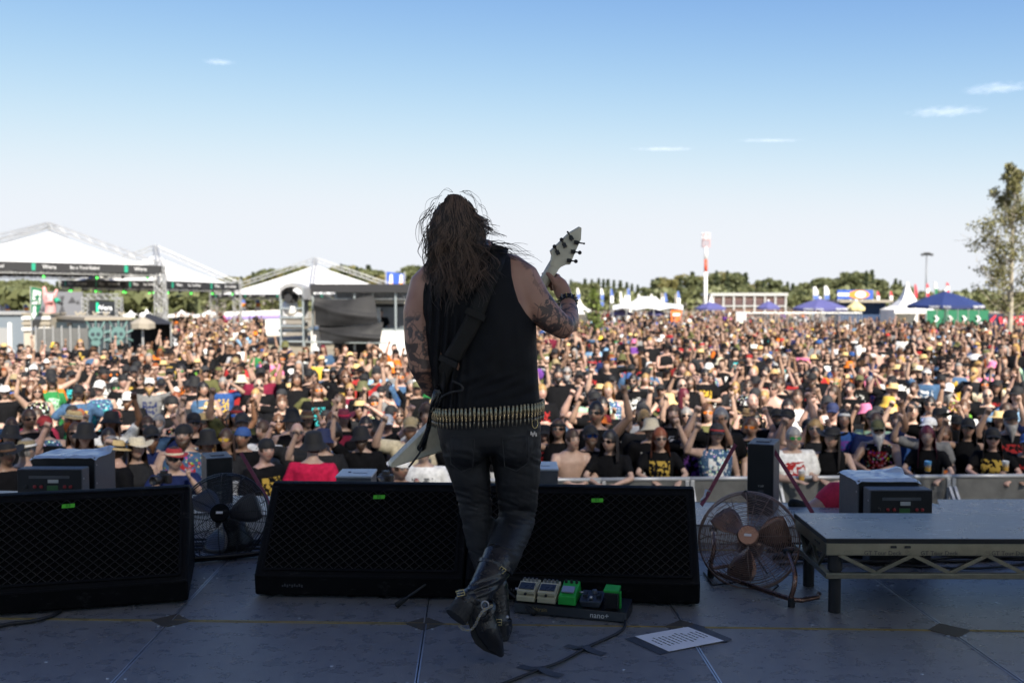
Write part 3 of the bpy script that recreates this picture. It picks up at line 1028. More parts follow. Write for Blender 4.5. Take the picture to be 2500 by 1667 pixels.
# ================================================================== CROWD BARRIER
M_bar = mat('barrier_aluminium', (.40, .41, .42), .42, .3, var=.12, vscale=12)
M_perf = mat('barrier_sheet', (.13, .13, .125), .55, .4, var=.2, vscale=9, bump=.3, bscale=200)
def barrier(x0, y0, x1, y1, idx):
    a, b = Vector((x0, y0, GROUND)), Vector((x1, y1, GROUND))
    d = (b - a)
    w = d.length
    t = thing('crowd_barrier', 'aluminium crowd barrier section between the pit and the audience', 'barrier', a, math.atan2(d.y, d.x), 'crowd barrier sections')
    H = 1.2
    MB().box((w / 2, .1, H * .52), (w - .07, .012, H * .92)).build('sheet', M_perf, t)
    MB().tube([(.0, .1, H), (w, .1, H)], .024, 10).build('top_rail', M_bar, t, smooth=True)
    for xx in (.03, w - .03):
        MB().box((xx, .1, H / 2), (.045, .045, H - .03)).build('post', M_bar, t, bevel=.004)
        MB().beam((xx, .075, H * .9), (xx, -.75, .03), .05, .03, up=(1, 0, 0)).build('brace', M_bar, t)
    MB().box((w / 2, -.36, .012), (w - .01, .86, .02)).build('foot_plate', M_perf, t)
    MB().box((w / 2, .36, .012), (w - .01, .44, .02)).build('step_plate', M_perf, t)
    return t
def bar_y(x):
    return 10.9 + .05 * x
bxs = np.arange(-7.0, 7.01, 1.0)
for k in range(len(bxs) - 1):
    barrier(bxs[k], bar_y(bxs[k]), bxs[k + 1], bar_y(bxs[k + 1]), k)
# ================================================================== HUMAN FIGURES: toolkit
def tube_geo(pts, radii, n=12, ry=None):
    """closed tapered tube with rounded ends"""
    P = [Vector(p) for p in pts]
    R = list(radii)
    d0, d1 = (P[0] - P[1]).normalized(), (P[-1] - P[-2]).normalized()
    P2 = [P[0] + d0 * R[0] * .95, P[0] + d0 * R[0] * .7] + P + [P[-1] + d1 * R[-1] * .7, P[-1] + d1 * R[-1] * .95]
    R2 = [R[0] * .3, R[0] * .72] + R + [R[-1] * .72, R[-1] * .3]
    mb = MB().tube(P2, R2, n)
    return mb.v, mb.f

def ring_loft(rings):
    n = len(rings[0])
    v = [tuple(p) for r in rings for p in r]
    f = []
    for i in range(len(rings) - 1):
        for j in range(n):
            j2 = (j + 1) % n
            f.append((i * n + j, i * n + j2, (i + 1) * n + j2, (i + 1) * n + j))
    f.append(tuple(range(n - 1, -1, -1)))
    f.append(tuple((len(rings) - 1) * n + j for j in range(n)))
    return v, f

def oval(c, hw, hd, n=20, p=2.4, ax=None):
    out = []
    for j in range(n):
        a = 2 * math.pi * j / n
        ca, sa = math.cos(a), math.sin(a)
        x = hw * math.copysign(abs(ca) ** (2 / p), ca)
        y = hd * math.copysign(abs(sa) ** (2 / p), sa)
        out.append(Vector(c) + (Vector((x, y, 0)) if ax is None else ax[0] * x + ax[1] * y))
    return out

def ball_geo(c, r, R=None, nu=14, nv=9):
    mb = MB().ball(c, r, nu, nv, R)
    return mb.v, mb.f

def eval_mesh(me, mods):
    o = bpy.data.objects.new('tmp_eval', me)
    COL.objects.link(o)
    for typ, kw in mods:
        m = o.modifiers.new(typ, typ)
        for k, v in kw.items():
            setattr(m, k, v)
    dg = bpy.context.evaluated_depsgraph_get()
    out = bpy.data.meshes.new_from_object(o.evaluated_get(dg))
    bpy.data.objects.remove(o)
    return out

def union(parts, voxel, smooth=4, dec=None, name='figure'):
    v, f = [], []
    for pv, pf in parts:
        o = len(v)
        v += [tuple(p) for p in pv]
        f += [tuple(i + o for i in q) for q in pf]
    me = bpy.data.meshes.new(name)
    me.from_pydata(v, [], f)
    me.update()
    mods = [('REMESH', dict(mode='VOXEL', voxel_size=voxel, use_smooth_shade=True)), ('SMOOTH', dict(iterations=smooth, factor=.5))]
    if dec:
        mods.append(('DECIMATE', dict(ratio=dec)))
    out = eval_mesh(me, mods)
    bpy.data.meshes.remove(me)
    out.name = name
    out.polygons.foreach_set('use_smooth', [True] * len(out.polygons))
    return out

def get_v(me):
    a = np.empty(len(me.vertices) * 3, np.float32)
    me.vertices.foreach_get('co', a)
    return a.reshape(-1, 3)

def set_v(me, a):
    me.vertices.foreach_set('co', np.ascontiguousarray(a, np.float32).ravel())
    me.update()

def get_tris(me):
    me.calc_loop_triangles()
    t = np.empty(len(me.loop_triangles) * 3, np.int32)
    me.loop_triangles.foreach_get('vertices', t)
    return t.reshape(-1, 3)

def vec_attr(me, name, arr):
    a = me.attributes.new(name, 'FLOAT_VECTOR', 'POINT')
    a.data.foreach_set('vector', np.ascontiguousarray(arr, np.float32).ravel())

def head_geo(jaw=1.0):
    """head around the origin, face towards -Y, 0.24 m tall"""
    nu, nv = 28, 20
    v, f = [], []
    rx, ry, rz = .077, .098, .121
    for i in range(nv + 1):
        th = math.pi * i / nv
        for j in range(nu):
            ph = 2 * math.pi * j / nu
            x, y, z = math.sin(th) * math.cos(ph), math.sin(th) * math.sin(ph), math.cos(th)
            X, Y, Z = x * rx, y * ry, z * rz
            if z < 0:
                X *= 1 - .27 * (-z) ** 1.5 / jaw
                if y > 0:
                    Y *= 1 - .38 * (-z)
            if y < 0:
                Y *= .95
                fr = min(1, -y * 1.6)
                g = lambda cx, cz, sx, sz: math.exp(-((x - cx) / sx) ** 2 - ((z - cz) / sz) ** 2)
                Y -= fr * (.026 * g(0, -.16, .12, .11) + .014 * g(0, .0, .10, .16) + .006 * (g(.34, .2, .25, .08) + g(-.34, .2, .25, .08))
                           - .012 * (g(.38, .05, .16, .10) + g(-.38, .05, .16, .10)) + .010 * g(0, -.86, .3, .14) + .006 * g(0, -.47, .28, .07)
                           + .005 * (g(.5, -.2, .2, .2) + g(-.5, -.2, .2, .2)))
            v.append((X, Y, Z))
    for i in range(nv):
        for j in range(nu):
            j2 = (j + 1) % nu
            f.append((i * nu + j, (i + 1) * nu + j, (i + 1) * nu + j2, i * nu + j2))
    return v, f

def xf(geo, M):
    return [tuple(M @ Vector(p)) for p in geo[0]], geo[1]

def hand_geo(wrist, dirv, palm_n, kind, s):
    """palm plus five separate fingers; kind: fist, open, horns, point"""
    w = Vector(wrist)
    d = Vector(dirv).normalized()
    n = Vector(palm_n)
    n = (n - d * n.dot(d)).normalized()
    x = d.cross(n) * s
    out = [xf(ball_geo((0, 0, 0), (.040, .017, .047)), Matrix.Translation(w + d * .05) @ Matrix((x, n, d)).transposed().to_4x4())]
    lens = (.068, .078, .072, .056)
    for k in range(4):
        b = w + d * .088 + x * (-.030 + .02 * k)
        L = lens[k]
        curl = kind == 'fist' or (kind == 'horns' and k in (1, 2)) or (kind == 'point' and k > 0)
        if curl:
            p1 = b + d * .024 + n * .012
            p2 = p1 - d * .006 + n * .028
            p3 = p2 - d * .026 + n * .004
            out.append(tube_geo([b - d * .02, b, p1, p2, p3], [.0095, .0105, .0105, .0095, .0085], 7))
        else:
            sp = x * (-.012 + .008 * k)
            p1 = b + d * L * .5 + sp * .5 + n * .004
            p2 = b + d * L + sp + n * .014
            out.append(tube_geo([b - d * .02, b, p1, p2], [.0095, .0098, .0088, .0075], 7))
    t0 = w + d * .03 - x * .034
    if kind in ('fist', 'horns'):
        out.append(tube_geo([t0, t0 + d * .028 - x * .008 + n * .016, t0 + d * .048 + x * .018 + n * .034], [.012, .011, .009], 7))
    else:
        out.append(tube_geo([t0, t0 + d * .03 - x * .022 + n * .006, t0 + d * .058 - x * .034 + n * .012], [.012, .011, .009], 7))
    return out

# ---- generic standing figure, 1.75 m, facing -Y ------------------------------------------------
ARMS = {  # elbow, wrist, hand kind, palm normal (for the side x > 0)
    'down': ((.27, .03, 1.15), (.25, -.09, .92), 'open', (-1, 0, 0)),
    'fist': ((.38, -.16, 1.46), (.30, -.22, 1.72), 'fist', (0, -1, .1)),
    'high': ((.33, -.08, 1.66), (.27, -.14, 1.93), 'fist', (0, -1, .1)),
    'horns': ((.34, -.12, 1.60), (.30, -.18, 1.87), 'horns', (0, -1, .1)),
    'shade': ((.41, -.18, 1.50), (.17, -.21, 1.66), 'open', (0, .2, -1)),
    'hips': ((.43, .06, 1.17), (.23, -.08, 1.03), 'fist', (0, .3, 1)),
    'cross': ((.28, -.07, 1.16), (.03, -.26, 1.19), 'fist', (0, 1, 0)),
    'lean': ((.29, -.26, 1.19), (.05, -.42, 1.235), 'open', (0, 0, -1)),
    'lean_out': ((.34, -.20, 1.20), (.20, -.40, 1.235), 'fist', (0, 0, -1)),
    'cup': ((.27, -.07, 1.15), (.17, -.32, 1.24), 'fist', (-1, 0, 0)),
    'camera': ((.26, -.15, 1.29), (.09, -.27, 1.56), 'fist', (0, -.2, 1)),
    'wide': ((.45, -.02, 1.56), (.52, -.08, 1.82), 'point', (0, -1, .1)),
}
TORSO = {  # z, half width, half depth, y offset
    'm': [(.80, .155, .105, .01), (.92, .172, .118, .01), (1.02, .160, .110, .0), (1.14, .163, .112, .0), (1.28, .186, .122, .005), (1.38, .196, .115, .012), (1.44, .165, .085, .015), (1.49, .075, .062, .01)],
    'b': [(.80, .175, .125, .0), (.92, .198, .150, -.01), (1.02, .200, .165, -.02), (1.14, .200, .165, -.02), (1.28, .210, .145, .0), (1.38, .212, .125, .012), (1.44, .180, .092, .015), (1.49, .082, .068, .01)],
    'f': [(.80, .165, .112, .01), (.92, .175, .118, .01), (1.02, .140, .098, .0), (1.14, .138, .100, -.005), (1.26, .158, .128, -.012), (1.37, .162, .105, .008), (1.43, .140, .078, .013), (1.48, .062, .054, .01)],
}
SHW = {'m': .19, 'b': .205, 'f': .16}

def arm_pts(pose, s, kind):
    e, w, hk, pn = ARMS[pose]
    k = SHW[kind] / .19
    sh = Vector((s * SHW[kind], .012, 1.405))
    E = Vector((s * e[0] * (k if pose in ('down', 'hips', 'cross') else 1), e[1], e[2]))
    Wp = Vector((s * w[0], w[1], w[2]))
    # natural lengths
    E = sh + (E - sh).normalized() * (.285 if kind != 'f' else .265)
    Wp = E + (Wp - E).normalized() * (.25 if kind != 'f' else .235)
    return sh, E, Wp, hk, Vector((pn[0] * s, pn[1], pn[2]))

def figure(kind, al, ar, yaw, pitch, voxel, dec, lean=0.0):
    """returns dict of meshes for one pose"""
    ar_w = {'m': 1.0, 'b': 1.16, 'f': .80}[kind]
    tor = TORSO[kind]
    tr = [oval((0, y, z), hw, hd, 20) for z, hw, hd, y in tor]
    hc = Vector((0, -.035, 1.635))
    Mh = Matrix.Translation(hc) @ Matrix.Rotation(yaw, 4, 'Z') @ Matrix.Rotation(pitch, 4, 'X')
    parts = [ring_loft(tr)]
    parts.append(tube_geo([(0, .012, 1.43), (0, .0, 1.50), (0, -.012, 1.57)], [.066 * ar_w ** .5, .056 * ar_w ** .5, .056 * ar_w ** .5], 14))
    parts.append(xf(head_geo(1.0 if kind != 'b' else 1.5), Mh))
    for s in (-1, 1):
        parts.append(xf(ball_geo((s * .078, .012, -.004), (.012, .022, .034), None, 8, 6), Mh))
    shirt = [ring_loft([oval((0, y, z), hw + .014, hd + .014, 20) for z, hw, hd, y in tor[:-1]] + [oval((0, .012, 1.475), .082 * ar_w ** .4, .07, 20)])]
    vest = [shirt[0]]
    for s, pose in ((1, al), (-1, ar)):
        sh, E, Wp, hk, pn = arm_pts(pose, s, kind)
        parts.append(tube_geo([Vector((s * .12, .015, 1.40)), sh, sh.lerp(E, .35), sh.lerp(E, .75), E, E.lerp(Wp, .25), E.lerp(Wp, .7), Wp],
                              [.06 * ar_w, .062 * ar_w, .054 * ar_w, .045 * ar_w, .041 * ar_w, .044 * ar_w, .033 * ar_w, .027 * ar_w], 12))
        parts += hand_geo(Wp, Wp - E, pn, hk, s)
        c = sh.lerp(E, .62)
        shirt.append(tube_geo([Vector((s * .11, .015, 1.395)), sh, sh.lerp(E, .3), c], [.074 * ar_w, .078 * ar_w, .074 * ar_w, .070 * ar_w], 14))
    # legs
    for s in (-1, 1):
        parts.append(tube_geo([(s * .085, .01, .90), (s * .095, .0, .70), (s * .10, -.005, .48), (s * .105, .02, .30), (s * .11, .03, .09)], [.088, .078, .056, .055, .038], 10))
        parts.append(tube_geo([(s * .11, .03, .045), (s * .12, -.10, .035), (s * .125, -.16, .03)], [.042, .04, .03], 8))
    trs = [ring_loft([oval((0, y, z), hw + .012, hd + .012, 16) for z, hw, hd, y in [(.80,) + tor[0][1:], tor[1], (1.0, tor[2][1] - .004, tor[2][2] - .004, tor[2][3])]])]
    for s in (-1, 1):
        trs.append(tube_geo([(s * .085, .01, .88), (s * .095, .0, .70), (s * .10, -.003, .48), (s * .105, .02, .28), (s * .11, .03, .10)], [.102, .092, .078, .074, .066], 10))
    body = union(parts, voxel, 3, dec, 'person')
    sh_m = union(shirt, voxel * 1.25, 4, dec, 'shirt')
    ve_m = union(vest, voxel * 1.3, 3, dec, 'vest')
    tr_m = union(trs, voxel * 1.5, 3, dec, 'trousers')
    # creases in the cloth
    for me, amp in ((sh_m, .011), (ve_m, .008), (tr_m, .010)):
        a = get_v(me)
        off = random.random() * 50
        for i in range(len(a)):
            p = a[i]
            q = noise.noise(Vector((p[0] * 7 + off, p[1] * 7, p[2] * 16))) * amp + noise.noise(Vector((p[0] * 16, p[1] * 16 + off, p[2] * 22))) * amp * .5
            r = math.hypot(p[0], p[1]) + 1e-6
            a[i][0] += p[0] / r * q
            a[i][1] += p[1] / r * q
        set_v(me, a)
    Mi = np.array(Mh.inverted())
    a = get_v(body)
    hl = a @ Mi[:3, :3].T + Mi[:3, 3]
    vec_attr(body, 'hl', hl)
    if lean:
        # lean the trunk forward about the hips
        for me in (body, sh_m, ve_m, tr_m):
            a = get_v(me)
            k = np.clip((a[:, 2] - .85) / .3, 0, 1) * lean
            y, z = a[:, 1].copy(), a[:, 2] - .9
            a[:, 1] = y * np.cos(k) - z * np.sin(k)
            a[:, 2] = .9 + y * np.sin(k) + z * np.cos(k)
            set_v(me, a)
        Ml = Matrix.Translation((0, 0, .9)) @ Matrix.Rotation(lean, 4, 'X') @ Matrix.Translation((0, 0, -.9))
        Mh = Ml @ Mh @ Matrix.Rotation(-lean * .0, 4, 'X')
    return dict(body=body, shirt=sh_m, vest=ve_m, trousers=tr_m, Mh=Mh, kind=kind, al=al, ar=ar)

# ---- head wear and hair in head space ------------------------------------------------------------
def mesh_from(mb, name, smooth=True):
    me = bpy.data.meshes.new(name)
    me.from_pydata([tuple(p) for p in mb.v], [], mb.f)
    me.polygons.foreach_set('use_smooth', [smooth] * len(me.polygons))
    me.update()
    return me

def dome(mb, rx, ry, rz, z0, nu=18, nv=6, flat=0.0, cy=.006):
    verts, faces = [], []
    for i in range(nv + 1):
        th = math.pi / 2 * i / nv
        for j in range(nu):
            ph = 2 * math.pi * j / nu
            verts.append((rx * math.sin(th) ** .8 * math.cos(ph), cy + ry * math.sin(th) ** .8 * math.sin(ph), z0 + rz * math.cos(th)))
    for i in range(nv):
        for j in range(nu):
            j2 = (j + 1) % nu
            faces.append((i * nu + j, (i + 1) * nu + j, (i + 1) * nu + j2, i * nu + j2))
    mb.add(verts, faces)

def brim(mb, r0x, r0y, w, z, curl, nu=22, droop=0.0, cy=.006, tip=0.0):
    verts, faces = [], []
    for i in range(4):
        f = i / 3
        for j in range(nu):
            ph = 2 * math.pi * j / nu
            ca, sa = math.cos(ph), math.sin(ph)
            x, y = (r0x + w * f) * ca, cy + (r0y + w * f) * sa
            zz = z - droop * f + curl * f * f * ca * ca - tip * f * f * sa * sa
            verts.append((x, y, zz))
    for j in range(nu):      # underside thickness
        ph = 2 * math.pi * j / nu
        verts.append((verts[j][0], verts[j][1], z - .006))
    for i in range(3):
        for j in range(nu):
            j2 = (j + 1) % nu
            faces.append((i * nu + j, i * nu + j2, (i + 1) * nu + j2, (i + 1) * nu + j))
    mb.add(verts, faces)

def hat_mesh(kind, lo=False):
    nu = 9 if lo else 20
    nv = 3 if lo else 6
    mb = MB()
    if kind in ('cap', 'cap_back'):
        dome(mb, .088, .108, .095, .035, nu, nv)
        s = -1 if kind == 'cap' else 1
        k = 4 if lo else 8
        verts, faces = [], []
        for i in range(k + 1):
            a = math.pi * (i / k)
            for f in (0, 1):
                x = .078 * math.cos(a)
                y = s * (.075 + math.sin(a) * .030) + s * f * .078 * math.sin(a) ** .6
                verts.append((x, y + .006, .042 - .020 * abs(math.cos(a)) ** 2 - .022 * f))
        for i in range(k):
            faces.append((2 * i, 2 * i + 1, 2 * i + 3, 2 * i + 2))
        mb.add(verts, faces)
    elif kind == 'bucket':
        mb.lathe([(.0, .135), (.062, .132), (.080, .118), (.094, .035), (.097, .028), (.115, .005), (.142, -.022)], nu, Matrix.Diagonal((1, 1.12, 1, 1)), cap=False)
    elif kind == 'beanie':
        dome(mb, .090, .112, .100, .022, nu, nv)
    elif kind == 'headband':
        mb.lathe([(.081, .030), (.086, .034), (.086, .060), (.079, .066)], nu, Matrix.Translation((0, .004, 0)) @ Matrix.Diagonal((1, 1.24, 1, 1)), cap=False)
    else:
        h = {'straw': .115, 'cowboy': .125, 'fedora': .105}[kind]
        nn = nu
        verts, faces = [], []
        prof = [(.0, h - .018), (.035, h - .008), (.062, h), (.076, h - .018), (.086, .05), (.090, .035)]
        for r, z in prof:
            for j in range(nn):
                a = 2 * math.pi * j / nn
                dent = -.03 * math.exp(-(r / .04) ** 2) if kind != 'straw' else 0
                pinch = 1 - (.16 if kind != 'straw' else .0) * max(0, -math.sin(a)) ** 2 * (z / h)
                verts.append((r * math.cos(a) * pinch, .006 + r * 1.2 * math.sin(a), z + dent))
        for i in range(len(prof) - 1):
            for j in range(nn):
                j2 = (j + 1) % nn
                faces.append((i * nn + j, i * nn + j2, (i + 1) * nn + j2, (i + 1) * nn + j))
        mb.add(verts, faces)
        if kind == 'straw':
            brim(mb, .088, .106, .070, .037, -.006, nu, .012)
        elif kind == 'cowboy':
            brim(mb, .088, .106, .078, .037, .055, nu, .006, tip=.012)
        else:
            brim(mb, .088, .106, .045, .037, .016, nu, .004, tip=.010)
    return mesh_from(mb, 'hat')

def hat_band_mesh(kind):
    mb = MB().lathe([(.0895, .037), (.092, .040), (.0885, .058), (.085, .060)], 20, Matrix.Translation((0, .006, 0)) @ Matrix.Diagonal((1, 1.2, 1, 1)), cap=False)
    return mesh_from(mb, 'hat_band')

def hair_mesh(kind, lo=False):
    nu, nv = (12, 7) if lo else (26, 16)
    v, f = head_geo()
    mb = MB()
    # cap of hair over the skull
    verts, faces, keep = [], [], []
    for i in range(nv + 1):
        th = math.pi * .78 * i / nv
        for j in range(nu):
            ph = 2 * math.pi * j / nu
            x, y, z = math.sin(th) * math.cos(ph), math.sin(th) * math.sin(ph), math.cos(th)
            lim = .42 if y < -.45 else (.0 if y < .05 else -.62)
            if y < .05 and abs(x) > .6:
                lim = -.12
            d = z - lim
            g = 1.02 + .085 * max(0, min(1, d / .35))
            if kind == 'curly':
                g += .30 * max(0, min(1, d / .5)) + .10 * noise.noise(Vector((x * 5, y * 5, z * 5)))
            elif kind != 'bald':
                g += .035 * noise.noise(Vector((x * 9, y * 9, z * 4)))
            verts.append((x * .077 * g, y * .098 * g, z * .121 * g))
            keep.append(d > -.12)
    for i in range(nv):
        for j in range(nu):
            j2 = (j + 1) % nu
            q = (i * nu + j, (i + 1) * nu + j, (i + 1) * nu + j2, i * nu + j2)
            if all(keep[k] for k in q):
                faces.append(q)
    mb.add(verts, faces)
    if kind in ('long', 'wavy', 'mid'):
        L = {'long': .40, 'wavy': .34, 'mid': .24}[kind]
        na, nl = (9, 4) if lo else (30, 12)
        verts, faces = [], []
        for i in range(nl + 1):
            f_ = i / nl
            for j in range(na + 1):
                a = math.radians(-108 + 216 * j / na)      # 0 = back of the head
                w = (.008 if kind == 'long' else .020) * f_
                wav = 1 + w * 6 * noise.noise(Vector((a * 4, f_ * 5, 3)))
                rx = (.086 + .030 * f_ ** .8) * wav
                ry = (.106 + .012 * f_) * wav
                zz = .07 - f_ * (L + .06) * (1 - .12 * abs(noise.noise(Vector((a * 7, 0, 9)))))
                verts.append((rx * math.sin(a), ry * math.cos(a) * (1 if abs(a) < 1.6 else 1.0) + .01 * f_, zz))
        for i in range(nl):
            for j in range(na):
                faces.append((i * (na + 1) + j, (i + 1) * (na + 1) + j, (i + 1) * (na + 1) + j + 1, i * (na + 1) + j + 1))
        mb.add(verts, faces)
    return mesh_from(mb, 'hair')

def beard_mesh(kind):
    nu, nv = 18, 10
    verts, faces = [], []
    L = {'full': .05, 'long': .13}[kind]
    for i in range(nv + 1):
        f = i / nv
        for j in range(nu + 1):
            a = math.radians(-100 + 200 * j / nu)     # 0 = chin front
            zt = -.040 - .016 * math.cos(a) ** 4 + .05 * abs(a / 1.75) ** 2
            z = zt - (f * (.075 + L * math.cos(a / 1.25) ** 2))
            bul = math.sin(math.pi * min(1, f * .9 + .12)) * .016
            sh = 1 - .55 * f ** 2
            r = 1 + .08 * noise.noise(Vector((a * 6, f * 6, 1)))
            x = (.070 + bul) * math.sin(a) * sh * r
            y = -(.082 + bul + .012 * math.cos(a)) * math.cos(a) * (1 - .25 * f ** 2) * r
            verts.append((x, y, z))
    for i in range(nv):
        for j in range(nu):
            k = nu + 1
            faces.append((i * k + j, (i + 1) * k + j, (i + 1) * k + j + 1, i * k + j + 1))
    return mesh_from(MB().add(verts, faces), 'beard')

def glasses_mesh(lo=False):
    mb = MB()
    if lo:
        mb.box((0, -.094, .006), (.13, .012, .03))
        return mesh_from(mb, 'sunglasses', False)
    for s in (-1, 1):
        pts = []
        for k in range(12):
            a = 2 * math.pi * k / 12
            pts.append((s * .034 + .026 * math.copysign(abs(math.cos(a)) ** .7, math.cos(a)), -.098 + .018 * abs(s * .034 + .026 * math.cos(a)) / .06, .004 + .019 * math.copysign(abs(math.sin(a)) ** .75, math.sin(a))))
        mb.prism(pts, (0, -.004, 0))
        mb.beam((s * .060, -.080, .010), (s * .081, .0, .012), .004, .006)
    mb.beam((-.012, -.100, .010), (.012, -.100, .010), .004, .006)
    return mesh_from(mb, 'sunglasses', False)

# ---- materials driven by per-object colours ----------------------------------------------------
def figure_mats():
    out = {}
    def base(name, rough, sss=False):
        m = bpy.data.materials.new(name)
        m.use_nodes = True
        nt = m.node_tree
        b = nt.nodes['Principled BSDF']
        b.inputs['Roughness'].default_value = rough
        oi = nd(nt, 'ShaderNodeObjectInfo')
        return m, nt, b, oi
    def mth(nt, op, a, b_=None):
        n = nd(nt, 'ShaderNodeMath', operation=op)
        for k, x in enumerate((a, b_)):
            if x is None:
                continue
            if isinstance(x, (int, float)):
                n.inputs[k].default_value = x
            else:
                nt.links.new(x, n.inputs[k])
        return n.outputs[0]
    def mix(nt, fac, a, b_):
        n = nd(nt, 'ShaderNodeMix', data_type='RGBA')
        nt.links.new(fac, n.inputs[0])
        for k, x in ((6, a), (7, b_)):
            if isinstance(x, tuple):
                n.inputs[k].default_value = (*x, 1)
            else:
                nt.links.new(x, n.inputs[k])
        return n.outputs[2]
    # skin with lips, eyes, brows and stubble placed in head space
    m, nt, b, oi = base('skin', .48)
    at = nd(nt, 'ShaderNodeAttribute', attribute_name='hl')
    sp = nd(nt, 'ShaderNodeSeparateXYZ')
    nt.links.new(at.outputs['Vector'], sp.inputs[0])
    X, Y, Z = sp.outputs
    ax = mth(nt, 'ABSOLUTE', X)
    front = mth(nt, 'LESS_THAN', Y, -.045)
    def ell(cx, cz, rx, rz, soft=.35):
        dx = mth(nt, 'DIVIDE', mth(nt, 'SUBTRACT', ax, cx), rx)
        dz = mth(nt, 'DIVIDE', mth(nt, 'SUBTRACT', Z, cz), rz)
        r = mth(nt, 'ADD', mth(nt, 'MULTIPLY', dx, dx), mth(nt, 'MULTIPLY', dz, dz))
        mr = nd(nt, 'ShaderNodeMapRange')
        nt.links.new(r, mr.inputs[0])
        mr.inputs['From Min'].default_value = 1 + soft
        mr.inputs['From Max'].default_value = 1 - soft
        return mth(nt, 'MULTIPLY', mr.outputs[0], front)
    no = nd(nt, 'ShaderNodeTexNoise')
    no.inputs['Scale'].default_value = 14
    no.inputs['Detail'].default_value = 5
    tc = nd(nt, 'ShaderNodeTexCoord')
    nt.links.new(tc.outputs['Object'], no.inputs['Vector'])
    mr = nd(nt, 'ShaderNodeMapRange')
    nt.links.new(no.outputs[0], mr.inputs[0])
    mr.inputs['From Min'].default_value = .3
    mr.inputs['From Max'].default_value = .7
    mr.inputs['To Min'].default_value = .86
    mr.inputs['To Max'].default_value = 1.1
    mm = nd(nt, 'ShaderNodeMix', data_type='RGBA', blend_type='MULTIPLY')
    mm.inputs[0].default_value = 1
    nt.links.new(oi.outputs['Color'], mm.inputs[6])
    nt.links.new(mr.outputs[0], mm.inputs[7])
    c = mm.outputs[2]
    ha = nd(nt, 'ShaderNodeAttribute', attribute_name='hair', attribute_type='OBJECT')
    be = nd(nt, 'ShaderNodeAttribute', attribute_name='beard', attribute_type='OBJECT')
    cheeks = ell(.045, -.03, .022, .02, .9)
    c = mix(nt, mth(nt, 'MULTIPLY', cheeks, .35), c, (.42, .14, .09))
    stub = mth(nt, 'MULTIPLY', ell(0, -.085, .062, .048, .4), be.outputs['Fac'])
    c = mix(nt, stub, c, ha.outputs['Color'])
    c = mix(nt, mth(nt, 'MULTIPLY', ell(0, -.058, .026, .0085), .75), c, (.30, .09, .08))
    c = mix(nt, mth(nt, 'MULTIPLY', ell(.033, .030, .021, .006), .85), c, ha.outputs['Color'])
    c = mix(nt, ell(.033, .006, .016, .0085), c, (.10, .06, .05))
    c = mix(nt, ell(.033, .006, .011, .0055), c, (.5, .48, .46))
    c = mix(nt, ell(.033, .006, .0055, .0055), c, (.02, .015, .012))
    nt.links.new(c, b.inputs['Base Color'])
    b.inputs['Subsurface Weight'].default_value = .0
    out['skin'] = m
    # cloth with an optional printed motif on the chest
    m, nt, b, oi = base('shirt_cloth', .85)
    b.inputs['Specular IOR Level'].default_value = .1
    ink = nd(nt, 'ShaderNodeAttribute', attribute_name='ink', attribute_type='OBJECT')
    pk = nd(nt, 'ShaderNodeAttribute', attribute_name='motif', attribute_type='OBJECT')
    tc = nd(nt, 'ShaderNodeTexCoord')
    sp = nd(nt, 'ShaderNodeSeparateXYZ')
    nt.links.new(tc.outputs['Object'], sp.inputs[0])
    X, Y, Z = sp.outputs
    ad = nd(nt, 'ShaderNodeVectorMath', operation='ADD')
    cb = nd(nt, 'ShaderNodeCombineXYZ')
    nt.links.new(mth(nt, 'MULTIPLY', oi.outputs['Random'], 37.0), cb.inputs[0])
    nt.links.new(mth(nt, 'MULTIPLY', oi.outputs['Random'], 91.0), cb.inputs[2])
    nt.links.new(tc.outputs['Object'], ad.inputs[0])
    nt.links.new(cb.outputs[0], ad.inputs[1])
    n1 = nd(nt, 'ShaderNodeTexNoise')
    n1.inputs['Scale'].default_value = 22
    n1.inputs['Detail'].default_value = 4
    nt.links.new(ad.outputs[0], n1.inputs['Vector'])
    n2 = nd(nt, 'ShaderNodeTexVoronoi')
    n2.inputs['Scale'].default_value = 26
    nt.links.new(ad.outputs[0], n2.inputs['Vector'])
    ax = mth(nt, 'ABSOLUTE', X)
    box = mth(nt, 'MULTIPLY', mth(nt, 'LESS_THAN', ax, .115), mth(nt, 'MULTIPLY', mth(nt, 'GREATER_THAN', Z, 1.06), mth(nt, 'LESS_THAN', Z, 1.36)))
    fr = mth(nt, 'LESS_THAN', Y, -.03)
    pat = mth(nt, 'GREATER_THAN', n1.outputs[0], .5)
    motif = mth(nt, 'MULTIPLY', mth(nt, 'MULTIPLY', box, fr), mth(nt, 'MULTIPLY', pat, mth(nt, 'MINIMUM', pk.outputs['Fac'], 1.0)))
    # second kind: patches sewn all over a vest
    pc = mth(nt, 'MULTIPLY', mth(nt, 'GREATER_THAN', pk.outputs['Fac'], 1.5), mth(nt, 'LESS_THAN', n2.outputs['Distance'], .34))
    nn = nd(nt, 'ShaderNodeMapRange')
    nt.links.new(n1.outputs[0], nn.inputs[0])
    nn.inputs['From Min'].default_value = .3
    nn.inputs['From Max'].default_value = .7
    nn.inputs['To Min'].default_value = .75
    nn.inputs['To Max'].default_value = 1.2
    mm = nd(nt, 'ShaderNodeMix', data_type='RGBA', blend_type='MULTIPLY')
    mm.inputs[0].default_value = 1
    nt.links.new(oi.outputs['Color'], mm.inputs[6])
    nt.links.new(nn.outputs[0], mm.inputs[7])
    c = mix(nt, motif, mm.outputs[2], ink.outputs['Color'])
    pcol = nd(nt, 'ShaderNodeMix', data_type='RGBA')
    pcol.inputs[0].default_value = .55
    nt.links.new(n2.outputs['Color'], pcol.inputs[6])
    nt.links.new(ink.outputs['Color'], pcol.inputs[7])
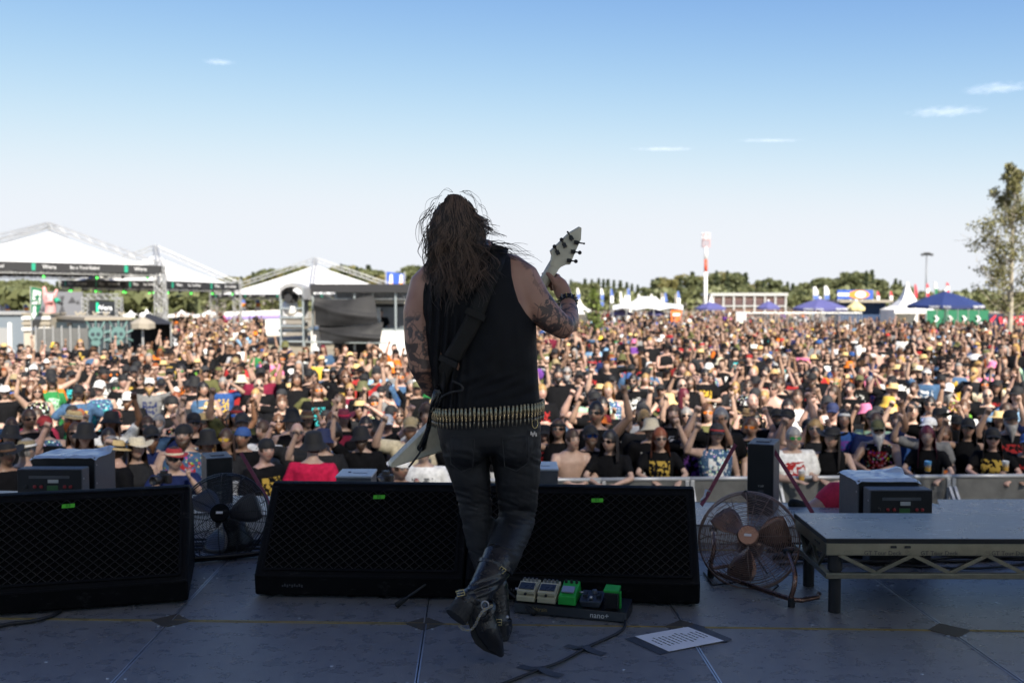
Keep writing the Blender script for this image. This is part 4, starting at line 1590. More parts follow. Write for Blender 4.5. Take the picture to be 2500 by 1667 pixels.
    c = mix(nt, mth(nt, 'MULTIPLY', pc, mth(nt, 'GREATER_THAN', n2.outputs['Distance'], .05)), c, pcol.outputs[2])
    nt.links.new(c, b.inputs['Base Color'])
    out['cloth'] = m
    # plain coloured: hats, hair, trousers
    for nm, ro, vs_ in (('hat_cloth', .8, 60), ('hair_tone', .55, 0), ('trouser_cloth', .85, 30)):
        m, nt, b, oi = base(nm, ro)
        no = nd(nt, 'ShaderNodeTexNoise')
        tc = nd(nt, 'ShaderNodeTexCoord')
        mp = nd(nt, 'ShaderNodeMapping')
        mp.inputs['Scale'].default_value = (1, 1, .12) if nm == 'hair_tone' else (1, 1, 1)
        nt.links.new(tc.outputs['Object'], mp.inputs[0])
        nt.links.new(mp.outputs[0], no.inputs['Vector'])
        no.inputs['Scale'].default_value = 90 if nm == 'hair_tone' else vs_
        mr = nd(nt, 'ShaderNodeMapRange')
        nt.links.new(no.outputs[0], mr.inputs[0])
        mr.inputs['From Min'].default_value = .3
        mr.inputs['From Max'].default_value = .7
        mr.inputs['To Min'].default_value = .6 if nm == 'hair_tone' else .8
        mr.inputs['To Max'].default_value = 1.4 if nm == 'hair_tone' else 1.15
        mm = nd(nt, 'ShaderNodeMix', data_type='RGBA', blend_type='MULTIPLY')
        mm.inputs[0].default_value = 1
        nt.links.new(oi.outputs['Color'], mm.inputs[6])
        nt.links.new(mr.outputs[0], mm.inputs[7])
        nt.links.new(mm.outputs[2], b.inputs['Base Color'])
        out[nm] = m
    m, nt, b, oi = base('lens_gloss', .12)
    nt.links.new(oi.outputs['Color'], b.inputs['Base Color'])
    out['lens'] = m
    return out
FM = figure_mats()
# ================================================================== AUDIENCE
VARS = [
    ('m', 'down', 'down', .15, -.10, 0), ('m', 'down', 'down', -.35, -.08, 0), ('b', 'down', 'down', .10, -.06, 0), ('f', 'down', 'down', -.2, -.10, 0),
    ('m', 'cross', 'cross', .10, -.10, 0), ('b', 'cross', 'cross', -.15, -.06, 0), ('m', 'fist', 'down', .1, -.15, 0), ('m', 'down', 'fist', -.1, -.15, 0),
    ('b', 'down', 'high', .1, -.15, 0), ('m', 'high', 'down', -.15, -.15, 0), ('f', 'high', 'high', 0, -.16, 0), ('f', 'down', 'fist', .15, -.14, 0),
    ('m', 'shade', 'down', .05, -.14, 0), ('m', 'down', 'horns', 0, -.16, 0), ('m', 'hips', 'hips', -.3, -.05, 0), ('m', 'lean', 'lean', .3, -.18, .17),
    ('f', 'lean', 'lean', -.35, -.18, .17), ('b', 'cup', 'lean', -.1, -.16, .12), ('f', 'lean_out', 'lean', .2, -.2, .17), ('m', 'cup', 'down', .2, -.12, 0),
    ('m', 'camera', 'camera', .45, .02, .05), ('f', 'cup', 'down', -.3, -.1, 0), ('m', 'fist', 'fist', 0, -.15, 0), ('m', 'wide', 'down', .1, -.12, 0),
    ('b', 'cup', 'fist', .05, -.12, 0), ('f', 'lean_out', 'fist', -.15, -.16, .05), ('m', 'horns', 'cup', -.2, -.12, 0),
]
POSE_WORDS = {
    ('down', 'down'): 'arms down', ('cross', 'cross'): 'arms folded', ('fist', 'down'): 'one fist raised', ('down', 'fist'): 'one fist raised',
    ('down', 'high'): 'fist held high', ('high', 'down'): 'fist held high', ('high', 'high'): 'both fists high', ('shade', 'down'): 'hand shading eyes',
    ('down', 'horns'): 'making the horns sign', ('hips', 'hips'): 'hands on hips', ('lean', 'lean'): 'leaning on the barrier', ('cup', 'lean'): 'leaning on the barrier',
    ('lean_out', 'lean'): 'leaning on the barrier', ('cup', 'down'): 'forearm raised', ('camera', 'camera'): 'hands at the face', ('fist', 'fist'): 'both fists raised',
    ('wide', 'down'): 'pointing upward', ('cup', 'fist'): 'fist raised', ('lean_out', 'fist'): 'fist raised at the barrier', ('horns', 'cup'): 'making the horns sign',
}
FIG = [figure(k, al, ar, yw, pt, .015, .5, ln) for k, al, ar, yw, pt, ln in VARS]
for fg in FIG:
    fg['body'].materials.append(FM['skin'])
    fg['shirt'].materials.append(FM['cloth'])
    fg['vest'].materials.append(FM['cloth'])
    fg['trousers'].materials.append(FM['trouser_cloth'])
HATS = {k: hat_mesh(k) for k in ('cap', 'cap_back', 'bucket', 'beanie', 'headband', 'straw', 'cowboy', 'fedora')}
BAND = hat_band_mesh('x')
HAIR = {k: hair_mesh(k) for k in ('short', 'long', 'wavy', 'mid', 'curly')}
BEARD = {k: beard_mesh(k) for k in ('full', 'long')}
GLASS = glasses_mesh()
for d_ in (HATS, ):
    for me in d_.values():
        me.materials.append(FM['hat_cloth'])
BAND.materials.append(FM['hat_cloth'])
for d_ in (HAIR, BEARD):
    for me in d_.values():
        me.materials.append(FM['hair_tone'])
GLASS.materials.append(FM['lens'])

COLS = {
    'black': (.0055, .0055, .0065), 'charcoal': (.02, .0205, .023), 'grey': (.16, .16, .16), 'white': (.72, .71, .68), 'cream': (.62, .54, .38),
    'red': (.32, .025, .025), 'crimson': (.50, .015, .06), 'maroon': (.14, .012, .03), 'orange': (.62, .16, .02), 'yellow': (.55, .36, .05), 'green': (.025, .17, .05),
    'olive': (.10, .10, .04), 'blue': (.03, .08, .24), 'navy': (.012, .02, .07), 'denim blue': (.05, .10, .18), 'purple': (.12, .04, .22), 'pink': (.60, .16, .28),
    'turquoise': (.04, .38, .40), 'tan': (.42, .27, .12), 'straw': (.58, .42, .19), 'brown': (.10, .05, .025), 'mint': (.35, .55, .38), 'lime': (.16, .40, .05),
    'light blue': (.25, .42, .60), 'khaki': (.28, .22, .12), 'gold': (.45, .30, .06), 'silver': (.4, .4, .42), 'mirror blue': (.02, .10, .40),
}
SKIN = {'fair': (.43, .285, .215), 'pink': (.46, .285, .225), 'tan': (.33, .205, .145), 'mid': (.27, .155, .10), 'dark': (.15, .075, .042)}
HAIRC = {'dark': (.012, .009, .008), 'brown': (.05, .026, .014), 'chestnut': (.10, .045, .02), 'blond': (.36, .22, .08), 'grey': (.22, .21, .20), 'red': (.22, .06, .02), 'burgundy': (.12, .012, .025), 'white': (.5, .48, .45)}
USED = {}
CROWD_GROUP = 'festival audience watching the band'

def child(name, me, parent, M, col):
    o = bpy.data.objects.new(name, me)
    COL.objects.link(o)
    o.parent = parent
    if M is not None:
        o.matrix_local = M
    o.color = (*col, 1)
    return o

def jit(c, a=.12):
    k = random.uniform(1 - a, 1 + a)
    return tuple(min(1, max(0, x * k)) for x in c)

HATFIT = {'cap': (0, 0, .002), 'cap_back': (0, 0, .002)}
def person(x, y, var, skin='fair', hair=('short', 'brown'), hat=None, glasses=None, shirt=('shirt', 'black', None, 0), beard=None, trousers='black',
           label=None, rz=None, scale=1.0, z=GROUND, group=CROWD_GROUP, name='person'):
    fg = FIG[var]
    b = bpy.data.objects.new(name, fg['body'])
    COL.objects.link(b)
    if rz is None:
        rz = math.atan2(-x, y - 2.0) + random.uniform(-.25, .25)
    b.location = (x, y, z)
    b.rotation_euler = (0, 0, rz)
    sw = random.uniform(.95, 1.06)
    b.scale = (scale * sw, scale * sw, scale)
    b.color = (*jit(SKIN[skin], .1), 1)
    hc = jit(HAIRC[hair[1]], .2)
    b['hair'] = hc
    b['beard'] = 0.0 if beard is None else (.85 if beard != 'stubble' else .55)
    if shirt:
        typ, col, ink, motif = shirt
        o = child('t_shirt' if typ == 'shirt' else ('vest' if typ == 'vest' else 'tank_top'), fg['shirt' if typ == 'shirt' else 'vest'], b, None, jit(COLS[col]))
        o['ink'] = COLS[ink] if ink else (.3, .3, .3)
        o['motif'] = float(motif)
    child('trousers', fg['trousers'], b, None, jit(COLS[trousers]))
    Mh = fg['Mh']
    if hair[0] != 'bald' and not (hat and hat[0] in ('beanie', 'cap', 'cap_back', 'bucket', 'cowboy', 'straw', 'fedora') and hair[0] == 'curly'):
        S = Matrix.Identity(4)
        if hat and hat[0] != 'headband':
            S = Matrix.Diagonal((.97, .97, .93, 1))
        child('hair', HAIR[hair[0]], b, Mh @ S, hc)
    if beard in ('full', 'long'):
        child('beard', BEARD[beard], b, Mh, hc)
    if hat:
        tilt = Matrix.Rotation(random.uniform(-.1, .12), 4, 'X') @ Matrix.Rotation(random.uniform(-.08, .08), 4, 'Y')
        h = child('hat' if hat[0] in ('straw', 'cowboy', 'fedora', 'bucket') else ('headband' if hat[0] == 'headband' else 'cap'), HATS[hat[0]], b, Mh @ tilt, jit(COLS[hat[1]]))
        if len(hat) > 2:
            child('hat_band', BAND, h, None, COLS[hat[2]])
    if glasses:
        child('sunglasses', GLASS, b, Mh, COLS[glasses])
    tag(b, label, 'person', group)
    return b

# ---- the people one can tell apart, by the pixel of the head and the height it stands at
FT = {}
def who(key, u, v, var, label, hh=1.62, **kw):
    p = G(u, v, GROUND + hh)
    FT[key] = person(p.x, p.y, var, label=label, **kw)
    return FT[key]
B = ('shirt', 'black', None, 0)
def tee(c, ink=None, m=1):
    return ('shirt', c, ink, m if ink else 0)
def vst(c, ink=None, m=2):
    return ('vest', c, ink, m if ink else 0)
L = 1.50
who('a', 1391, 1093, 15, 'bare chested young man leaning on the barrier by the pale lidded box', L, hair=('short', 'brown'), shirt=None, trousers='black', rz=.15)
who('b', 1441, 1079, 0, 'bearded person in black cap and blue mirrored glasses with pale scarf', 1.56, hat=('cap', 'black'), glasses='mirror blue', beard='full', hair=('short', 'brown'))
who('c', 1493, 1096, 16, 'person with dark tied hair and sunglasses leaning beside the bare chested man', L, hair=('mid', 'dark'), glasses='black')
who('d', 1609, 1090, 18, 'person with coppery bob and round sunglasses resting folded arms on barrier', L, hair=('mid', 'red'), glasses='charcoal', shirt=tee('black', 'gold'), rz=-.1)
who('e', 1747, 1074, 7, 'person in grey and red cap and patched denim vest raising a fist', 1.56, hat=('cap', 'charcoal', 'red'), hair=('mid', 'dark'), shirt=vst('denim blue', 'white'), rz=.1)
who('f', 1590, 1049, 6, 'person in large cream bucket hat raising a fist', 1.62, hat=('bucket', 'cream'), glasses='black', shirt=tee('black', 'white'))
who('g', 1463, 1038, 1, 'bearded person in bright orange brimmed hat and sunglasses', 1.62, hat=('straw', 'orange'), glasses='black', beard='full', hair=('short', 'brown'), shirt=tee('black', 'orange'))
who('h', 1363, 1054, 11, 'person in black headband and sunglasses with tank top beside the guitarist', 1.6, hat=('headband', 'black'), glasses='black', hair=('mid', 'brown'), shirt=('tank', 'black', None, 0), skin='tan')
who('i', 1664, 972, 3, 'person with long crimson wavy hair and dark top', 1.6, hair=('wavy', 'burgundy'), shirt=('tank', 'black', None, 0), rz=1.1)
who('j', 1413, 930, 0, 'person in plain black cap and black t-shirt standing in the open', 1.64, hat=('cap', 'black'), shirt=tee('black', 'silver'), scale=1.05)
who('k', 1720, 925, 4, 'person in black t-shirt with big yellow and red band print', 1.64, glasses='black', shirt=tee('black', 'yellow'), scale=1.05, hair=('short', 'dark'))
who('l', 1634, 983, 2, 'person in pale straw hat turned away from the stage', 1.62, hat=('bucket', 'straw'), shirt=tee('olive'), hair=('short', 'grey'))
who('m', 1828, 1021, 6, 'person in tan cowboy hat and dark sunglasses', 1.62, hat=('cowboy', 'tan', 'brown'), glasses='black', skin='pink', beard='stubble')
who('n', 1927, 1085, 17, 'person in white t-shirt with red print and green sunglasses holding a cup', 1.53, glasses='green', shirt=tee('white', 'red'), hair=('short', 'grey'), beard='stubble', rz=.1)
who('o', 2032, 1093, 16, 'person in black cowboy hat with long dark hair at the barrier', 1.48, hat=('cowboy', 'black', 'charcoal'), hair=('long', 'dark'), shirt=('tank', 'black', None, 0))
who('p', 2151, 1057, 15, 'person in olive cap with long white goatee and sleeveless leather vest', 1.56, hat=('cap', 'olive'), glasses='black', beard='long', hair=('short', 'white'), shirt=vst('black', 'red'), skin='tan')
who('q', 2270, 1085, 18, 'person with burgundy fringe and long hair holding a blue cup', 1.50, hair=('long', 'burgundy'), shirt=tee('black'))
who('r', 2361, 1057, 25, 'person in black cap, sunglasses and black tank top with fist up', 1.56, hat=('cap', 'black'), glasses='black', hair=('mid', 'dark'), shirt=('tank', 'black', None, 0), skin='tan')
who('s', 2466, 1041, 24, 'person with huge grey beard and black t-shirt with red lettering', 1.62, hat=('cap', 'black'), beard='long', hair=('short', 'grey'), shirt=tee('black', 'red'), scale=1.04, skin='tan')
who('t', 2171, 991, 19, 'person in yellow and orange bucket hat drinking from a cup', 1.62, hat=('bucket', 'yellow', 'orange'), shirt=tee('charcoal'), beard='stubble', hair=('short', 'grey'), skin='pink')
who('u', 2317, 955, 2, 'person in white cap with long grey beard and patterned shirt', 1.62, hat=('cap', 'white'), beard='long', hair=('short', 'grey'), glasses='black', shirt=vst('brown', 'gold'))
who('v', 1991, 1057, 11, 'person with blond tied hair and sunglasses behind the black cowboy hat', 1.58, hair=('mid', 'blond'), glasses='black', shirt=('tank', 'charcoal', None, 0))
who('w', 1897, 1021, 24, 'bearded person in black cap behind the white t-shirt', 1.62, hat=('cap', 'black'), beard='full', hair=('short', 'dark'), shirt=vst('olive', 'yellow'), skin='tan')
who('x', 2270, 1049, 7, 'person in white cap with fist up behind the burgundy hair', 1.60, hat=('cap', 'white'), shirt=tee('grey'))
who('y', 425.6, 1124, 20, 'photographer in red fedora and glasses holding a camera in the pit', 1.60, hat=('fedora', 'red', 'cream'), glasses='charcoal', shirt=tee('navy'), hair=('short', 'brown'), group='people working in the pit')
who('z', 333, 1112, 11, 'person in cream lace cowboy hat with long brown hair', 1.55, hat=('cowboy', 'cream'), hair=('long', 'brown'), shirt=('tank', 'charcoal', None, 0))
who('a2', 286, 1118, 1, 'person in woven straw hat and sunglasses beside the cream cowboy hat', 1.55, hat=('straw', 'straw', 'black'), glasses='black', skin='pink', hair=('short', 'brown'), rz=-.9)
who('b2', 59.5, 1118, 2, 'person in beige felt hat with white band behind the amplifier box', 1.55, hat=('fedora', 'khaki', 'white'), shirt=tee('charcoal'), hair=('short', 'grey'), rz=2.6)
who('c2', 15, 1133, 0, 'person with dark goatee in black cowboy hat', 1.53, hat=('cowboy', 'black', 'brown'), beard='stubble', skin='mid', hair=('short', 'dark'))
who('d2', 449, 1073, 5, 'large bearded person in black patterned bandana and denim vest with patches', 1.66, hat=('beanie', 'black'), beard='full', hair=('short', 'brown'), shirt=vst('denim blue', 'red'), scale=1.05)
who('e2', 506, 1088, 0, 'person in black bucket hat with dark goatee and sunglasses', 1.58, hat=('bucket', 'black'), glasses='black', beard='stubble', hair=('short', 'dark'), skin='tan')
who('f2', 553.6, 1091, 3, 'person wearing bright yellow sunglasses', 1.55, glasses='yellow', hair=('mid', 'brown'), shirt=tee('charcoal'), skin='tan')
who('g2', 592, 1082, 1, 'person in bright blue beanie', 1.56, hat=('beanie', 'blue'), hair=('short', 'dark'), skin='mid')
who('h2', 27, 1082, 3, 'person in black and white bucket hat with black bob', 1.55, hat=('bucket', 'black', 'white'), hair=('mid', 'dark'))
who('i2', 646, 1118, 1, 'person in backward black cap looking aside behind the speaker', 1.55, hat=('cap_back', 'black'), shirt=tee('black', 'gold'), rz=.9, skin='pink')
who('j2', 184.5, 1025, 1, 'person in straw boater hat with turquoise bandana and green shirt', 1.62, hat=('straw', 'straw', 'cream'), shirt=tee('green'), beard='full', hair=('short', 'red'), rz=-.7)
who('k2', 512, 1005, 2, 'person in golden straw hat with white band looking down', 1.6, hat=('straw', 'straw', 'white'), shirt=tee('black'))
who('l2', 417, 999, 4, 'person in black hooded top with hood up and beard', 1.66, hat=('beanie', 'black'), beard='stubble', hair=('mid', 'dark'), shirt=tee('black'), scale=1.06)
who('m2', 301, 942, 0, 'person with orange scarf round the neck and black t-shirt', 1.64, hat=('cap_back', 'black'), skin='pink', shirt=tee('black', 'white'), scale=1.05)
who('n2', 128, 939, 3, 'person with blond hair in bright green t-shirt', 1.6, hair=('wavy', 'blond'), hat=('cap', 'black'), shirt=tee('green', 'mint'))
who('o2', 77, 951, 21, 'person with long light brown hair and black shirt with lime print', 1.6, hair=('long', 'chestnut'), shirt=tee('black', 'lime'))
who('p2', 208, 954, 0, 'bearded person in sleeveless leather vest with red neck chain', 1.62, glasses='black', beard='full', hair=('bald', 'brown'), shirt=vst('black', 'red', 2), skin='pink')
who('q2', 327, 915, 4, 'person with red bandana round the neck and golden print t-shirt', 1.66, hat=('cap', 'charcoal'), shirt=tee('black', 'gold'), beard='stubble', scale=1.05)
who('r2', 476, 951, 0, 'person in black bucket hat, sunglasses and plain black polo shirt', 1.64, hat=('bucket', 'black'), glasses='black', shirt=tee('black'), skin='pink', scale=1.06)
who('s2', 545, 936, 12, 'grey haired person in blue football shirt', 1.64, hair=('short', 'grey'), shirt=tee('blue', 'yellow'), skin='tan')
who('t2', 763, 1100, 0, 'security guard in crimson t-shirt and black bucket hat facing the crowd', 1.66, hat=('bucket', 'black'), shirt=tee('crimson'), hair=('short', 'dark'), rz=math.pi - .15, group='people working in the pit', scale=1.05)
who('u2', 789, 1085, 7, 'person in navy bucket hat with white stripe and raised fist', 1.58, hat=('bucket', 'navy', 'white'), shirt=tee('charcoal'))
who('v2', 883, 1074, 13, 'bearded person in black bucket hat and sunglasses by the pit', 1.6, hat=('bucket', 'black'), glasses='black', beard='full', hair=('short', 'brown'))
who('w2', 975, 1156, 20, 'photographer in backward white cap aiming a camera in the pit', 1.50, hat=('cap_back', 'white'), shirt=tee('navy'), skin='tan', group='people working in the pit', scale=.96)
who('x2', 748, 1026, 0, 'person in very wide brown hat with white face mask', 1.62, hat=('straw', 'brown', 'khaki'), hair=('mid', 'brown'))
who('y2', 837, 1023, 2, 'person in maroon cowboy hat', 1.62, hat=('cowboy', 'maroon', 'crimson'), hair=('mid', 'dark'))
who('z2', 814, 1074, 1, 'person with big dark curly hair looking down', 1.58, hair=('curly', 'dark'), skin='tan', shirt=vst('olive', 'white'))
who('a3', 725, 1067, 22, 'balding person with glasses raising both hands near the guard', 1.58, hair=('bald', 'blond'), glasses='charcoal', skin='pink', shirt=tee('charcoal'))
who('b3', 646, 1054, 1, 'person with short reddish beard in white top with blue scarf', 1.62, beard='stubble', hair=('short', 'brown'), shirt=tee('white'), rz=-.3)
who('c3', 832, 980, 23, 'person with flying long brown hair in black sleeveless top', 1.64, hair=('wavy', 'brown'), shirt=('tank', 'black', None, 0), rz=-.5)
who('d3', 756, 926, 14, 'person in black tank top with white oval print, hands on hips', 1.64, hat=('cap', 'black'), glasses='black', shirt=('tank', 'black', 'white', 1), scale=1.05, trousers='charcoal')
who('e3', 955, 1013, 7, 'bearded person in black cap and sunglasses with arm up beside the guitar wing', 1.62, hat=('cap', 'black'), glasses='black', beard='full', hair=('short', 'red'), skin='pink')
who('f3', 911, 985, 12, 'person in headband and orange sport glasses', 1.64, hat=('headband', 'black'), glasses='orange', beard='full', hair=('short', 'brown'), shirt=vst('olive', 'white'))
who('g3', 1034, 1118, 0, 'person in white t-shirt with grey print standing behind the guitar', 1.55, shirt=tee('white', 'grey'), hair=('short', 'brown'))

# ---- everyone else: random looks, the nearest as individuals, the far ones as one mass
taken = [(o.location.x, o.location.y) for o in FT.values()]
def pick(seq):
    return random.choices([a for a, w in seq], [w for a, w in seq])[0]
TEE = [('black', 68), ('charcoal', 9), ('grey', 4), ('white', 8), ('cream', 2), ('red', 1.2), ('maroon', 2), ('blue', 1.2), ('navy', 4), ('olive', 4), ('green', .6), ('light blue', 1.5), ('denim blue', 3), ('mint', .7), ('orange', .4), ('yellow', .4), ('purple', .4), ('pink', .4)]
INK = [('white', 30), ('silver', 15), ('red', 18), ('gold', 8), ('yellow', 6), ('orange', 5), ('lime', 4), ('blue', 4), ('turquoise', 4), ('purple', 3)]
HAT = [(None, 58), ('cap', 26), ('cap_back', 4), ('bucket', 5), ('straw', 6), ('cowboy', 4), ('beanie', 4), ('headband', 3), ('fedora', 2)]
HATC = {'cap': [('black', 60), ('charcoal', 10), ('olive', 6), ('white', 9), ('navy', 4), ('red', 4), ('khaki', 4), ('blue', 2), ('yellow', 1)],
        'bucket': [('black', 55), ('cream', 8), ('olive', 8), ('white', 6), ('yellow', 4), ('orange', 3), ('pink', 3), ('navy', 5)],
        'straw': [('straw', 70), ('cream', 15), ('tan', 15)], 'cowboy': [('straw', 20), ('black', 45), ('brown', 20), ('white', 8), ('tan', 10)],
        'beanie': [('black', 60), ('navy', 10), ('red', 10), ('grey', 10), ('blue', 6)], 'headband': [('black', 60), ('red', 20), ('white', 20)],
        'fedora': [('black', 50), ('straw', 30), ('brown', 20)]}
HATC['cap_back'] = HATC['cap']
HATWORD = {'cap': 'cap', 'cap_back': 'backward cap', 'bucket': 'bucket hat', 'straw': 'round brimmed hat', 'cowboy': 'cowboy hat', 'beanie': 'beanie', 'headband': 'headband', 'fedora': 'fedora'}
HAIRK = [('short', 56), ('long', 15), ('wavy', 8), ('mid', 10), ('curly', 3), ('bald', 8)]
HAIRCW = [('dark', 28), ('brown', 34), ('chestnut', 14), ('blond', 10), ('grey', 10), ('red', 4), ('burgundy', 1)]
SKINW = [('fair', 40), ('pink', 25), ('tan', 24), ('mid', 8), ('dark', 3)]
def look(front, can_lean=False):
    ids = [0, 1, 2, 3, 4, 5, 14, 19, 21]
    up = [6, 7, 8, 9, 10, 11, 12, 13, 22, 23, 24, 26]
    var = random.choice(up) if random.random() < (.74 if front else .34) else random.choice(ids)
    if can_lean and random.random() < .7:
        var = random.choice([15, 16, 17, 18, 25])
    kind = VARS[var][0]
    hk = pick(HAIRK)
    if kind == 'f':
        hk = pick([('long', 50), ('wavy', 25), ('mid', 25)])
    hat = pick(HAT)
    typ = pick([('shirt', 74), ('vest', 9), ('tank', 12), (None, 5 if kind != 'f' else 0)])
    sc, ink = pick(TEE), None
    motif = 0
    if typ == 'vest':
        sc, ink, motif = pick([('denim blue', 50), ('black', 50)]), pick(INK), 2
    elif typ and random.random() < .55:
        ink, motif = pick(INK), 1
        if sc in ('white', 'cream', 'yellow', 'mint', 'grey'):
            ink = random.choice(['black', 'red', 'navy'])
    gl = pick([(None, 60), ('black', 34), ('mirror blue', 3), ('orange', 2), ('green', 2), ('charcoal', 5)])
    be = None
    if kind != 'f':
        be = pick([(None, 46), ('stubble', 28), ('full', 22), ('long', 4)])
    hcol = pick(HAIRCW)
    hatspec = (hat, pick(HATC[hat])) if hat else None
    return dict(var=var, hair=(hk, hcol), hat=hatspec, shirt=(typ, sc, ink, motif) if typ else None, glasses=gl, beard=be, skin=pick(SKINW),
                trousers=pick([('black', 50), ('charcoal', 20), ('olive', 10), ('denim blue', 15), ('khaki', 8)]), scale=random.gauss(1.0, .045) * (.95 if kind == 'f' else 1.0))
def describe(k, row):
    s = k['shirt']
    if s is None:
        d = 'bare chested person'
    else:
        d = 'person in %s %s' % (s[1], {'shirt': 't-shirt', 'vest': 'patched vest', 'tank': 'tank top'}[s[0]])
        if s[3] == 1:
            d += ' with %s print' % s[2]
    bits = []
    if k['hat']:
        bits.append('%s %s' % (k['hat'][1] if k['hat'][1] != 'straw' else 'straw coloured', HATWORD[k['hat'][0]]))
    elif k['hair'][0] == 'bald':
        bits.append('shaved head')
    else:
        bits.append('%s %s hair' % ({'short': 'short', 'long': 'long', 'wavy': 'wavy', 'mid': 'shoulder length', 'curly': 'curly'}[k['hair'][0]], k['hair'][1]))
    if k['glasses'] and len(bits) < 3:
        bits.append('glasses')
    if k['beard'] in ('full', 'long'):
        bits.append('beard' if k['beard'] == 'full' else 'long beard')
    v = VARS[k['var']]
    return ' '.join((d + ', ' + ', '.join(bits) + ', ' + POSE_WORDS[(v[1], v[2])]).split()[:16])

def allowed(x, y):
    u = 1250 + F * x / y
    if u < -140 or u > 2640:
        return False
    if y > 30.5 and 640 < u < 1020:
        return False
    if y > 32.5 and u < 425:
        return False
    return y < 112
cand = []
y = 11.35
while y < 112:
    near = y < 14.4
    if near:
        step, sx, drop = .56, .56, .06
    elif y < 17.3:
        step, sx, drop = .8, .8, .62
    elif y < 24:
        step, sx, drop = .74, .66, .12
    elif y < 62:
        step, sx, drop = .84 + (y - 24) * .004, .74 + (y - 24) * .004, .14
    else:
        step, sx, drop = 2.4, 1.3, .25
    hw = y * .56 + .6
    x = -hw + random.random() * sx
    while x < hw:
        xx, yy = x + random.uniform(-.3, .3) * sx, y + random.uniform(-.32, .32) * step + .05 * x
        if random.random() > drop and allowed(xx, yy) and yy > bar_y(xx) + .36:
            if all((xx - a) ** 2 + (yy - b) ** 2 > .40 ** 2 for a, b in taken):
                cand.append((yy, xx))
        x += sx
    y += step
cand.sort()
N_IND = 300 - len(FT)
far = []
n_ind = 0
for yy, xx in cand:
    u = 1250 + F * xx / yy
    hidden = 1058 < u < 1290 or u < -60 or u > 2560
    if n_ind < N_IND and not hidden:
        k = look(yy < 15, yy < bar_y(xx) + .62)
        lean_y = yy
        person(xx, yy, label=describe(k, yy), **k)
        n_ind += 1
    else:
        far.append((xx, yy))

# ---- the distant crowd: one mass
def lo_mesh(me, target, zmin):
    n = len(get_tris(me))
    m2 = me.copy()
    out = eval_mesh(m2, [('DECIMATE', dict(ratio=min(1, target / n)))])
    v, t = get_v(out).copy(), get_tris(out).copy()
    keep = v[t][:, :, 2].max(axis=1) > zmin
    bpy.data.meshes.remove(out)
    bpy.data.meshes.remove(m2)
    return v, t[keep]
LOD = []
for lev, (nb, ns) in enumerate(((750, 330), (330, 150))):
    row = []
    for vi in (0, 1, 2, 3, 4, 5, 6, 7, 8, 9, 10, 11, 12, 13, 14, 19, 22, 23):
        fg = FIG[vi]
        row.append((lo_mesh(fg['body'], nb, .72), lo_mesh(fg['shirt'], ns, .0), lo_mesh(fg['vest'], ns, .0), np.array(fg['Mh']), VARS[vi][0]))
    LOD.append(row)
def vt(me):
    return get_v(me).copy(), get_tris(me).copy()
LHAT = {k: vt(hat_mesh(k, True)) for k in HATS}
LHAIR = {k: vt(hair_mesh(k, True)) for k in ('short', 'long', 'wavy', 'mid', 'curly')}
LGL = vt(glasses_mesh(True))
AV, AT, AC = [], [], []
off = 0
def emit(v, t, c):
    global off
    AV.append(v)
    AT.append(t + off)
    AC.append(c if isinstance(c, np.ndarray) else np.tile(np.array(c, np.float32), (len(t), 1)))
    off += len(v)
for xx, yy in far:
    row = LOD[0 if yy < 32 else 1]
    k = look(False)
    r = random.random()
    q = random.choice(row[6:14]) if r < .26 else random.choice(row[:6])
    (bv, bt), (sv, st), (vv_, vt_), Mh, kind = q
    rz = math.atan2(-xx, yy - 2.0) + random.gauss(0, .35)
    sc = k['scale']
    ca, sa = math.cos(rz), math.sin(rz)
    Rm = np.array(((ca, -sa, 0), (sa, ca, 0), (0, 0, 1))) * sc
    T = np.array((xx, yy, GROUND))
    put = lambda v: v @ Rm.T + T
    puth = lambda v: put(v @ Mh[:3, :3].T + Mh[:3, 3])
    emit(put(bv), bt, jit(SKIN[k['skin']], .15))
    s = k['shirt']
    if s:
        sv2, st2 = (sv, st) if s[0] == 'shirt' else (vv_, vt_)
        cc = np.tile(np.array(jit(COLS[s[1]], .25), np.float32), (len(st2), 1))
        if s[3]:
            ce = sv2[st2].mean(axis=1)
            msk = (ce[:, 1] < -.02) & (abs(ce[:, 0]) < .11) & (ce[:, 2] > 1.07) & (ce[:, 2] < 1.36) & (rng.random(len(ce)) < .55)
            cc[msk] = COLS[s[2]]
        emit(put(sv2), st2, cc)
    hk = k['hair'][0]
    if hk != 'bald':
        v, t = LHAIR[hk]
        emit(puth(v), t, jit(HAIRC[k['hair'][1]], .3))
    if k['hat']:
        v, t = LHAT[k['hat'][0]]
        emit(puth(v), t, jit(COLS[k['hat'][1]], .2))
    if k['glasses']:
        emit(puth(LGL[0]), LGL[1], COLS[k['glasses']])
AV, AT, AC = np.concatenate(AV), np.concatenate(AT), np.concatenate(AC)
me = bpy.data.meshes.new('distant_crowd')
me.vertices.add(len(AV))
me.vertices.foreach_set('co', AV.astype(np.float32).ravel())
me.loops.add(len(AT) * 3)
me.loops.foreach_set('vertex_index', AT.astype(np.int32).ravel())
me.polygons.add(len(AT))
me.polygons.foreach_set('loop_start', np.arange(len(AT), dtype=np.int32) * 3)
me.polygons.foreach_set('use_smooth', np.ones(len(AT), bool))
ca_ = me.attributes.new('tint', 'FLOAT_COLOR', 'FACE')
ca_.data.foreach_set('color', np.concatenate([AC, np.ones((len(AC), 1), np.float32)], 1).astype(np.float32).ravel())
me.update(calc_edges=True)
mc = bpy.data.materials.new('crowd_tints')
mc.use_nodes = True
b_ = mc.node_tree.nodes['Principled BSDF']
b_.inputs['Roughness'].default_value = .8
b_.inputs['Specular IOR Level'].default_value = .15
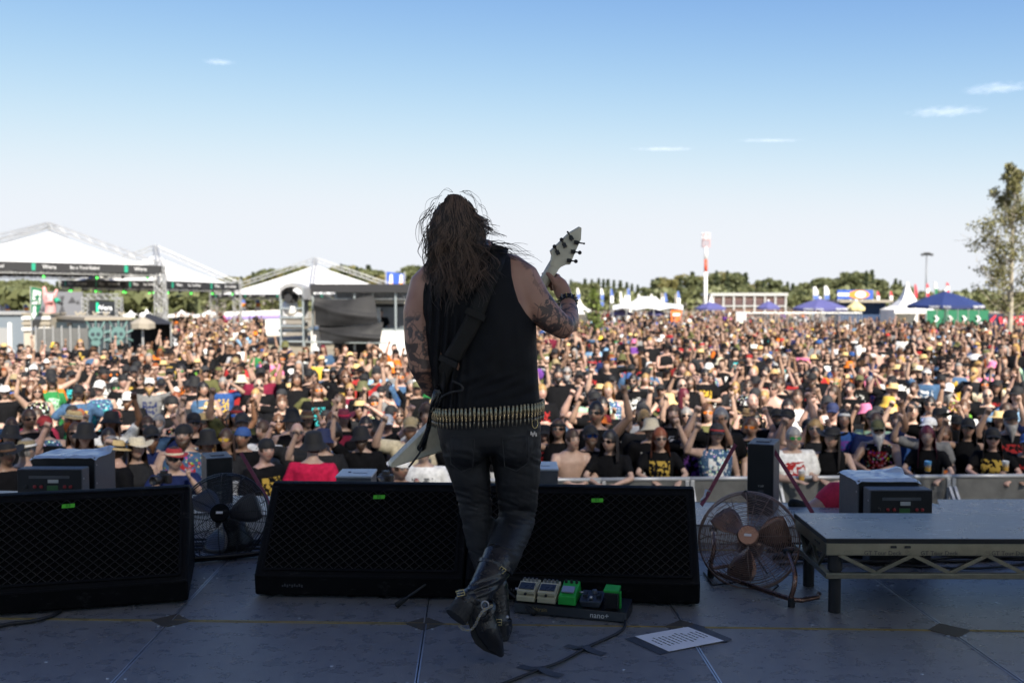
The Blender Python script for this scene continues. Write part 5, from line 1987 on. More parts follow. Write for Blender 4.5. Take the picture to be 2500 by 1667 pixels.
at_ = mc.node_tree.nodes.new('ShaderNodeAttribute')
at_.attribute_name = 'tint'
mc.node_tree.links.new(at_.outputs['Color'], b_.inputs['Base Color'])
me.materials.append(mc)
crowd = bpy.data.objects.new('distant_crowd', me)
COL.objects.link(crowd)
tag(crowd, 'dense festival audience filling the field behind the front rows', 'crowd', None, 'stuff')
print('individuals', len(FT) + n_ind, 'far', len(far), 'crowd tris', len(AT))

# ---- things held in hands, and the reclining guard on the stage edge
M_cup = mat('clear_cup', (.75, .77, .78), .25, 0, alpha=.75)
M_bluecup = mat('blue_cup', (.10, .32, .6), .4, var=.4, vscale=60)
def cup(label, px, d, m):
    c = W(px[0], px[1], d)
    t = thing('drinking_cup', label, 'cup', (c.x, c.y, c.z - .06), 0, 'drinking cups')
    MB().lathe([(.028, 0), (.038, .115), (.040, .118), (.037, .116), (.027, .004)], 16).build('cup_wall', m, t, smooth=True)
    MB().lathe([(.030, .006), (.035, .085)], 14).build('drink', mat('beer', (.45, .26, .05), .2), t)
    return t
cup('clear plastic cup held in front of the white t-shirt', (1957, 1160), 11.1, M_cup)
cup('blue printed cup held by the person with burgundy hair', (2265, 1138), 11.0, M_bluecup)
cup('clear plastic cup held by the person with the grey beard', (2455, 1137), 11.3, M_cup)
M_camera = mat('camera_body', (.012, .012, .013), .4)
def camera_prop(label, px, d, aim):
    c = W(px[0], px[1], d)
    t = thing('photo_camera', label, 'camera', c, aim, 'cameras in the pit')
    MB().box((0, .02, 0), (.14, .06, .095)).build('camera_body', M_camera, t, bevel=.012)
    MB().box((0, .015, .06), (.06, .05, .035)).build('viewfinder', M_camera, t, bevel=.006)
    Mx = Matrix.Rotation(math.pi / 2, 4, 'X')
    MB().lathe([(.036, 0), (.038, .05), (.044, .055), (.046, .14), (.040, .142), (.035, .125)], 18, Mx).build('lens', M_camera, t, smooth=True)
    return t
camera_prop('black camera held by the photographer in the red fedora', (398, 1168), 9.35, -.35)
camera_prop('black camera held by the photographer in the white cap', (940, 1170), 8.95, -.5)
gp = [W(2150, 1218, 6.15), W(2090, 1225, 6.1), W(2060, 1228, 6.08)]
body = union([tube_geo([W(2190, 1222, 6.25), W(2160, 1218, 6.2), W(2110, 1222, 6.2)], [.10, .15, .15], 14),
              ball_geo(W(2205, 1225, 6.42), (.09, .08, .09)), tube_geo([W(2205, 1222, 6.35), W(2180, 1220, 6.25)], [.05, .07]),
              tube_geo([W(2110, 1222, 6.12), W(2036, 1213, 6.02), W(1990, 1240, 5.98), W(1965, 1248, 5.96)], [.10, .075, .052, .042]),
              tube_geo([W(1968, 1249, 5.96), W(1955, 1238, 5.95), W(1943, 1232, 5.94)], [.045, .04, .03]),
              tube_geo([W(2110, 1230, 6.3), W(2040, 1225, 6.35), W(1990, 1245, 6.35)], [.10, .08, .05])], .014, 3, None, 'person')
body.materials.append(FM['skin'])
vec_attr(body, 'hl', np.zeros((len(body.vertices), 3)) + 1)
gu = bpy.data.objects.new('person', body)
COL.objects.link(gu)
gu.color = (*SKIN['pink'], 1)
tag(gu, 'reclining security guard in crimson shorts on the stage edge behind the foil covered cabinet', 'person', 'people working in the pit')
o = MB()
shm = union([tube_geo([W(2115, 1224, 6.12), W(2070, 1216, 6.07), W(2036, 1212, 6.02), W(2016, 1224, 6.0)], [.12, .105, .092, .074]), tube_geo([W(2120, 1228, 6.3), W(2045, 1222, 6.33)], [.13, .105]),
             tube_geo([W(2190, 1222, 6.25), W(2160, 1218, 6.2), W(2110, 1224, 6.2)], [.10, .13, .13], 14)], .014, 4, None, 'shorts')
shm.materials.append(FM['trouser_cloth'])
child('shorts', shm, gu, None, COLS['crimson'])
sh = MB()
shm = union([tube_geo([W(1970, 1251, 5.96), W(1955, 1240, 5.95), W(1938, 1231, 5.94)], [.05, .047, .038])], .01, 2, None, 'shoe')
shm.materials.append(FM['trouser_cloth'])
child('shoe', shm, gu, None, COLS['black'])
# guard in crimson seen through the black fan
# ================================================================== THE GUITARIST (seen from behind)
M_skin = mat('guitarist_skin_base', (.40, .215, .145), .5)
def tattoo_skin():
    m = bpy.data.materials.new('tattooed_skin')
    m.use_nodes = True
    nt = m.node_tree
    b = nt.nodes['Principled BSDF']
    b.inputs['Roughness'].default_value = .42
    tc = nd(nt, 'ShaderNodeTexCoord')
    at = nd(nt, 'ShaderNodeAttribute', attribute_name='tattoo')
    n1 = nd(nt, 'ShaderNodeTexNoise')
    n1.inputs['Scale'].default_value = 17
    n1.inputs['Detail'].default_value = 5
    n1.inputs['Distortion'].default_value = 1.6
    vo = nd(nt, 'ShaderNodeTexVoronoi', feature='DISTANCE_TO_EDGE')
    vo.inputs['Scale'].default_value = 26
    mp = nd(nt, 'ShaderNodeMapping')
    mp.inputs['Scale'].default_value = (1, 1, .6)
    nt.links.new(tc.outputs['Object'], mp.inputs[0])
    nt.links.new(tc.outputs['Object'], n1.inputs['Vector'])
    nt.links.new(mp.outputs[0], vo.inputs['Vector'])
    def rng_(src, a, b_):
        r = nd(nt, 'ShaderNodeMapRange')
        nt.links.new(src, r.inputs[0])
        r.inputs['From Min'].default_value = a
        r.inputs['From Max'].default_value = b_
        return r.outputs[0]
    def mul(a, b_, op='MULTIPLY'):
        n = nd(nt, 'ShaderNodeMath', operation=op)
        nt.links.new(a, n.inputs[0])
        if isinstance(b_, (int, float)):
            n.inputs[1].default_value = b_
        else:
            nt.links.new(b_, n.inputs[1])
        return n.outputs[0]
    blob = rng_(n1.outputs[0], .50, .54)
    line = rng_(vo.outputs['Distance'], .05, .02)
    t = mul(mul(blob, mul(line, .8), 'MAXIMUM'), at.outputs['Fac'])
    t = mul(t, .86)
    n2 = nd(nt, 'ShaderNodeTexNoise')
    n2.inputs['Scale'].default_value = 9
    nt.links.new(tc.outputs['Object'], n2.inputs['Vector'])
    base = nd(nt, 'ShaderNodeMix', data_type='RGBA')
    nt.links.new(rng_(n2.outputs[0], .35, .65), base.inputs[0])
    base.inputs[6].default_value = (.36, .185, .125, 1)
    base.inputs[7].default_value = (.44, .245, .17, 1)
    mx = nd(nt, 'ShaderNodeMix', data_type='RGBA')
    nt.links.new(t, mx.inputs[0])
    nt.links.new(base.outputs[2], mx.inputs[6])
    mx.inputs[7].default_value = (.035, .035, .038, 1)
    nt.links.new(mx.outputs[2], b.inputs['Base Color'])
    n3 = nd(nt, 'ShaderNodeTexNoise')
    n3.inputs['Scale'].default_value = 220
    nt.links.new(tc.outputs['Object'], n3.inputs['Vector'])
    bp = nd(nt, 'ShaderNodeBump')
    bp.inputs['Strength'].default_value = .12
    bp.inputs['Distance'].default_value = .004
    nt.links.new(n3.outputs[0], bp.inputs['Height'])
    nt.links.new(bp.outputs[0], b.inputs['Normal'])
    return m
M_tatt = tattoo_skin()

GY = 3.97                               # depth of the trunk's centre line
# trunk sections: pixel row, left and right outline, half depth, centre depth
TR = [(585, 1118, 1196, .060, 4.00), (612, 1100, 1222, .078, 3.995), (640, 1062, 1262, .098, 3.99), (680, 1036, 1290, .120, 3.98), (740, 1033, 1298, .132, 3.97), (800, 1038, 1303, .135, 3.965),
      (860, 1046, 1304, .135, 3.96), (920, 1060, 1305, .132, 3.96), (975, 1074, 1307, .130, 3.96), (1035, 1072, 1314, .134, 3.965), (1100, 1078, 1316, .132, 3.97)]
def trunk_ring(v, grow, n=36):
    rows = np.array([(t[0], t[1], t[2], t[3], t[4]) for t in TR])
    uL, uR, hd, dy = (np.interp(v, rows[:, 0], rows[:, k]) for k in (1, 2, 3, 4))
    a, b = W(uL, v, dy), W(uR, v, dy)
    return oval((a + b) / 2, (b - a).length / 2 + grow, hd + grow, n, 2.5)
def back_y(u, v, grow=0.0):
    """depth of the back surface at a pixel of the trunk"""
    rows = np.array([(t[0], t[1], t[2], t[3], t[4]) for t in TR])
    uL, uR, hd, dy = (np.interp(v, rows[:, 0], rows[:, k]) for k in (1, 2, 3, 4))
    s = max(-.98, min(.98, (u - (uL + uR) / 2) / ((uR - uL) / 2)))
    return dy - (hd + grow) * (1 - abs(s) ** 2.5) ** (1 / 2.5)

def seg(px, rad, n=14):
    return tube_geo([W(*p) for p in px], rad, n)

# ---- body (skin): one continuous figure
HEAD = W(1116, 560, 3.99)
Mhead = Matrix.Translation(HEAD) @ Matrix.Rotation(math.pi + .25, 4, 'Z') @ Matrix.Rotation(.28, 4, 'X') @ Matrix.Rotation(-.06, 4, 'Y')
parts = [ring_loft([trunk_ring(v, 0) for v in (1045, 1035, 1005, 975, 940, 900, 860, 820, 780, 740, 700, 680, 660, 640, 625, 612, 598, 585)])]
parts.append(seg([(1150, 640, 4.0), (1135, 605, 4.0), (1122, 575, 4.0)], [.075, .062, .060]))
parts.append(xf(head_geo(1.3), Mhead))
# shoulder blades and spine hollow
for u, v in ((1100, 735), (1230, 735)):
    parts.append(ball_geo(W(u, v, 3.885), (.06, .035, .085)))
# left arm: hangs, forearm goes forward to the strings
parts.append(seg([(1075, 668, 3.99), (1040, 700, 3.97), (1020, 765, 3.95), (1021, 835, 3.93), (1029, 893, 3.93), (1056, 940, 4.02), (1092, 968, 4.16), (1118, 984, 4.24)],
                 [.072, .070, .060, .055, .050, .050, .040, .031]))
hw = W(1118, 984, 4.24)
parts += hand_geo(hw, Vector((.72, .35, -.12)), Vector((0, -1, 0)), 'fist', 1)
# right arm: upper arm out to the elbow, forearm forward and up to the neck
parts.append(seg([(1238, 660, 3.985), (1273, 685, 3.975), (1305, 735, 3.96), (1345, 779, 3.965), (1375, 799, 3.985), (1386, 784, 4.05), (1389, 758, 4.12), (1384, 732, 4.18)],
                 [.074, .078, .068, .058, .049, .048, .040, .031]))
parts.append(seg([(1384, 735, 4.18), (1374, 712, 4.20), (1365, 694, 4.215)], [.031, .036, .034]))
fing = []
for k, (kx, kv, tx, tv) in enumerate(((1356, 678, 1325, 667), (1362, 687, 1331, 679), (1368, 697, 1338, 692), (1373, 708, 1346, 705))):
    fing.append(seg([(kx + 4, kv + 4, 4.215), (kx + 6, kv - 4, 4.25), (kx - 2, kv - 8, 4.285), (tx + 10, tv, 4.295), (tx, tv + 2, 4.275)], [.013, .012, .011, .0105, .009], 9))
parts += fing
parts.append(seg([(1368, 712, 4.20), (1356, 693, 4.185), (1347, 678, 4.195), (1337, 668, 4.205)], [.016, .0145, .0125, .0105], 9))
# legs inside the jeans
parts.append(seg([(1140, 1085, 3.97), (1150, 1170, 3.97), (1162, 1255, 3.98), (1178, 1340, 3.97), (1208, 1460, 3.93)], [.060, .055, .045, .042, .034]))
parts.append(seg([(1255, 1085, 3.97), (1262, 1170, 3.99), (1268, 1262, 4.02), (1236, 1335, 3.86), (1178, 1433, 3.68)], [.060, .058, .048, .045, .034]))
body = union(parts, .0075, 3, None, 'person')
a = get_v(body)
tat = np.zeros((len(a), 3), np.float32)
# tattoos on both arms
for i, p in enumerate(a):
    y, z = p[1], p[2]
    u = 1250 + F * p[0] / p[1]
    zc = (p[2] - CAM_H)
    v = 724.5 - F * zc / p[1]
    w = 0.0
    if u < 1060 and v > 755:
        w = min(1, (v - 755) / 25)
    if u > 1240 and v > 610:
        # shoulder line then sleeve
        lin = (u - 1240) * .9 - (v - 610) * .55
        w = 1.0 if lin > 12 else 0.0
        if 1372 < u and v < 742:
            w = 0.0
        if u > 1300 and v > 740:
            w = 1.0
        if v < 720 and u < 1345 and lin > 12:
            w = .55
    if p[1] > 4.16:
        w = 0
    tat[i] = w
at_ = body.attributes.new('tattoo', 'FLOAT', 'POINT')
at_.data.foreach_set('value', tat[:, 0])
body.materials.append(M_tatt)
guit = bpy.data.objects.new('person', body)
COL.objects.link(guit)
tag(guit, 'long haired guitarist in black tank top and bullet belt seen from behind, one foot lifted', 'person')

# ---- tank top
M_tank = mat('tank_cotton', (.005, .0055, .0075), .62, var=.25, vscale=10, bump=.25, bscale=500, spec=.18)
tank = union([ring_loft([trunk_ring(v, .011 + .006 * max(0, (v - 860) / 120), 40) for v in (992, 980, 960, 930, 900, 870, 840, 810, 780, 750, 720, 695, 675, 655, 640, 626, 614, 604, 596)])] +
             [ball_geo(W(u, v, 3.878), (.06, .035, .085)) for u, v in ((1100, 735), (1230, 735))], .0062, 3, None, 'tank_top')
a = get_v(tank)
U_ = 1250 + F * a[:, 0] / a[:, 1]
V_ = 724.5 - F * (a[:, 2] - CAM_H) / a[:, 1]
Rb = np.interp(V_, [560, 617, 675, 705, 736, 765, 788, 800, 1100], [1243, 1245, 1249, 1256, 1266, 1284, 1304, 1400, 1400])
Lb = np.interp(V_, [560, 640, 667, 740, 805, 818, 1100], [1062, 1040, 1028, 1031, 1038, 900, 900])
# folds
for i in range(len(a)):
    u, v = U_[i], V_[i]
    s = math.exp(-((u - 1075 - (v - 800) * .10) / 42) ** 2) * .010 * math.sin((u - 1040) * .30 + v * .018 + 2 * noise.noise(Vector((v * .01, 0, 0))))
    s += .016 * noise.noise(Vector((u * .012 + 3, v * .006, 0))) + .005 * noise.noise(Vector((u * .03, v * .03 + 7, 1)))
    lowf = math.exp(-((v - 950) / 50) ** 2)
    s += lowf * .009 * noise.noise(Vector((u * .014, v * .06 + u * .02, 3)))
    a[i][1] += s if a[i][1] < GY else -s
bm = bmesh.new()
bm.from_mesh(tank)
bm.verts.ensure_lookup_table()
# snap the border vertices onto the armhole lines, drop what lies outside
step = .0062 * F / 3.9 * 1.3
kill = []
for i, vtx in enumerate(bm.verts):
    vtx.co = Vector(a[i])
    if a[i][1] < 4.03 or V_[i] < 700:
        over = max(U_[i] - Rb[i], Lb[i] - U_[i])
        if over > step:
            kill.append(vtx)
        elif over > 0:
            tgt = Rb[i] if U_[i] > Rb[i] else Lb[i]
            vtx.co.x += (tgt - U_[i]) * vtx.co.y / F
    if V_[i] < 604:
        kill.append(vtx)
bmesh.ops.delete(bm, geom=list(set(kill)), context='VERTS')
bm.to_mesh(tank)
bm.free()
tank.materials.append(M_tank)
o = bpy.data.objects.new('tank_top', tank)
COL.objects.link(o)
o.parent = guit
so = o.modifiers.new('solid', 'SOLIDIFY')
so.thickness = .003

# ---- jeans
M_jean = mat('black_denim', (.010, .0105, .012), .55, var=.35, vscale=7, bump=.3, bscale=650, scuff=(.022, .024, .027), scuff_scale=9, spec=.4)
jl = [(1132, 1072, 3.97), (1141, 1120, 3.97), (1150, 1170, 3.97), (1158, 1215, 3.985), (1164, 1255, 3.985), (1170, 1295, 3.98), (1180, 1340, 3.97), (1195, 1395, 3.955), (1207, 1440, 3.94)]
jlr = [.100, .090, .079, .071, .067, .064, .060, .054, .050]
jr = [(1258, 1072, 3.97), (1262, 1120, 3.975), (1263, 1170, 3.985), (1264, 1215, 4.0), (1262, 1258, 4.01), (1252, 1295, 3.96), (1237, 1332, 3.87), (1222, 1366, 3.79)]
jrr = [.106, .099, .092, .083, .078, .076, .072, .069]
jeans = union([ring_loft([trunk_ring(v, g_, 32) for v, g_ in ((1106, -.055), (1096, -.02), (1078, .004), (1050, .010), (1025, .010), (1005, .010), (990, .010))]),
               ball_geo(W(1140, 1080, 3.90), (.085, .075, .10)), ball_geo(W(1252, 1080, 3.90), (.085, .075, .10)), seg(jl, jlr, 18), seg(jr, jrr, 18)], .0068, 7, None, 'jeans')
a = get_v(jeans)
for i in range(len(a)):
    p = a[i]
    u = 1250 + F * p[0] / p[1]
    v = 724.5 - F * (p[2] - CAM_H) / p[1]
    leg = W(np.interp(v, [q[1] for q in jl], [q[0] for q in jl]), v, 3.97) if u < 1205 else W(np.interp(v, [q[1] for q in jr], [q[0] for q in jr]), v, 3.97)
    k = math.exp(-((v - 1250) / 42) ** 2) * 1.3 + math.exp(-((v - 1120) / 30) ** 2) * .5 + math.exp(-((v - 1040) / 25) ** 2) * .4 + math.exp(-((v - 1345) / 25) ** 2) * .7 + .22
    fold = noise.noise(Vector((u * .016 + v * .012, v * .085 - u * .03, 2)))
    fold = 1 - 2 * abs(fold) - .6
    s = k * (.0050 * fold + .005 * noise.noise(Vector((u * .012, v * .03, 5))))
    d = Vector((p[0] - leg.x, (p[1] - leg.y) * .8, 0))
    if d.length > 1e-5:
        d.normalize()
        a[i] += np.array(d) * s
set_v(jeans, a)
jeans.materials.append(M_jean)
o = bpy.data.objects.new('jeans', jeans)
COL.objects.link(o)
o.parent = guit
M_seam = mat('jeans_seam', (.012, .012, .013), .7)
def on_back(pts, extra):
    return [W(u, v, back_y(u, min(v, 1095), extra) - .004) for u, v in pts]
for pk in (((1098, 1066), (1158, 1072), (1154, 1140), (1126, 1152), (1100, 1132), (1098, 1066)), ((1226, 1072), (1288, 1066), (1290, 1130), (1260, 1150), (1232, 1138), (1226, 1072))):
    pts = []
    for u, v in pk:
        yb = 3.90 - .075 * math.sqrt(max(0, 1 - ((u - (1140 if u < 1195 else 1252)) / 62) ** 2)) if v > 1050 else back_y(u, v)
        pts.append(W(u, v, yb - .006))
    MB().tube(pts, .002, 5).build('pocket_seam', M_seam, o)

# ---- boots
M_leather = mat('boot_leather', (.010, .010, .011), .26, var=.3, vscale=12, bump=.25, bscale=90, spec=.6)
M_sole = mat('boot_sole', (.016, .015, .014), .7, var=.3, vscale=20, bump=.3, bscale=120)
M_buckle = mat('boot_buckle', (.55, .45, .22), .28, 1.0)
def boot_pt(p):
    return W(*p)
# lifted boot
b1 = union([seg([(1220, 1358, 3.80), (1212, 1378, 3.77), (1194, 1408, 3.715), (1176, 1436, 3.67), (1160, 1458, 3.64)], [.066, .065, .058, .050, .047], 18),
            seg([(1136, 1470, 3.615), (1152, 1470, 3.63), (1172, 1500, 3.63), (1190, 1540, 3.63), (1208, 1572, 3.64), (1222, 1594, 3.65)], [.034, .046, .050, .047, .035, .016], 16),
            seg([(1140, 1466, 3.615), (1130, 1482, 3.60)], [.045, .043], 16)], .006, 3, None, 'boot')
a = get_v(b1)
for i in range(len(a)):
    p = a[i]
    v = 724.5 - F * (p[2] - CAM_H) / p[1]
    u = 1250 + F * p[0] / p[1]
    k = math.exp(-((v - 1445) / 26) ** 2)
    a[i][1] += k * .006 * math.sin(v * .32 + u * .12) + .003 * noise.noise(Vector((u * .05, v * .05, 0)))
set_v(b1, a)
b1.materials.append(M_leather)
o1 = bpy.data.objects.new('boot', b1)
COL.objects.link(o1)
o1.parent = guit
# heel block and sole of the lifted boot
hc0, hc1 = W(1131, 1481, 3.598), W(1113, 1506, 3.575)
x_, y_, a_ = frame_from(hc1 - hc0)
Mx = Matrix((x_, y_, a_)).transposed().to_4x4()
Mx.translation = hc0
ln = (hc1 - hc0).length
hb = MB().lathe([(.040, -.012), (.0425, 0), (.0435, ln * .3), (.0425, ln * .32), (.0435, ln * .6), (.044, ln), (.041, ln + .002)], 24, Mx)
hb.build('boot_heel', M_sole, o1, smooth=False, bevel=.002)
sp_px = [(1136, 1502, 3.585), (1145, 1528, 3.592), (1150, 1552, 3.60), (1160, 1572, 3.60), (1180, 1588, 3.605), (1205, 1598, 3.62), (1226, 1604, 3.64), (1228, 1592, 3.645), (1212, 1562, 3.62), (1196, 1530, 3.60), (1176, 1500, 3.59), (1160, 1488, 3.585)]
MB().prism([W(*p) for p in sp_px], (.004, .022, .006)).build('boot_sole', M_sole, o1, bevel=.003)
# standing boot
b2 = union([seg([(1207, 1425, 3.95), (1212, 1460, 3.94), (1217, 1500, 3.93), (1218, 1530, 3.925)], [.056, .050, .047, .045], 16),
            tube_geo([W(1219, 1538, 3.915), W(1222, 1540, 4.00), W(1226, 1535, 4.10), W(1228, 1531, 4.17)], [.044, .047, .043, .025], 14),
            seg([(1218, 1515, 3.915), (1218, 1548, 3.91)], [.044, .042], 16)], .0065, 3, None, 'boot')
b2.materials.append(M_leather)
o2 = bpy.data.objects.new('boot', b2)
COL.objects.link(o2)
o2.parent = guit
hz = W(1219, 1550, 3.91)
MB().lathe([(.039, 0), (.041, .004), (.040, hz.z), (.038, hz.z + .01)], 24, Matrix.Translation((hz.x, hz.y, 0.001))).build('boot_heel', M_sole, o2)
sol = [(-.045, .06), (-.05, .12), (-.04, .20), (0, .27), (.04, .20), (.05, .12), (.045, .06)]
MB().prism([Vector((hz.x + sx * .9 + .008, hz.y + sy, .003)) for sx, sy in sol], (0, 0, .014)).build('boot_sole', M_sole, o2, bevel=.003)
# harness straps, buckles, ring and chain
def strap_ring(px, rad, ax, w, nm, par, m=M_leather):
    c = W(*px)
    x2, y2, a2 = frame_from(ax)
    Mm = Matrix((x2, y2, a2)).transposed().to_4x4()
    Mm.translation = c
    return MB().lathe([(rad, -w / 2), (rad + .003, -w / 2 + .002), (rad + .003, w / 2 - .002), (rad, w / 2)], 24, Mm, cap=False).build(nm, m, par, smooth=False)
def buckle(px, sz, par, rot=0.0):
    c = W(*px)
    mb = MB()
    ca, sa = math.cos(rot), math.sin(rot)
    pts = [c + Vector((ca * i * sz[0] - sa * j * sz[1], 0, sa * i * sz[0] + ca * j * sz[1])) for i, j in ((-1, -1), (1, -1), (1, 1), (-1, 1))]
    mb.tube(pts, .0022, 6, closed=True)
    mb.tube([(pts[0] + pts[3]) / 2, (pts[1] + pts[2]) / 2], .0015, 5)
    return mb.build('buckle', M_buckle, par, smooth=True)
strap_ring((1146, 1460, 3.625), .049, Vector((.5, .3, .8)), .02, 'ankle_strap', o1)
buckle((1124, 1447, 3.575), (.014, .010), o1, .25)
strap_ring((1210, 1382, 3.762), .068, Vector((.35, .4, .85)), .018, 'shaft_strap', o1)
buckle((1226, 1391, 3.69), (.010, .011), o1, .9)
strap_ring((1180, 1493, 3.63), .050, Vector((.6, .3, -.7)), .02, 'vamp_strap', o1)
rg = W(1184, 1477, 3.568)
MB().tube([rg + Vector((.013 * math.cos(t), 0, .016 * math.sin(t))) for t in np.linspace(0, 2 * math.pi, 16, endpoint=False)], .0028, 6, closed=True).build('harness_ring', M_steel, o1, smooth=True)
ch = catmull([W(1200, 1478, 3.575), W(1190, 1484, 3.565), W(1178, 1492, 3.560), W(1168, 1508, 3.555), W(1160, 1525, 3.555), W(1148, 1537, 3.558), W(1132, 1536, 3.562), W(1122, 1528, 3.57)], 4)
for i in range(len(ch) - 1):
    t = (ch[i + 1] - ch[i])
    c = (ch[i] + ch[i + 1]) / 2
    x2, y2, a2 = frame_from(t)
    side = x2 if i % 2 else y2
    MB().tube([c + a2 * math.cos(k) * .0075 + side * math.sin(k) * .0042 for k in np.linspace(0, 2 * math.pi, 8, endpoint=False)], .0014, 4, closed=True).build('chain_link', M_steel if i % 3 else M_buckle, o1, smooth=True)
strap_ring((1217, 1517, 3.925), .051, Vector((0, .15, 1)), .022, 'ankle_strap', o2)
buckle((1214, 1518, 3.868), (.017, .011), o2, 0)
MB().ball(W(1237, 1506, 3.90), .009, 10, 6).build('harness_ring', M_steel, o2, smooth=True)

# ---- bullet belt
M_case = mat('bullet_brass', (.25, .215, .145), .28, 1.0, var=.25, vscale=60)
M_tip = mat('bullet_tip', (.20, .18, .14), .3, 1.0)
M_link = mat('belt_link', (.03, .03, .03), .4, .8)
belt_mid = [p for p in trunk_ring(1006, .026, 64)]
per = [0]
for i in range(64):
    per.append(per[-1] + (belt_mid[(i + 1) % 64] - belt_mid[i]).length)
NB = int(per[-1] / .0162)
MBL = MB().lathe([(.0, .038), (.0048, .038), (.0050, .034), (.0046, .033), (.0062, .031), (.0062, -.002), (.0044, -.012), (.0044, -.016)], 10)
MBL.mi = [0] * len(MBL.f)
MBL.lathe([(.0044, -.016), (.0043, -.026), (.0026, -.038), (.0, -.044)], 10, m=1)
bul = None
links = []
cz = sum((p.z for p in belt_mid)) / 64
xl, xr = min(p.x for p in belt_mid), max(p.x for p in belt_mid)
belt = None
for k in range(NB):
    t = k / NB * per[-1]
    i = max(j for j in range(64) if per[j] <= t)
    p = belt_mid[i].lerp(belt_mid[(i + 1) % 64], (t - per[i]) / (per[i + 1] - per[i]))
    nrm = Vector((p.x - (xl + xr) / 2, (p.y - GY) * 1.6, 0)).normalized()
    tilt = (p.x - xl) / (xr - xl)
    zz = cz + .012 * (tilt - .5) * 2 + .004 * noise.noise(Vector((k * .4, 0, 0)))
    if bul is None:
        belt = MB().tube([q + Vector((0, 0, .006)) for q in [Vector((w.x, w.y, cz)) for w in belt_mid]], .0045, 6, closed=True).build('ammunition_belt', M_link, guit)
        bul = MBL.build('bullet', [M_case, M_tip], belt, smooth=True)
        b_o = bul
    else:
        b_o = bpy.data.objects.new('bullet', bul.data)
        COL.objects.link(b_o)
        b_o.parent = belt
    b_o.location = (p.x, p.y, zz)
    b_o.rotation_euler = (random.uniform(-.05, .05), random.uniform(-.06, .06), random.random() * 6)
# clip and keys on the hip
MB().tube([W(1306 + 7 * math.cos(t), 1034 + 11 * math.sin(t), 3.86) for t in np.linspace(0, 2 * math.pi, 14, endpoint=False)], .002, 6, closed=True).build('hip_ring', M_buckle, guit, smooth=True)
MB().tube([W(1305, 1016, 3.865), W(1308, 1024, 3.858)], .004, 6).build('hip_clip', M_steel, guit)
for k in range(4):
    MB().box(W(1297 + k * 4, 1057 + (k % 2) * 4, 3.85), (.006, .003, .014)).build('key', M_steel, guit)

# ---- wrist band with studs
wb = MB()
c, d = W(1386, 738, 4.165), (W(1384, 728, 4.185) - W(1389, 756, 4.125)).normalized()
x2, y2, a2 = frame_from(d)
Mm = Matrix((x2, y2, a2)).transposed().to_4x4()
Mm.translation = c
band = MB().lathe([(.034, -.016), (.038, -.014), (.038, .014), (.034, .016)], 22, Mm, cap=False).build('wrist_band', M_leather, guit)
for k in range(14):
    ph = 2 * math.pi * k / 14
    for h in (-.007, .008):
        b0 = Mm @ Vector((.038 * math.cos(ph), .038 * math.sin(ph), h))
        b1_ = Mm @ Vector((.050 * math.cos(ph), .050 * math.sin(ph), h))
        MB().tube([b0, b1_], [.0042, .0012], 7).build('stud', M_buckle if k % 2 else M_steel, band, smooth=True)

# ---- hair: mass plus many wavy strands
M_hair = mat('guitarist_hair', (.030, .019, .013), .42, var=.5, vscale=30, spec=.5)
M_hair2 = mat('guitarist_hair_light', (.15, .095, .065), .42, var=.4, vscale=30, spec=.5)
hm = union([ball_geo(W(1110, 552, 3.995), (.098, .108, .108)), seg([(1112, 580, 3.975), (1115, 630, 3.945), (1112, 672, 3.91)], [.094, .082, .03], 16),
            seg([(1160, 600, 3.95), (1180, 640, 3.925), (1176, 668, 3.905)], [.055, .042, .015], 12), seg([(1070, 600, 3.96), (1074, 640, 3.925), (1084, 672, 3.90)], [.045, .038, .015], 12)], .009, 3, None, 'hair')
hm.materials.append(M_hair)
hairo = bpy.data.objects.new('hair', hm)
COL.objects.link(hairo)
hairo.parent = guit
random.seed(21)
def strand(root, tip, wave, bulge, n=13):
    pts = []
    ph = random.random() * 6.28
    fr = random.uniform(1.4, 2.8)
    for i in range(n):
        f = i / (n - 1)
        u = root[0] + (tip[0] - root[0]) * f + wave * (f ** .7) * math.sin(ph + fr * f * 6.28)
        v = root[1] + (tip[1] - root[1]) * f
        pts.append((u, v, f))
    return pts
def hair_depth(u, v, lift):
    # back of head then the back of the shoulders
    if v < 600:
        s = max(-1, min(1, (u - 1112) / 78))
        yd = 3.985 - .122 * math.sqrt(max(0, 1 - s * s)) * math.sqrt(max(.05, 1 - ((v - 560) / 110) ** 2 if v < 560 else 1))
    else:
        s = max(-1, min(1, (u - 1118) / 100))
        k = min(1, (v - 600) / 90)
        yd = (3.985 - .122 * math.sqrt(max(0, 1 - s * s))) * (1 - k) + (back_y(u, v) - .03) * k
        yd = min(yd, back_y(u, v) - .022) if 1035 < u < 1245 else yd
    return yd - lift
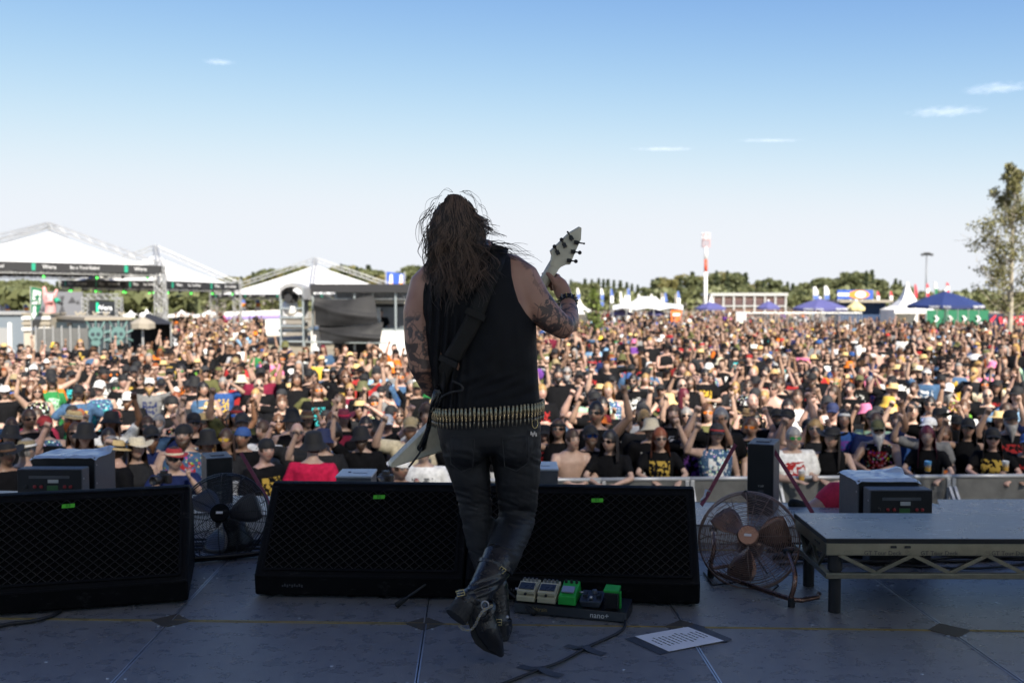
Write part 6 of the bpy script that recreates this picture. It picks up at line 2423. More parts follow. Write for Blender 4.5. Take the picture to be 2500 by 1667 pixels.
def make_strands(n_lock, per, r0, name, m, wav, spread):
    """locks: bundles of strands that share a wave and part towards the tip"""
    mb = MB()
    for _ in range(n_lock):
        a = random.uniform(-1.0, 1.0)
        top = random.random()
        ru = 1108 + a * 63 * (.25 + .75 * top)
        rv = 474 + 70 * (abs(a * (.25 + .75 * top)) ** 2.0) + 70 * top * random.random()
        tu = 1112 + a * 74 + random.gauss(0, 14)
        tv = random.uniform(605, 750) - 58 * abs(a + .1) ** 1.6
        if random.random() < .12:
            tv += 26
        if a > .3:
            tu += 10 * a
        if a < -.3:
            tu += 30 * (-a - .3)
            ru += 8 * (-a)
        ph, fr, amp = random.random() * 6.28, random.uniform(1.2, 2.6), wav * random.uniform(.4, 1.2)
        lift = random.uniform(0, spread)
        for _k in range(per):
            o1, o2 = random.gauss(0, 3.2), random.gauss(0, 5.0)
            ph2, am2 = random.random() * 6.28, random.uniform(.8, 3.4)
            e_ = random.uniform(.86, 1.04)
            P, rr = [], []
            for i in range(15):
                f = i / 14
                g = f * e_
                u = ru + o1 + (tu + o2 * 1.6 - ru - o1) * g + amp * g ** .8 * math.sin(ph + fr * g * 6.28) + am2 * g * math.sin(ph2 + g * 17)
                # the hair first runs over the curve of the skull, then hangs
                bow = math.sin(min(1, g * 2.2) * math.pi * .5)
                u += (a * 9) * bow * (1 - g)
                v = rv + (tv - rv) * g
                P.append(W(u, v, hair_depth(u, v, lift * (.3 + .7 * f)) + .003 * math.sin(ph2 + g * 11)))
                rr.append(r0 * (1 - .7 * f ** 2))
            mb.tube(P, rr, 4, caps=False)
    return mb.build(name, m, hairo, smooth=True)
make_strands(210, 8, .0017, 'hair_strands', M_hair, 14, .036)
make_strands(120, 5, .0013, 'hair_strands', M_hair2, 16, .046)
# flyaways and the locks blown to the side
mb = MB()
for k in range(22):
    a0 = random.uniform(-2.9, -.15)
    ru, rv = 1112 + 72 * math.cos(a0), 552 + 82 * math.sin(a0)
    out = random.uniform(4, 20)
    pts = []
    ph = random.random() * 6
    for i in range(10):
        f = i / 9
        aa = a0 + (f * .55 if math.cos(a0) > 0 else -f * .55)
        rr = 1 + out / 75 * math.sin(f * 2.4) + .03 * math.sin(ph + f * 9)
        pts.append(W(1112 + 74 * rr * math.cos(aa), 552 + 84 * rr * math.sin(aa) + 30 * f * f, 3.96))
    mb.tube(pts, [.0008 * (1 - .6 * i / 9) for i in range(10)], 4, caps=False)
for k in range(38):
    side = 1 if k < 22 else -1
    if side > 0:
        base = (1195 + random.uniform(-12, 12), 600 + random.uniform(-14, 22))
        L_ = random.uniform(40, 128)
        pts = [(base[0] + L_ * f, base[1] + random.uniform(-1, 1) + 10 * math.sin(f * 5 + k) * f + (18 + k * .4) * f * f, 3.90 + .05 * f) for f in np.linspace(0, 1, 11)]
    else:
        base = (1056 + random.uniform(-6, 10), 520 + random.uniform(-25, 70))
        L_ = random.uniform(12, 36)
        pts = [(base[0] - L_ * math.sin(f * 2.3), base[1] + 75 * f + 6 * math.sin(f * 7 + k), 3.96) for f in np.linspace(0, 1, 11)]
    mb.tube([W(*p) for p in pts], [.0016 * (1 - .7 * i / 10) for i in range(11)], 4, caps=False)
mb.build('stray_hair', M_hair, hairo, smooth=True)

# ---- guitar
M_gtr = mat('guitar_cream', (.60, .55, .40), .28, 0, var=.06, vscale=6, spec=.6)
M_gtr_edge = M_gtr
M_fret = mat('fretboard', (.03, .02, .015), .5)
gt = thing('electric_guitar', 'cream V shaped electric guitar hanging from the guitarist shoulder strap', 'guitar', W(1165, 930, 4.24))
gl = gt.location.copy()
tvec = Vector((-.015, .040, .009))
def gbuild(mb, nm, m, par=None, **kw):
    return at_root(mb, gt).build(nm, m, par or gt, **kw)
bodyo = gbuild(MB().prism([W(1200, 905, 4.20), W(1150, 930, 4.18), W(1066, 1021, 4.14), W(956, 1130, 4.10), W(952, 1139, 4.10), W(958, 1142, 4.10), W(1020, 1122, 4.13), W(1079, 1103, 4.15), W(1128, 1085, 4.16), W(1140, 1110, 4.17), W(1146, 1150, 4.18), W(1156, 1160, 4.18), W(1172, 1150, 4.18), W(1196, 1030, 4.19), W(1215, 925, 4.20)], tvec), 'body', M_gtr, bevel=.004)
n0, n1 = W(1190, 905, 4.205), W(1352, 652, 4.225)
gbuild(MB().tube([n0, n0.lerp(n1, .5), n0.lerp(n1, .93), n1], [.026, .0245, .023, .024], 14), 'neck', M_gtr, smooth=True)
nd_ = (n1 - n0).normalized()
sdv = nd_.cross(Vector((0, 1, 0))).normalized()
gbuild(MB().prism([n0 + sdv * .028 + Vector((0, .018, 0)), n1 + sdv * .0235 + Vector((0, .018, 0)), n1 - sdv * .0235 + Vector((0, .018, 0)), n0 - sdv * .028 + Vector((0, .018, 0))], (0, .010, 0)), 'fretboard', M_fret)
hp = [(465, 532), (790, 218), (980, 106), (1000, 122), (990, 318), (905, 505), (802, 757), (720, 763), (640, 800), (590, 850), (545, 925), (520, 965), (330, 950), (420, 790), (480, 690), (492, 610)]
HS = [W(1280 + x / 7.125, 540 + y / 7.125, 4.225 + .012 * (1 - y / 960)) for x, y in hp]
head_o = gbuild(MB().prism(HS, (-.007, .015, .005)), 'headstock', M_gtr, bevel=.002)
for (hx, hy), (kx, ky) in (((580, 545), (525, 440)), ((700, 420), (648, 322)), ((820, 295), (755, 190)), ((905, 370), (1040, 390)), ((850, 530), (965, 548)), ((780, 685), (897, 698))):
    a_, b_ = W(1280 + hx / 7.125, 540 + hy / 7.125, 4.222), W(1280 + kx / 7.125, 540 + ky / 7.125, 4.224)
    dv = (b_ - a_).normalized()
    mb = MB().beam(a_ - dv * .010, a_ + dv * .010, .016, .014, up=(0, -1, 0))
    tm = gbuild(mb, 'tuner', M_fanblack, bevel=.002)
    gbuild(MB().tube([a_ + dv * .008, b_], .0032, 7), 'tuner_shaft', M_fanblack, tm, smooth=True)
    gbuild(MB().ball(b_, (.0085, .006, .0085) if abs(ky - 190) > 10 and ky != 390 else (.0045, .006, .0045), 12, 8), 'tuner_button', M_fanblack, tm, smooth=True)
for k in range(6):
    s0 = (k - 2.5) * .0068
    gbuild(MB().tube([n1 + sdv * s0 + Vector((0, .030, 0)), n0 + sdv * s0 * 1.3 + Vector((0, .031, 0)), n0 - nd_ * .16 + sdv * s0 * 1.5 + Vector((0, .05, 0))], .0006, 4), 'string', M_steel)
# cable plug and strap pin
gbuild(MB().lathe([(.016, 0), (.016, .012), (.010, .014)], 16, Matrix.Translation(W(1028, 1092, 4.115)) @ Matrix.Rotation(math.pi / 2, 4, 'X')), 'strap_pin', M_fanblack)
# strap over the back
M_strapl = mat('strap_leather', (.006, .0052, .004), .55, var=.3, vscale=16, bump=.2, bscale=160, spec=.25)
st_px = [(1222, 600), (1210, 640), (1194, 680), (1178, 718), (1162, 765), (1146, 800), (1128, 832), (1108, 866), (1086, 902), (1074, 936), (1072, 962)]
st = thing('guitar_strap', 'wide dark leather guitar strap crossing the black tank top', 'strap', W(1162, 765, 3.8))
verts, faces = [], []
for i, (u, v) in enumerate(st_px):
    du, dv = (st_px[min(i + 1, len(st_px) - 1)][0] - st_px[max(i - 1, 0)][0], st_px[min(i + 1, len(st_px) - 1)][1] - st_px[max(i - 1, 0)][1])
    ln = math.hypot(du, dv)
    wpx = 21 if i < 8 else 17
    for k in (-1, -.5, 0, .5, 1):
        uu, vv = u - dv / ln * wpx * k, v + du / ln * wpx * k
        verts.append(W(uu, vv, back_y(uu, max(vv, 640), .021) - .010 + (.05 if vv < 618 else 0)))
for i in range(len(st_px) - 1):
    for k in range(4):
        faces.append((i * 5 + k, i * 5 + k + 1, (i + 1) * 5 + k + 1, (i + 1) * 5 + k))
o = at_root(MB().add(verts, faces), st).build('webbing', M_strapl, st, smooth=True)
so = o.modifiers.new('solid', 'SOLIDIFY')
so.thickness = .004
for (u, v, w2) in ((1161, 768, 26), (1095, 882, 24)):
    a_, b_ = W(u - w2 * .9, v - w2 * .42, back_y(u - w2, v, .03) - .014), W(u + w2 * .9, v + w2 * .42, back_y(u + w2, v, .03) - .014)
    at_root(MB().beam(a_, b_, .009, .026, up=(0, .1, 1)), st).build('strap_slide', M_strapl, st, bevel=.002)
tail = [W(1072, 950, 3.86), W(1060, 985, 3.90), W(1054, 1020, 4.0), W(1042, 1056, 4.07), W(1030, 1092, 4.105)]
o = at_root(MB().tube(tail, [.020, .016, .010, .011, .017], 10), st).build('strap_tail', M_leather, st, smooth=True)
for k in range(3):
    at_root(MB().tube(catmull([W(1078 - 6 * k, 962, 3.85), W(1072 - 10 * k, 990, 3.86), W(1058 - 5 * k, 1012, 3.93), W(1050 - 4 * k, 1040, 4.02)], 4), .0035, 6), st).build('strap_lace', M_leather, st, smooth=True)
gc = MB().tube(catmull([W(1104, 930, 3.80), W(1126, 940, 3.80), W(1128, 952, 3.80), W(1100, 958, 3.81), W(1076, 972, 3.84), W(1062, 1000, 3.90), W(1046, 1050, 4.06), W(1030, 1095, 4.09), W(1010, 1125, 4.08), W(998, 1140, 4.08)], 5), .0042, 7)
tag(gc.build('cable', M_cable, smooth=True), 'black cable looped through the strap and plugged into the cream guitar', 'cable', 'cables on the stage')
# ================================================================== FESTIVAL GROUND BEHIND THE CROWD
M_ground = mat('trodden_ground', (.25, .215, .155), .95, var=.3, vscale=.4, bump=.4, bscale=6)
structure('ground', MB().add([(-6000, -600, GROUND), (6000, -600, GROUND), (6000, 9000, GROUND), (-6000, 9000, GROUND)], [(0, 1, 2, 3)]), M_ground)

M_pvc = mat('white_canvas', (.80, .79, .76), .6, var=.04, vscale=1.5)
M_truss = mat('grey_truss', (.50, .50, .49), .4, .6)
M_banner = mat('black_banner', (.02, .02, .022), .7)
M_teal = mat('teal_print', (.01, .30, .18), .6)
M_wtext = mat('white_lettering', (.75, .75, .75), .6)
M_lamp_green = mat('stage_lamp_green', (.02, .2, .02), .4, emit=((.10, 1.0, .12), 1.6))
M_lamp_case = mat('lamp_case', (.02, .02, .02), .5)

def foot(p):
    return Vector((p.x, p.y, GROUND))

def tensile_tent(label, cor, peak, apex, towers, lamps=0, fh=.42, arms=None):
    """square tension roof: canopy under crossing roof trusses, banner fascia, lattice towers"""
    c0 = sum(cor, Vector()) / 4
    t = thing('tension_tent', label, 'tent', (c0.x, c0.y, GROUND), 0, 'white tension roofs')
    mb = MB()
    ns, ne = 9, 8
    verts, faces = [], []
    loop = []
    for k in range(4):
        a, b = cor[k], cor[(k + 1) % 4]
        for i in range(ne):
            loop.append(a.lerp(b, i / ne))
    n = len(loop)
    for s in range(ns + 1):
        f = s / ns * .94
        for p in loop:
            q = p.lerp(peak, f)
            q.z = p.z + (peak.z - p.z) * (f ** 1.22)
            verts.append(q)
    for s in range(ns):
        for j in range(n):
            j2 = (j + 1) % n
            faces.append((s * n + j, s * n + j2, (s + 1) * n + j2, (s + 1) * n + j))
    at_root(mb.add(verts, faces), t).build('canopy', M_pvc, t, smooth=True)
    r = (cor[0] - c0).length * .075
    mb = MB().lathe([(r, peak.z - r * .55), (r * .55, peak.z - r * .18), (.05, peak.z)], 16, Matrix.Translation((peak.x, peak.y, 0)))
    at_root(mb, t).build('canopy_cap', M_pvc, t, smooth=True)
    for k in range(4):
        a, b = cor[k], cor[(k + 1) % 4]
        dv = (b - a).normalized()
        out = Vector((dv.y, -dv.x, 0))
        if out.dot((a + b) / 2 - c0) < 0:
            out = -out
        up = Vector((0, 0, fh / 2))
        at_root(MB().truss(a - up * 1.3, b - up * 1.3, .3, 16, .025), t).build('edge_truss', M_truss, t)
        o = at_root(MB().beam(a - up * .6 + out * .2, b - up * .6 + out * .2, .03, fh), t).build('fascia_banner', M_banner, t)
        ln = (b - a).length
        q = .6
        i = 0
        facing = out.y < .2
        while facing and q < ln - 1.2:
            p = a + dv * q - up * .6 + out * .222
            xdir = dv if dv.x > 0 else -dv
            if i % 2 == 0:
                at_root(MB().beam(p, p + dv * .16, .014, fh * .8), t).build('logo_bar', M_teal, t)
                M = plane_mat(p + dv * (.75 if dv.x > 0 else .0) - t.location + out * .005, xdir, (0, 0, 1))
                text('lettering', 'Wera', fh * .6, M, M_wtext, t, .004)
            else:
                M = plane_mat(p + dv * .8 - t.location + out * .005, xdir, (0, 0, 1))
                text('lettering', 'Be a Tool Rebel', fh * .48, M, M_wtext, t, .004)
            q += 1.5 if i % 2 == 0 else 2.6
            i += 1
        for m_ in range(lamps):
            f = (m_ + .5) / lamps
            p = a.lerp(b, f) - up * 2.6
            if facing:
                at_root(MB().lathe([(.09, .0), (.11, .22), (.06, .26)], 10, Matrix.Translation(p)), t).build('lamp_housing', M_lamp_case, t)
                at_root(MB().ball(p - Vector((0, .06, .03)), .055, 8, 5), t).build('lamp_lens', M_lamp_green if m_ % 2 == 0 else M_lamp_case, t)
    for k in towers:
        p = cor[k]
        at_root(MB().truss(foot(p), p + Vector((0, 0, .4)), .42, 12, .03), t).build('lattice_tower', M_truss, t)
    if apex is not None:
        for k in range(4):
            p = cor[k] + Vector((0, 0, .1))
            at_root(MB().truss(p, apex, .24, 16, .02), t).build('roof_truss', M_truss, t)
        at_root(MB().tube([apex, peak - Vector((0, 0, .05))], .03, 6), t).build('hanger', M_truss, t)
    return t

def P2(u, d, z):
    return Vector(((u - 1250) / F * d, d, z))
tensile_tent('white tension roof with black banner fascia behind the pink hand sculpture', [P2(-210, 43.5, 2.92), P2(392, 49.5, 2.82), P2(240, 62, 2.9), P2(-190, 60, 2.95)], W(120, 567, 52), W(119, 549, 52), (0, 1, 2), 9)
tensile_tent('white tension roof standing between two others, over a lattice tower', [P2(397, 55, 2.16), P2(580, 63, 2.10), P2(380, 74, 2.2), P2(158, 63, 2.32)], W(379, 625, 63), W(379, 603, 63), (0, 1, 3), 7)
tensile_tent('white tension roof behind the dark tarpaulin booth', [P2(760, 61, 1.48), P2(1010, 70, 1.5), P2(770, 80, 1.5), P2(523, 70, 1.48)], W(770, 648, 70), W(770, 633, 70), (1, 3), 0, .22)

# ---- shipping container bar, kiosk, screen, hand, flag
M_cont = mat('container_blue_grey', (.035, .05, .06), .5, .2, var=.15, vscale=2)
ct = thing('shipping_container', 'dark shipping container with pale roof terrace and mint skull print', 'container', P2(207, 34, GROUND))
zt = W(207, 782, 34).z
cc = [P2(124, 37.2, GROUND), P2(207, 33.8, GROUND), P2(318, 34.6, GROUND), P2(240, 38.2, GROUND)]
at_root(MB().prism(cc, (0, 0, zt - GROUND)), ct).build('shell', M_cont, ct)
a, b = cc[0], cc[1]
for k in range(22):
    p = a.lerp(b, (k + .5) / 22)
    at_root(MB().beam(p + Vector((0, -.03, .12)), p + Vector((0, -.03, zt - GROUND - .12)), .07, .06, up=(0, 1, 0)), ct).build('corrugation', M_cont, ct)
at_root(MB().prism([W(165, 788, 34.9), W(176, 788, 34.6), W(176, 797, 34.6), W(165, 797, 34.9)], (0, -.06, 0)), ct).build('window', mat('dark_glass', (.01, .01, .012), .1), ct)
a, b = cc[1], cc[2]
M_mint = mat('mint_print', (.10, .19, .18), .6)
dv = (b - a).normalized()
for half in (0, 1):
    for k in range(4):
        f = (half + .14 + .24 * k) / 2
        p = a.lerp(b, f) + Vector((0, -.05, 0))
        at_root(MB().tube([p + Vector((0, 0, .1)), p + Vector((0, 0, zt - GROUND - .1))], .018, 6), ct).build('lock_rod', M_truss, ct)
    # skull emblem built from discs, mirrored on both door leaves
    cpt = a.lerp(b, .25 + .5 * half) + Vector((0, -.07, 1.80))
    def disc(dx, dz, r, m, nm='skull_print', sq=1.0):
        mb = MB()
        mb.prism([cpt + dv * (dx + r * math.cos(t)) + Vector((0, -.004, dz + sq * r * math.sin(t))) for t in np.linspace(0, 2 * math.pi, 14, endpoint=False)], (0, -.006, 0))
        at_root(mb, ct).build(nm, m, ct)
    disc(0, .18, .24, M_mint)
    disc(0, -.12, .15, M_mint)
    cpt = cpt + Vector((0, -.01, 0))
    disc(-.09, .16, .065, M_cont)
    disc(.09, .16, .065, M_cont)
    disc(0, .02, .03, M_cont)
    for k in range(7):
        ang = -.3 + k * .62
        q0 = cpt + dv * .28 * math.cos(ang) + Vector((0, 0, .1 + .30 * math.sin(ang)))
        q1 = cpt + dv * .50 * math.cos(ang) + Vector((0, 0, .1 + .62 * math.sin(ang)))
        at_root(MB().beam(q0, q1, .05, .01, up=(0, 1, 0)), ct).build('ray_print', M_mint, ct)
M_beige = mat('beige_roof', (.30, .265, .21), .7)
at_root(MB().prism([p + Vector((0, 0, zt - GROUND + .004)) + (p - sum(cc, Vector()) / 4) * .04 for p in cc], (0, 0, .10)), ct).build('terrace_deck', M_beige, ct)
for k, (u, v) in enumerate(((193, 773), (206, 773), (236, 774), (262, 774), (300, 775))):
    c = W(u, v, 35.2 + .2 * (k % 3))
    lb = thing('deck_chair', 'pale deck chair on the terrace above the dark container', 'chair', (c.x, c.y, zt + .104), .4, 'deck chairs on the container terrace')
    lb.scale = (.6, .6, .6)
    MB().beam((-.12, 0, .08), (.10, .0, .26), .10, .02, up=(0, 1, 0)).build('seat', M_beige, lb)
    MB().beam((-.12, 0, .09), (-.2, 0, .30), .10, .02, up=(0, 1, 0)).build('backrest', M_beige, lb)
    for sx in (-.1, .08):
        MB().tube([(sx, 0, 0), (sx + .03, 0, .13)], .012, 5).build('leg', M_truss, lb)
sc_ = thing('video_screen', 'black screen in a truss frame showing a green bar and white lettering', 'screen', P2(250, 38.5, GROUND))
s0, s1 = W(219, 734.5, 38.5), W(281, 768.5, 38.5)
at_root(MB().box((s0 + s1) / 2, (s1.x - s0.x, .1, s0.z - s1.z)), sc_).build('display', mat('screen_dark', (.012, .014, .016), .35, emit=((.02, .022, .024), .6)), sc_)
fr = .16
for A, B_ in (((s0.x - fr, s1.z - .1), (s0.x - fr, s0.z + fr)), ((s1.x + fr, s1.z - .1), (s1.x + fr, s0.z + fr)), ((s0.x - fr, s0.z + fr), (s1.x + fr, s0.z + fr))):
    at_root(MB().truss((A[0], 38.5, A[1]), (B_[0], 38.5, B_[1]), .2, 9, .018), sc_).build('frame_truss', M_truss, sc_)
for x in (s0.x - fr, s1.x + fr):
    at_root(MB().truss((x, 38.5, GROUND), (x, 38.5, s1.z - .1), .2, 10, .018), sc_).build('support', M_truss, sc_)
cpx = (s0 + s1) / 2
M_scr_g = mat('screen_green', (.01, .3, .15), .5, emit=((.01, .45, .22), .8))
M_scr_w = mat('screen_white', (.7, .7, .7), .5, emit=((.8, .8, .8), .6))
at_root(MB().box(cpx + Vector((-.17, -.06, 0)), (.08, .02, .40)), sc_).build('logo_bar', M_scr_g, sc_)
text('lettering', 'Wera', .26, plane_mat(cpx + Vector((.10, -.062, .0)) - sc_.location, (1, 0, 0), (0, 0, 1)), M_scr_w, sc_, .003)
text('lettering', 'Be a Tool Rebel', .07, plane_mat(cpx + Vector((.10, -.062, -.17)) - sc_.location, (1, 0, 0), (0, 0, 1)), M_scr_w, sc_, .003)

ks = thing('kiosk', 'cream kiosk with striped awning below the pink hand sculpture', 'kiosk', P2(90, 36, GROUND))
k0, k1 = W(57, 768, 36), W(123, 815, 36)
at_root(MB().box(((k0.x + k1.x) / 2, 36.6, (k0.z + GROUND) / 2), (k1.x - k0.x, 1.2, k0.z - GROUND)), ks).build('wall', mat('cream_wall', (.42, .38, .31), .7, var=.05), ks)
for k in range(3):
    z = k0.z - .12 - k * .2
    at_root(MB().box(((k0.x + k1.x) / 2, 35.96, z), (k1.x - k0.x + .06, .08, .11)), ks).build('awning_board', M_pvc if k % 2 == 0 else M_beige, ks)
at_root(MB().box(((k0.x + k1.x) / 2, 36.6, k0.z + .03), (k1.x - k0.x + .1, 1.3, .06)), ks).build('roof', M_beige, ks)
hl = thing('exhibition_hall', 'pale blue grey shed wall behind the kiosk', 'building', P2(10, 40, GROUND))
h0 = W(-120, 768, 40)
h1 = W(60, 768, 40)
at_root(MB().box(((h0.x + h1.x) / 2, 41, (h0.z + GROUND) / 2), (h1.x - h0.x, 2, h0.z - GROUND)), hl).build('wall', mat('pale_blue_wall', (.16, .19, .22), .7), hl)
at_root(MB().box(((h0.x + h1.x) / 2, 41, h0.z + .06), (h1.x - h0.x + .2, 2.2, .12)), hl).build('roof', M_truss, hl)
at_root(MB().box((W(10, 800, 39.95).x, 39.96, GROUND + 1.0), (.5, .06, 2.0)), hl).build('door', M_truss, hl)
at_root(MB().box((W(24, 800, 39.95).x, 39.96, GROUND + 1.1), (.12, .1, 2.2)), hl).build('post', M_pvc, hl)

# pink hand making the horns
M_pink = mat('pink_plastic', (.72, .33, .32), .45, var=.08, vscale=4)
hb = W(118, 775, 36.6)
hd = union([tube_geo([W(122, 776, 36.6), W(124, 752, 36.6), W(123, 740, 36.6)], [.19, .18, .20], 14),
            xf(ball_geo((0, 0, 0), (.235, .14, .25)), Matrix.Translation(W(122, 733, 36.6))),
            tube_geo([W(111, 730, 36.6), W(109, 715, 36.6), W(108, 704, 36.6)], [.09, .085, .075], 10),
            tube_geo([W(131, 732, 36.6), W(135, 718, 36.6), W(138, 709, 36.6)], [.08, .07, .06], 10),
            tube_geo([W(118, 724, 36.55), W(117, 720, 36.45), W(118, 728, 36.40)], [.085, .085, .07], 10),
            tube_geo([W(126, 725, 36.55), W(126, 721, 36.45), W(126, 729, 36.40)], [.085, .085, .07], 10),
            tube_geo([W(113, 742, 36.5), W(118, 736, 36.38), W(126, 735, 36.34)], [.08, .075, .06], 10)], .03, 3, None, 'hand_sculpture')
hd.materials.append(M_pink)
ho = bpy.data.objects.new('hand_sculpture', hd)
COL.objects.link(ho)
tag(ho, 'giant pink hand sculpture making the horns sign on the kiosk roof', 'sculpture')
sd = MB().tube([W(136, 731, 36.5), W(143, 737, 36.4)], .09, 10).tube([W(143, 737, 36.4), W(151, 742, 36.3)], .06, 10, m=1)
tag(sd.build('giant_screwdriver', [M_teal, M_banner], smooth=True), 'green and black tool held out by the giant pink hand', 'tool')

# emergency exit beach flag
fg_ = thing('beach_flag', 'green and white emergency exit flag beside the pink hand', 'flag', P2(76, 35.5, GROUND))
fp = lambda x, y, d=35.4: W(x / 5.6, 680 + y / 5.6, d)
at_root(MB().tube([foot(fp(430, 570)), fp(417, 112)], .02, 6), fg_).build('pole', M_truss, fg_)
M_exit = mat('exit_green', (.012, .15, .07), .6)
at_root(MB().prism([fp(420, 112), fp(580, 150), fp(560, 360), fp(515, 500), fp(425, 575)], (0, .02, 0)), fg_).build('flag_cloth', M_exit, fg_)
at_root(MB().prism([fp(455, 155, 35.37), fp(560, 180, 35.37), fp(545, 350, 35.37), fp(440, 350, 35.37)], (0, .01, 0)), fg_).build('flag_panel', M_pvc, fg_)
for pts, r in ((((520, 205), (521, 206)), .05), (((515, 225), (510, 270)), .05), (((510, 235), (480, 255), (465, 235)), .022), (((512, 235), (545, 250)), .022), (((510, 270), (485, 300), (445, 300)), .03), (((510, 270), (525, 300), (520, 340)), .03)):
    at_root(MB().tube([fp(x, y, 35.35) for x, y in pts], r, 6), fg_).build('running_figure', M_exit, fg_)
at_root(MB().prism([fp(455, 380, 35.37), fp(490, 380, 35.37), fp(485, 470, 35.37), fp(508, 470, 35.37), fp(455, 560, 35.37), fp(432, 480, 35.37), fp(452, 470, 35.37)], (0, .01, 0)), fg_).build('arrow', M_pvc, fg_)
# grey billboard with drawn shapes
bb = thing('billboard', 'light grey billboard with darker drawn shapes behind the pink hand', 'billboard', P2(150, 41, GROUND))
bp_ = lambda x, y, d=41: W(x / 5.6, 680 + y / 5.6, d)
at_root(MB().prism([bp_(555, 180), bp_(1130, 180), bp_(1130, 510), bp_(555, 510)], (0, .05, 0)), bb).build('panel', mat('billboard_grey', (.17, .175, .19), .7), bb)
M_bbd = mat('billboard_dark', (.06, .06, .065), .7)
for sh in ([(930, 330), (985, 245), (1040, 325)], [(1040, 340), (1065, 290), (1090, 345)], [(820, 240), (880, 240), (850, 330)], [(790, 500), (850, 350), (900, 500)], [(560, 440), (590, 370), (620, 440)], [(700, 320), (730, 300), (735, 420), (705, 440)]):
    at_root(MB().prism([bp_(x, y, 40.97) for x, y in sh], (0, .01, 0)), bb).build('drawing', M_bbd, bb)
for x in (600, 1090):
    at_root(MB().tube([foot(bp_(x, 500)), bp_(x, 500)], .05, 6), bb).build('post', M_truss, bb)
# black bar marquee and beige parasol
bm_ = thing('black_marquee', 'low black marquee beside the dark container', 'tent', P2(370, 37, GROUND))
q = [P2(316, 36.5, 0), P2(417, 36.5, 0), P2(417, 40, 0), P2(316, 40, 0)]
ze = W(360, 791, 36.5).z
for p in q:
    p.z = ze
pk_ = W(362, 764, 38.2)
at_root(MB().add(q + [pk_], [(0, 1, 4), (1, 2, 4), (2, 3, 4), (3, 0, 4)]), bm_).build('canopy', M_banner, bm_)
for p in q:
    at_root(MB().tube([foot(p), p], .03, 6), bm_).build('leg', M_truss, bm_)
at_root(MB().prism([foot(q[1]), foot(q[2]), q[2], q[1]], (.02, 0, 0)), bm_).build('side_wall', M_banner, bm_)
at_root(MB().prism([foot(q[3]), foot(q[2]), q[2], q[3]], (0, .02, 0)), bm_).build('rear_wall', M_banner, bm_)

def parasol(label, u0, u1, vt, ve, d, m, n=8, trim=None, group='parasols', txt=None):
    c, r = P2((u0 + u1) / 2, d, GROUND), (u1 - u0) / 2 * d / F
    t = thing('parasol', label, 'parasol', c, random.uniform(0, .5), group)
    zt_, ze_ = W(1250, vt, d).z - GROUND, W(1250, ve, d).z - GROUND
    verts = [(0, 0, zt_)]
    faces = []
    for s, (f, zf) in enumerate(((.5, .42), (1.0, 1.0))):
        for j in range(n * 2):
            a = math.pi * j / n
            rr = r * f * (1 if j % 2 == 0 else .93)
            verts.append((rr * math.cos(a), rr * math.sin(a), zt_ - (zt_ - ze_) * zf + (0 if j % 2 == 0 else -.03 * f)))
    for j in range(n * 2):
        verts.append((verts[1 + n * 2 + j][0], verts[1 + n * 2 + j][1], verts[1 + n * 2 + j][2] - .18))
    k = n * 2
    for j in range(k):
        j2 = (j + 1) % k
        faces += [(0, 1 + j, 1 + j2), (1 + j, 1 + k + j, 1 + k + j2, 1 + j2), (1 + k + j, 1 + 2 * k + j, 1 + 2 * k + j2, 1 + k + j2)]
    MB().add(verts, faces).build('canopy', m, t)
    MB().tube([(0, 0, 0), (0, 0, zt_)], .04, 8).build('pole', M_truss, t)
    MB().lathe([(.4, 0), (.38, .08), (.05, .12)], 12).build('base', M_truss, t)
    for j in range(n):
        a = 2 * math.pi * j / n
        MB().tube([(0, 0, zt_ - .1), (r * .97 * math.cos(a), r * .97 * math.sin(a), ze_ - .03)], .012, 4).build('rib', M_truss, t)
    MB().ball((0, 0, zt_ + .04), .10, 8, 5).build('finial', M_pvc, t)
    if txt:
        for a in (-1.25, -2.4):
            tt = MB()
            M = plane_mat((r * .98 * math.cos(a), r * .98 * math.sin(a) - t.rotation_euler.z * 0, ze_ - .09), (-math.sin(a), math.cos(a), 0), (0, 0, 1))
            text('lettering', txt, .2, M, M_wtext, t, .01)
    return t
parasol('beige parasol beside the black marquee', 318, 378, 773, 788, 33.5, M_beige, 4)
# cloth covered fence in front of the container
M_shade = mat('shade_cloth', (.12, .12, .115), .8, var=.15, vscale=4)
def cloth_fence(label, u0, u1, v, d, m, n):
    a, b = W(u0, v, d), W(u1, v, d)
    t = thing('covered_fence', label, 'fence', foot(a))
    for k in range(n):
        p, q_ = a.lerp(b, k / n), a.lerp(b, (k + 1) / n)
        e = (q_ - p) * .01
        at_root(MB().prism([foot(p) + e, foot(q_) - e, q_ - e, p + e], (0, .03, 0)), t).build('panel', m, t)
        at_root(MB().tube([foot(p), p + Vector((0, 0, .08))], .025, 6), t).build('post', M_truss, t)
    return t
cloth_fence('fence with grey shade cloth in front of the dark container', 87, 214, 801, 33.0, M_shade, 6)

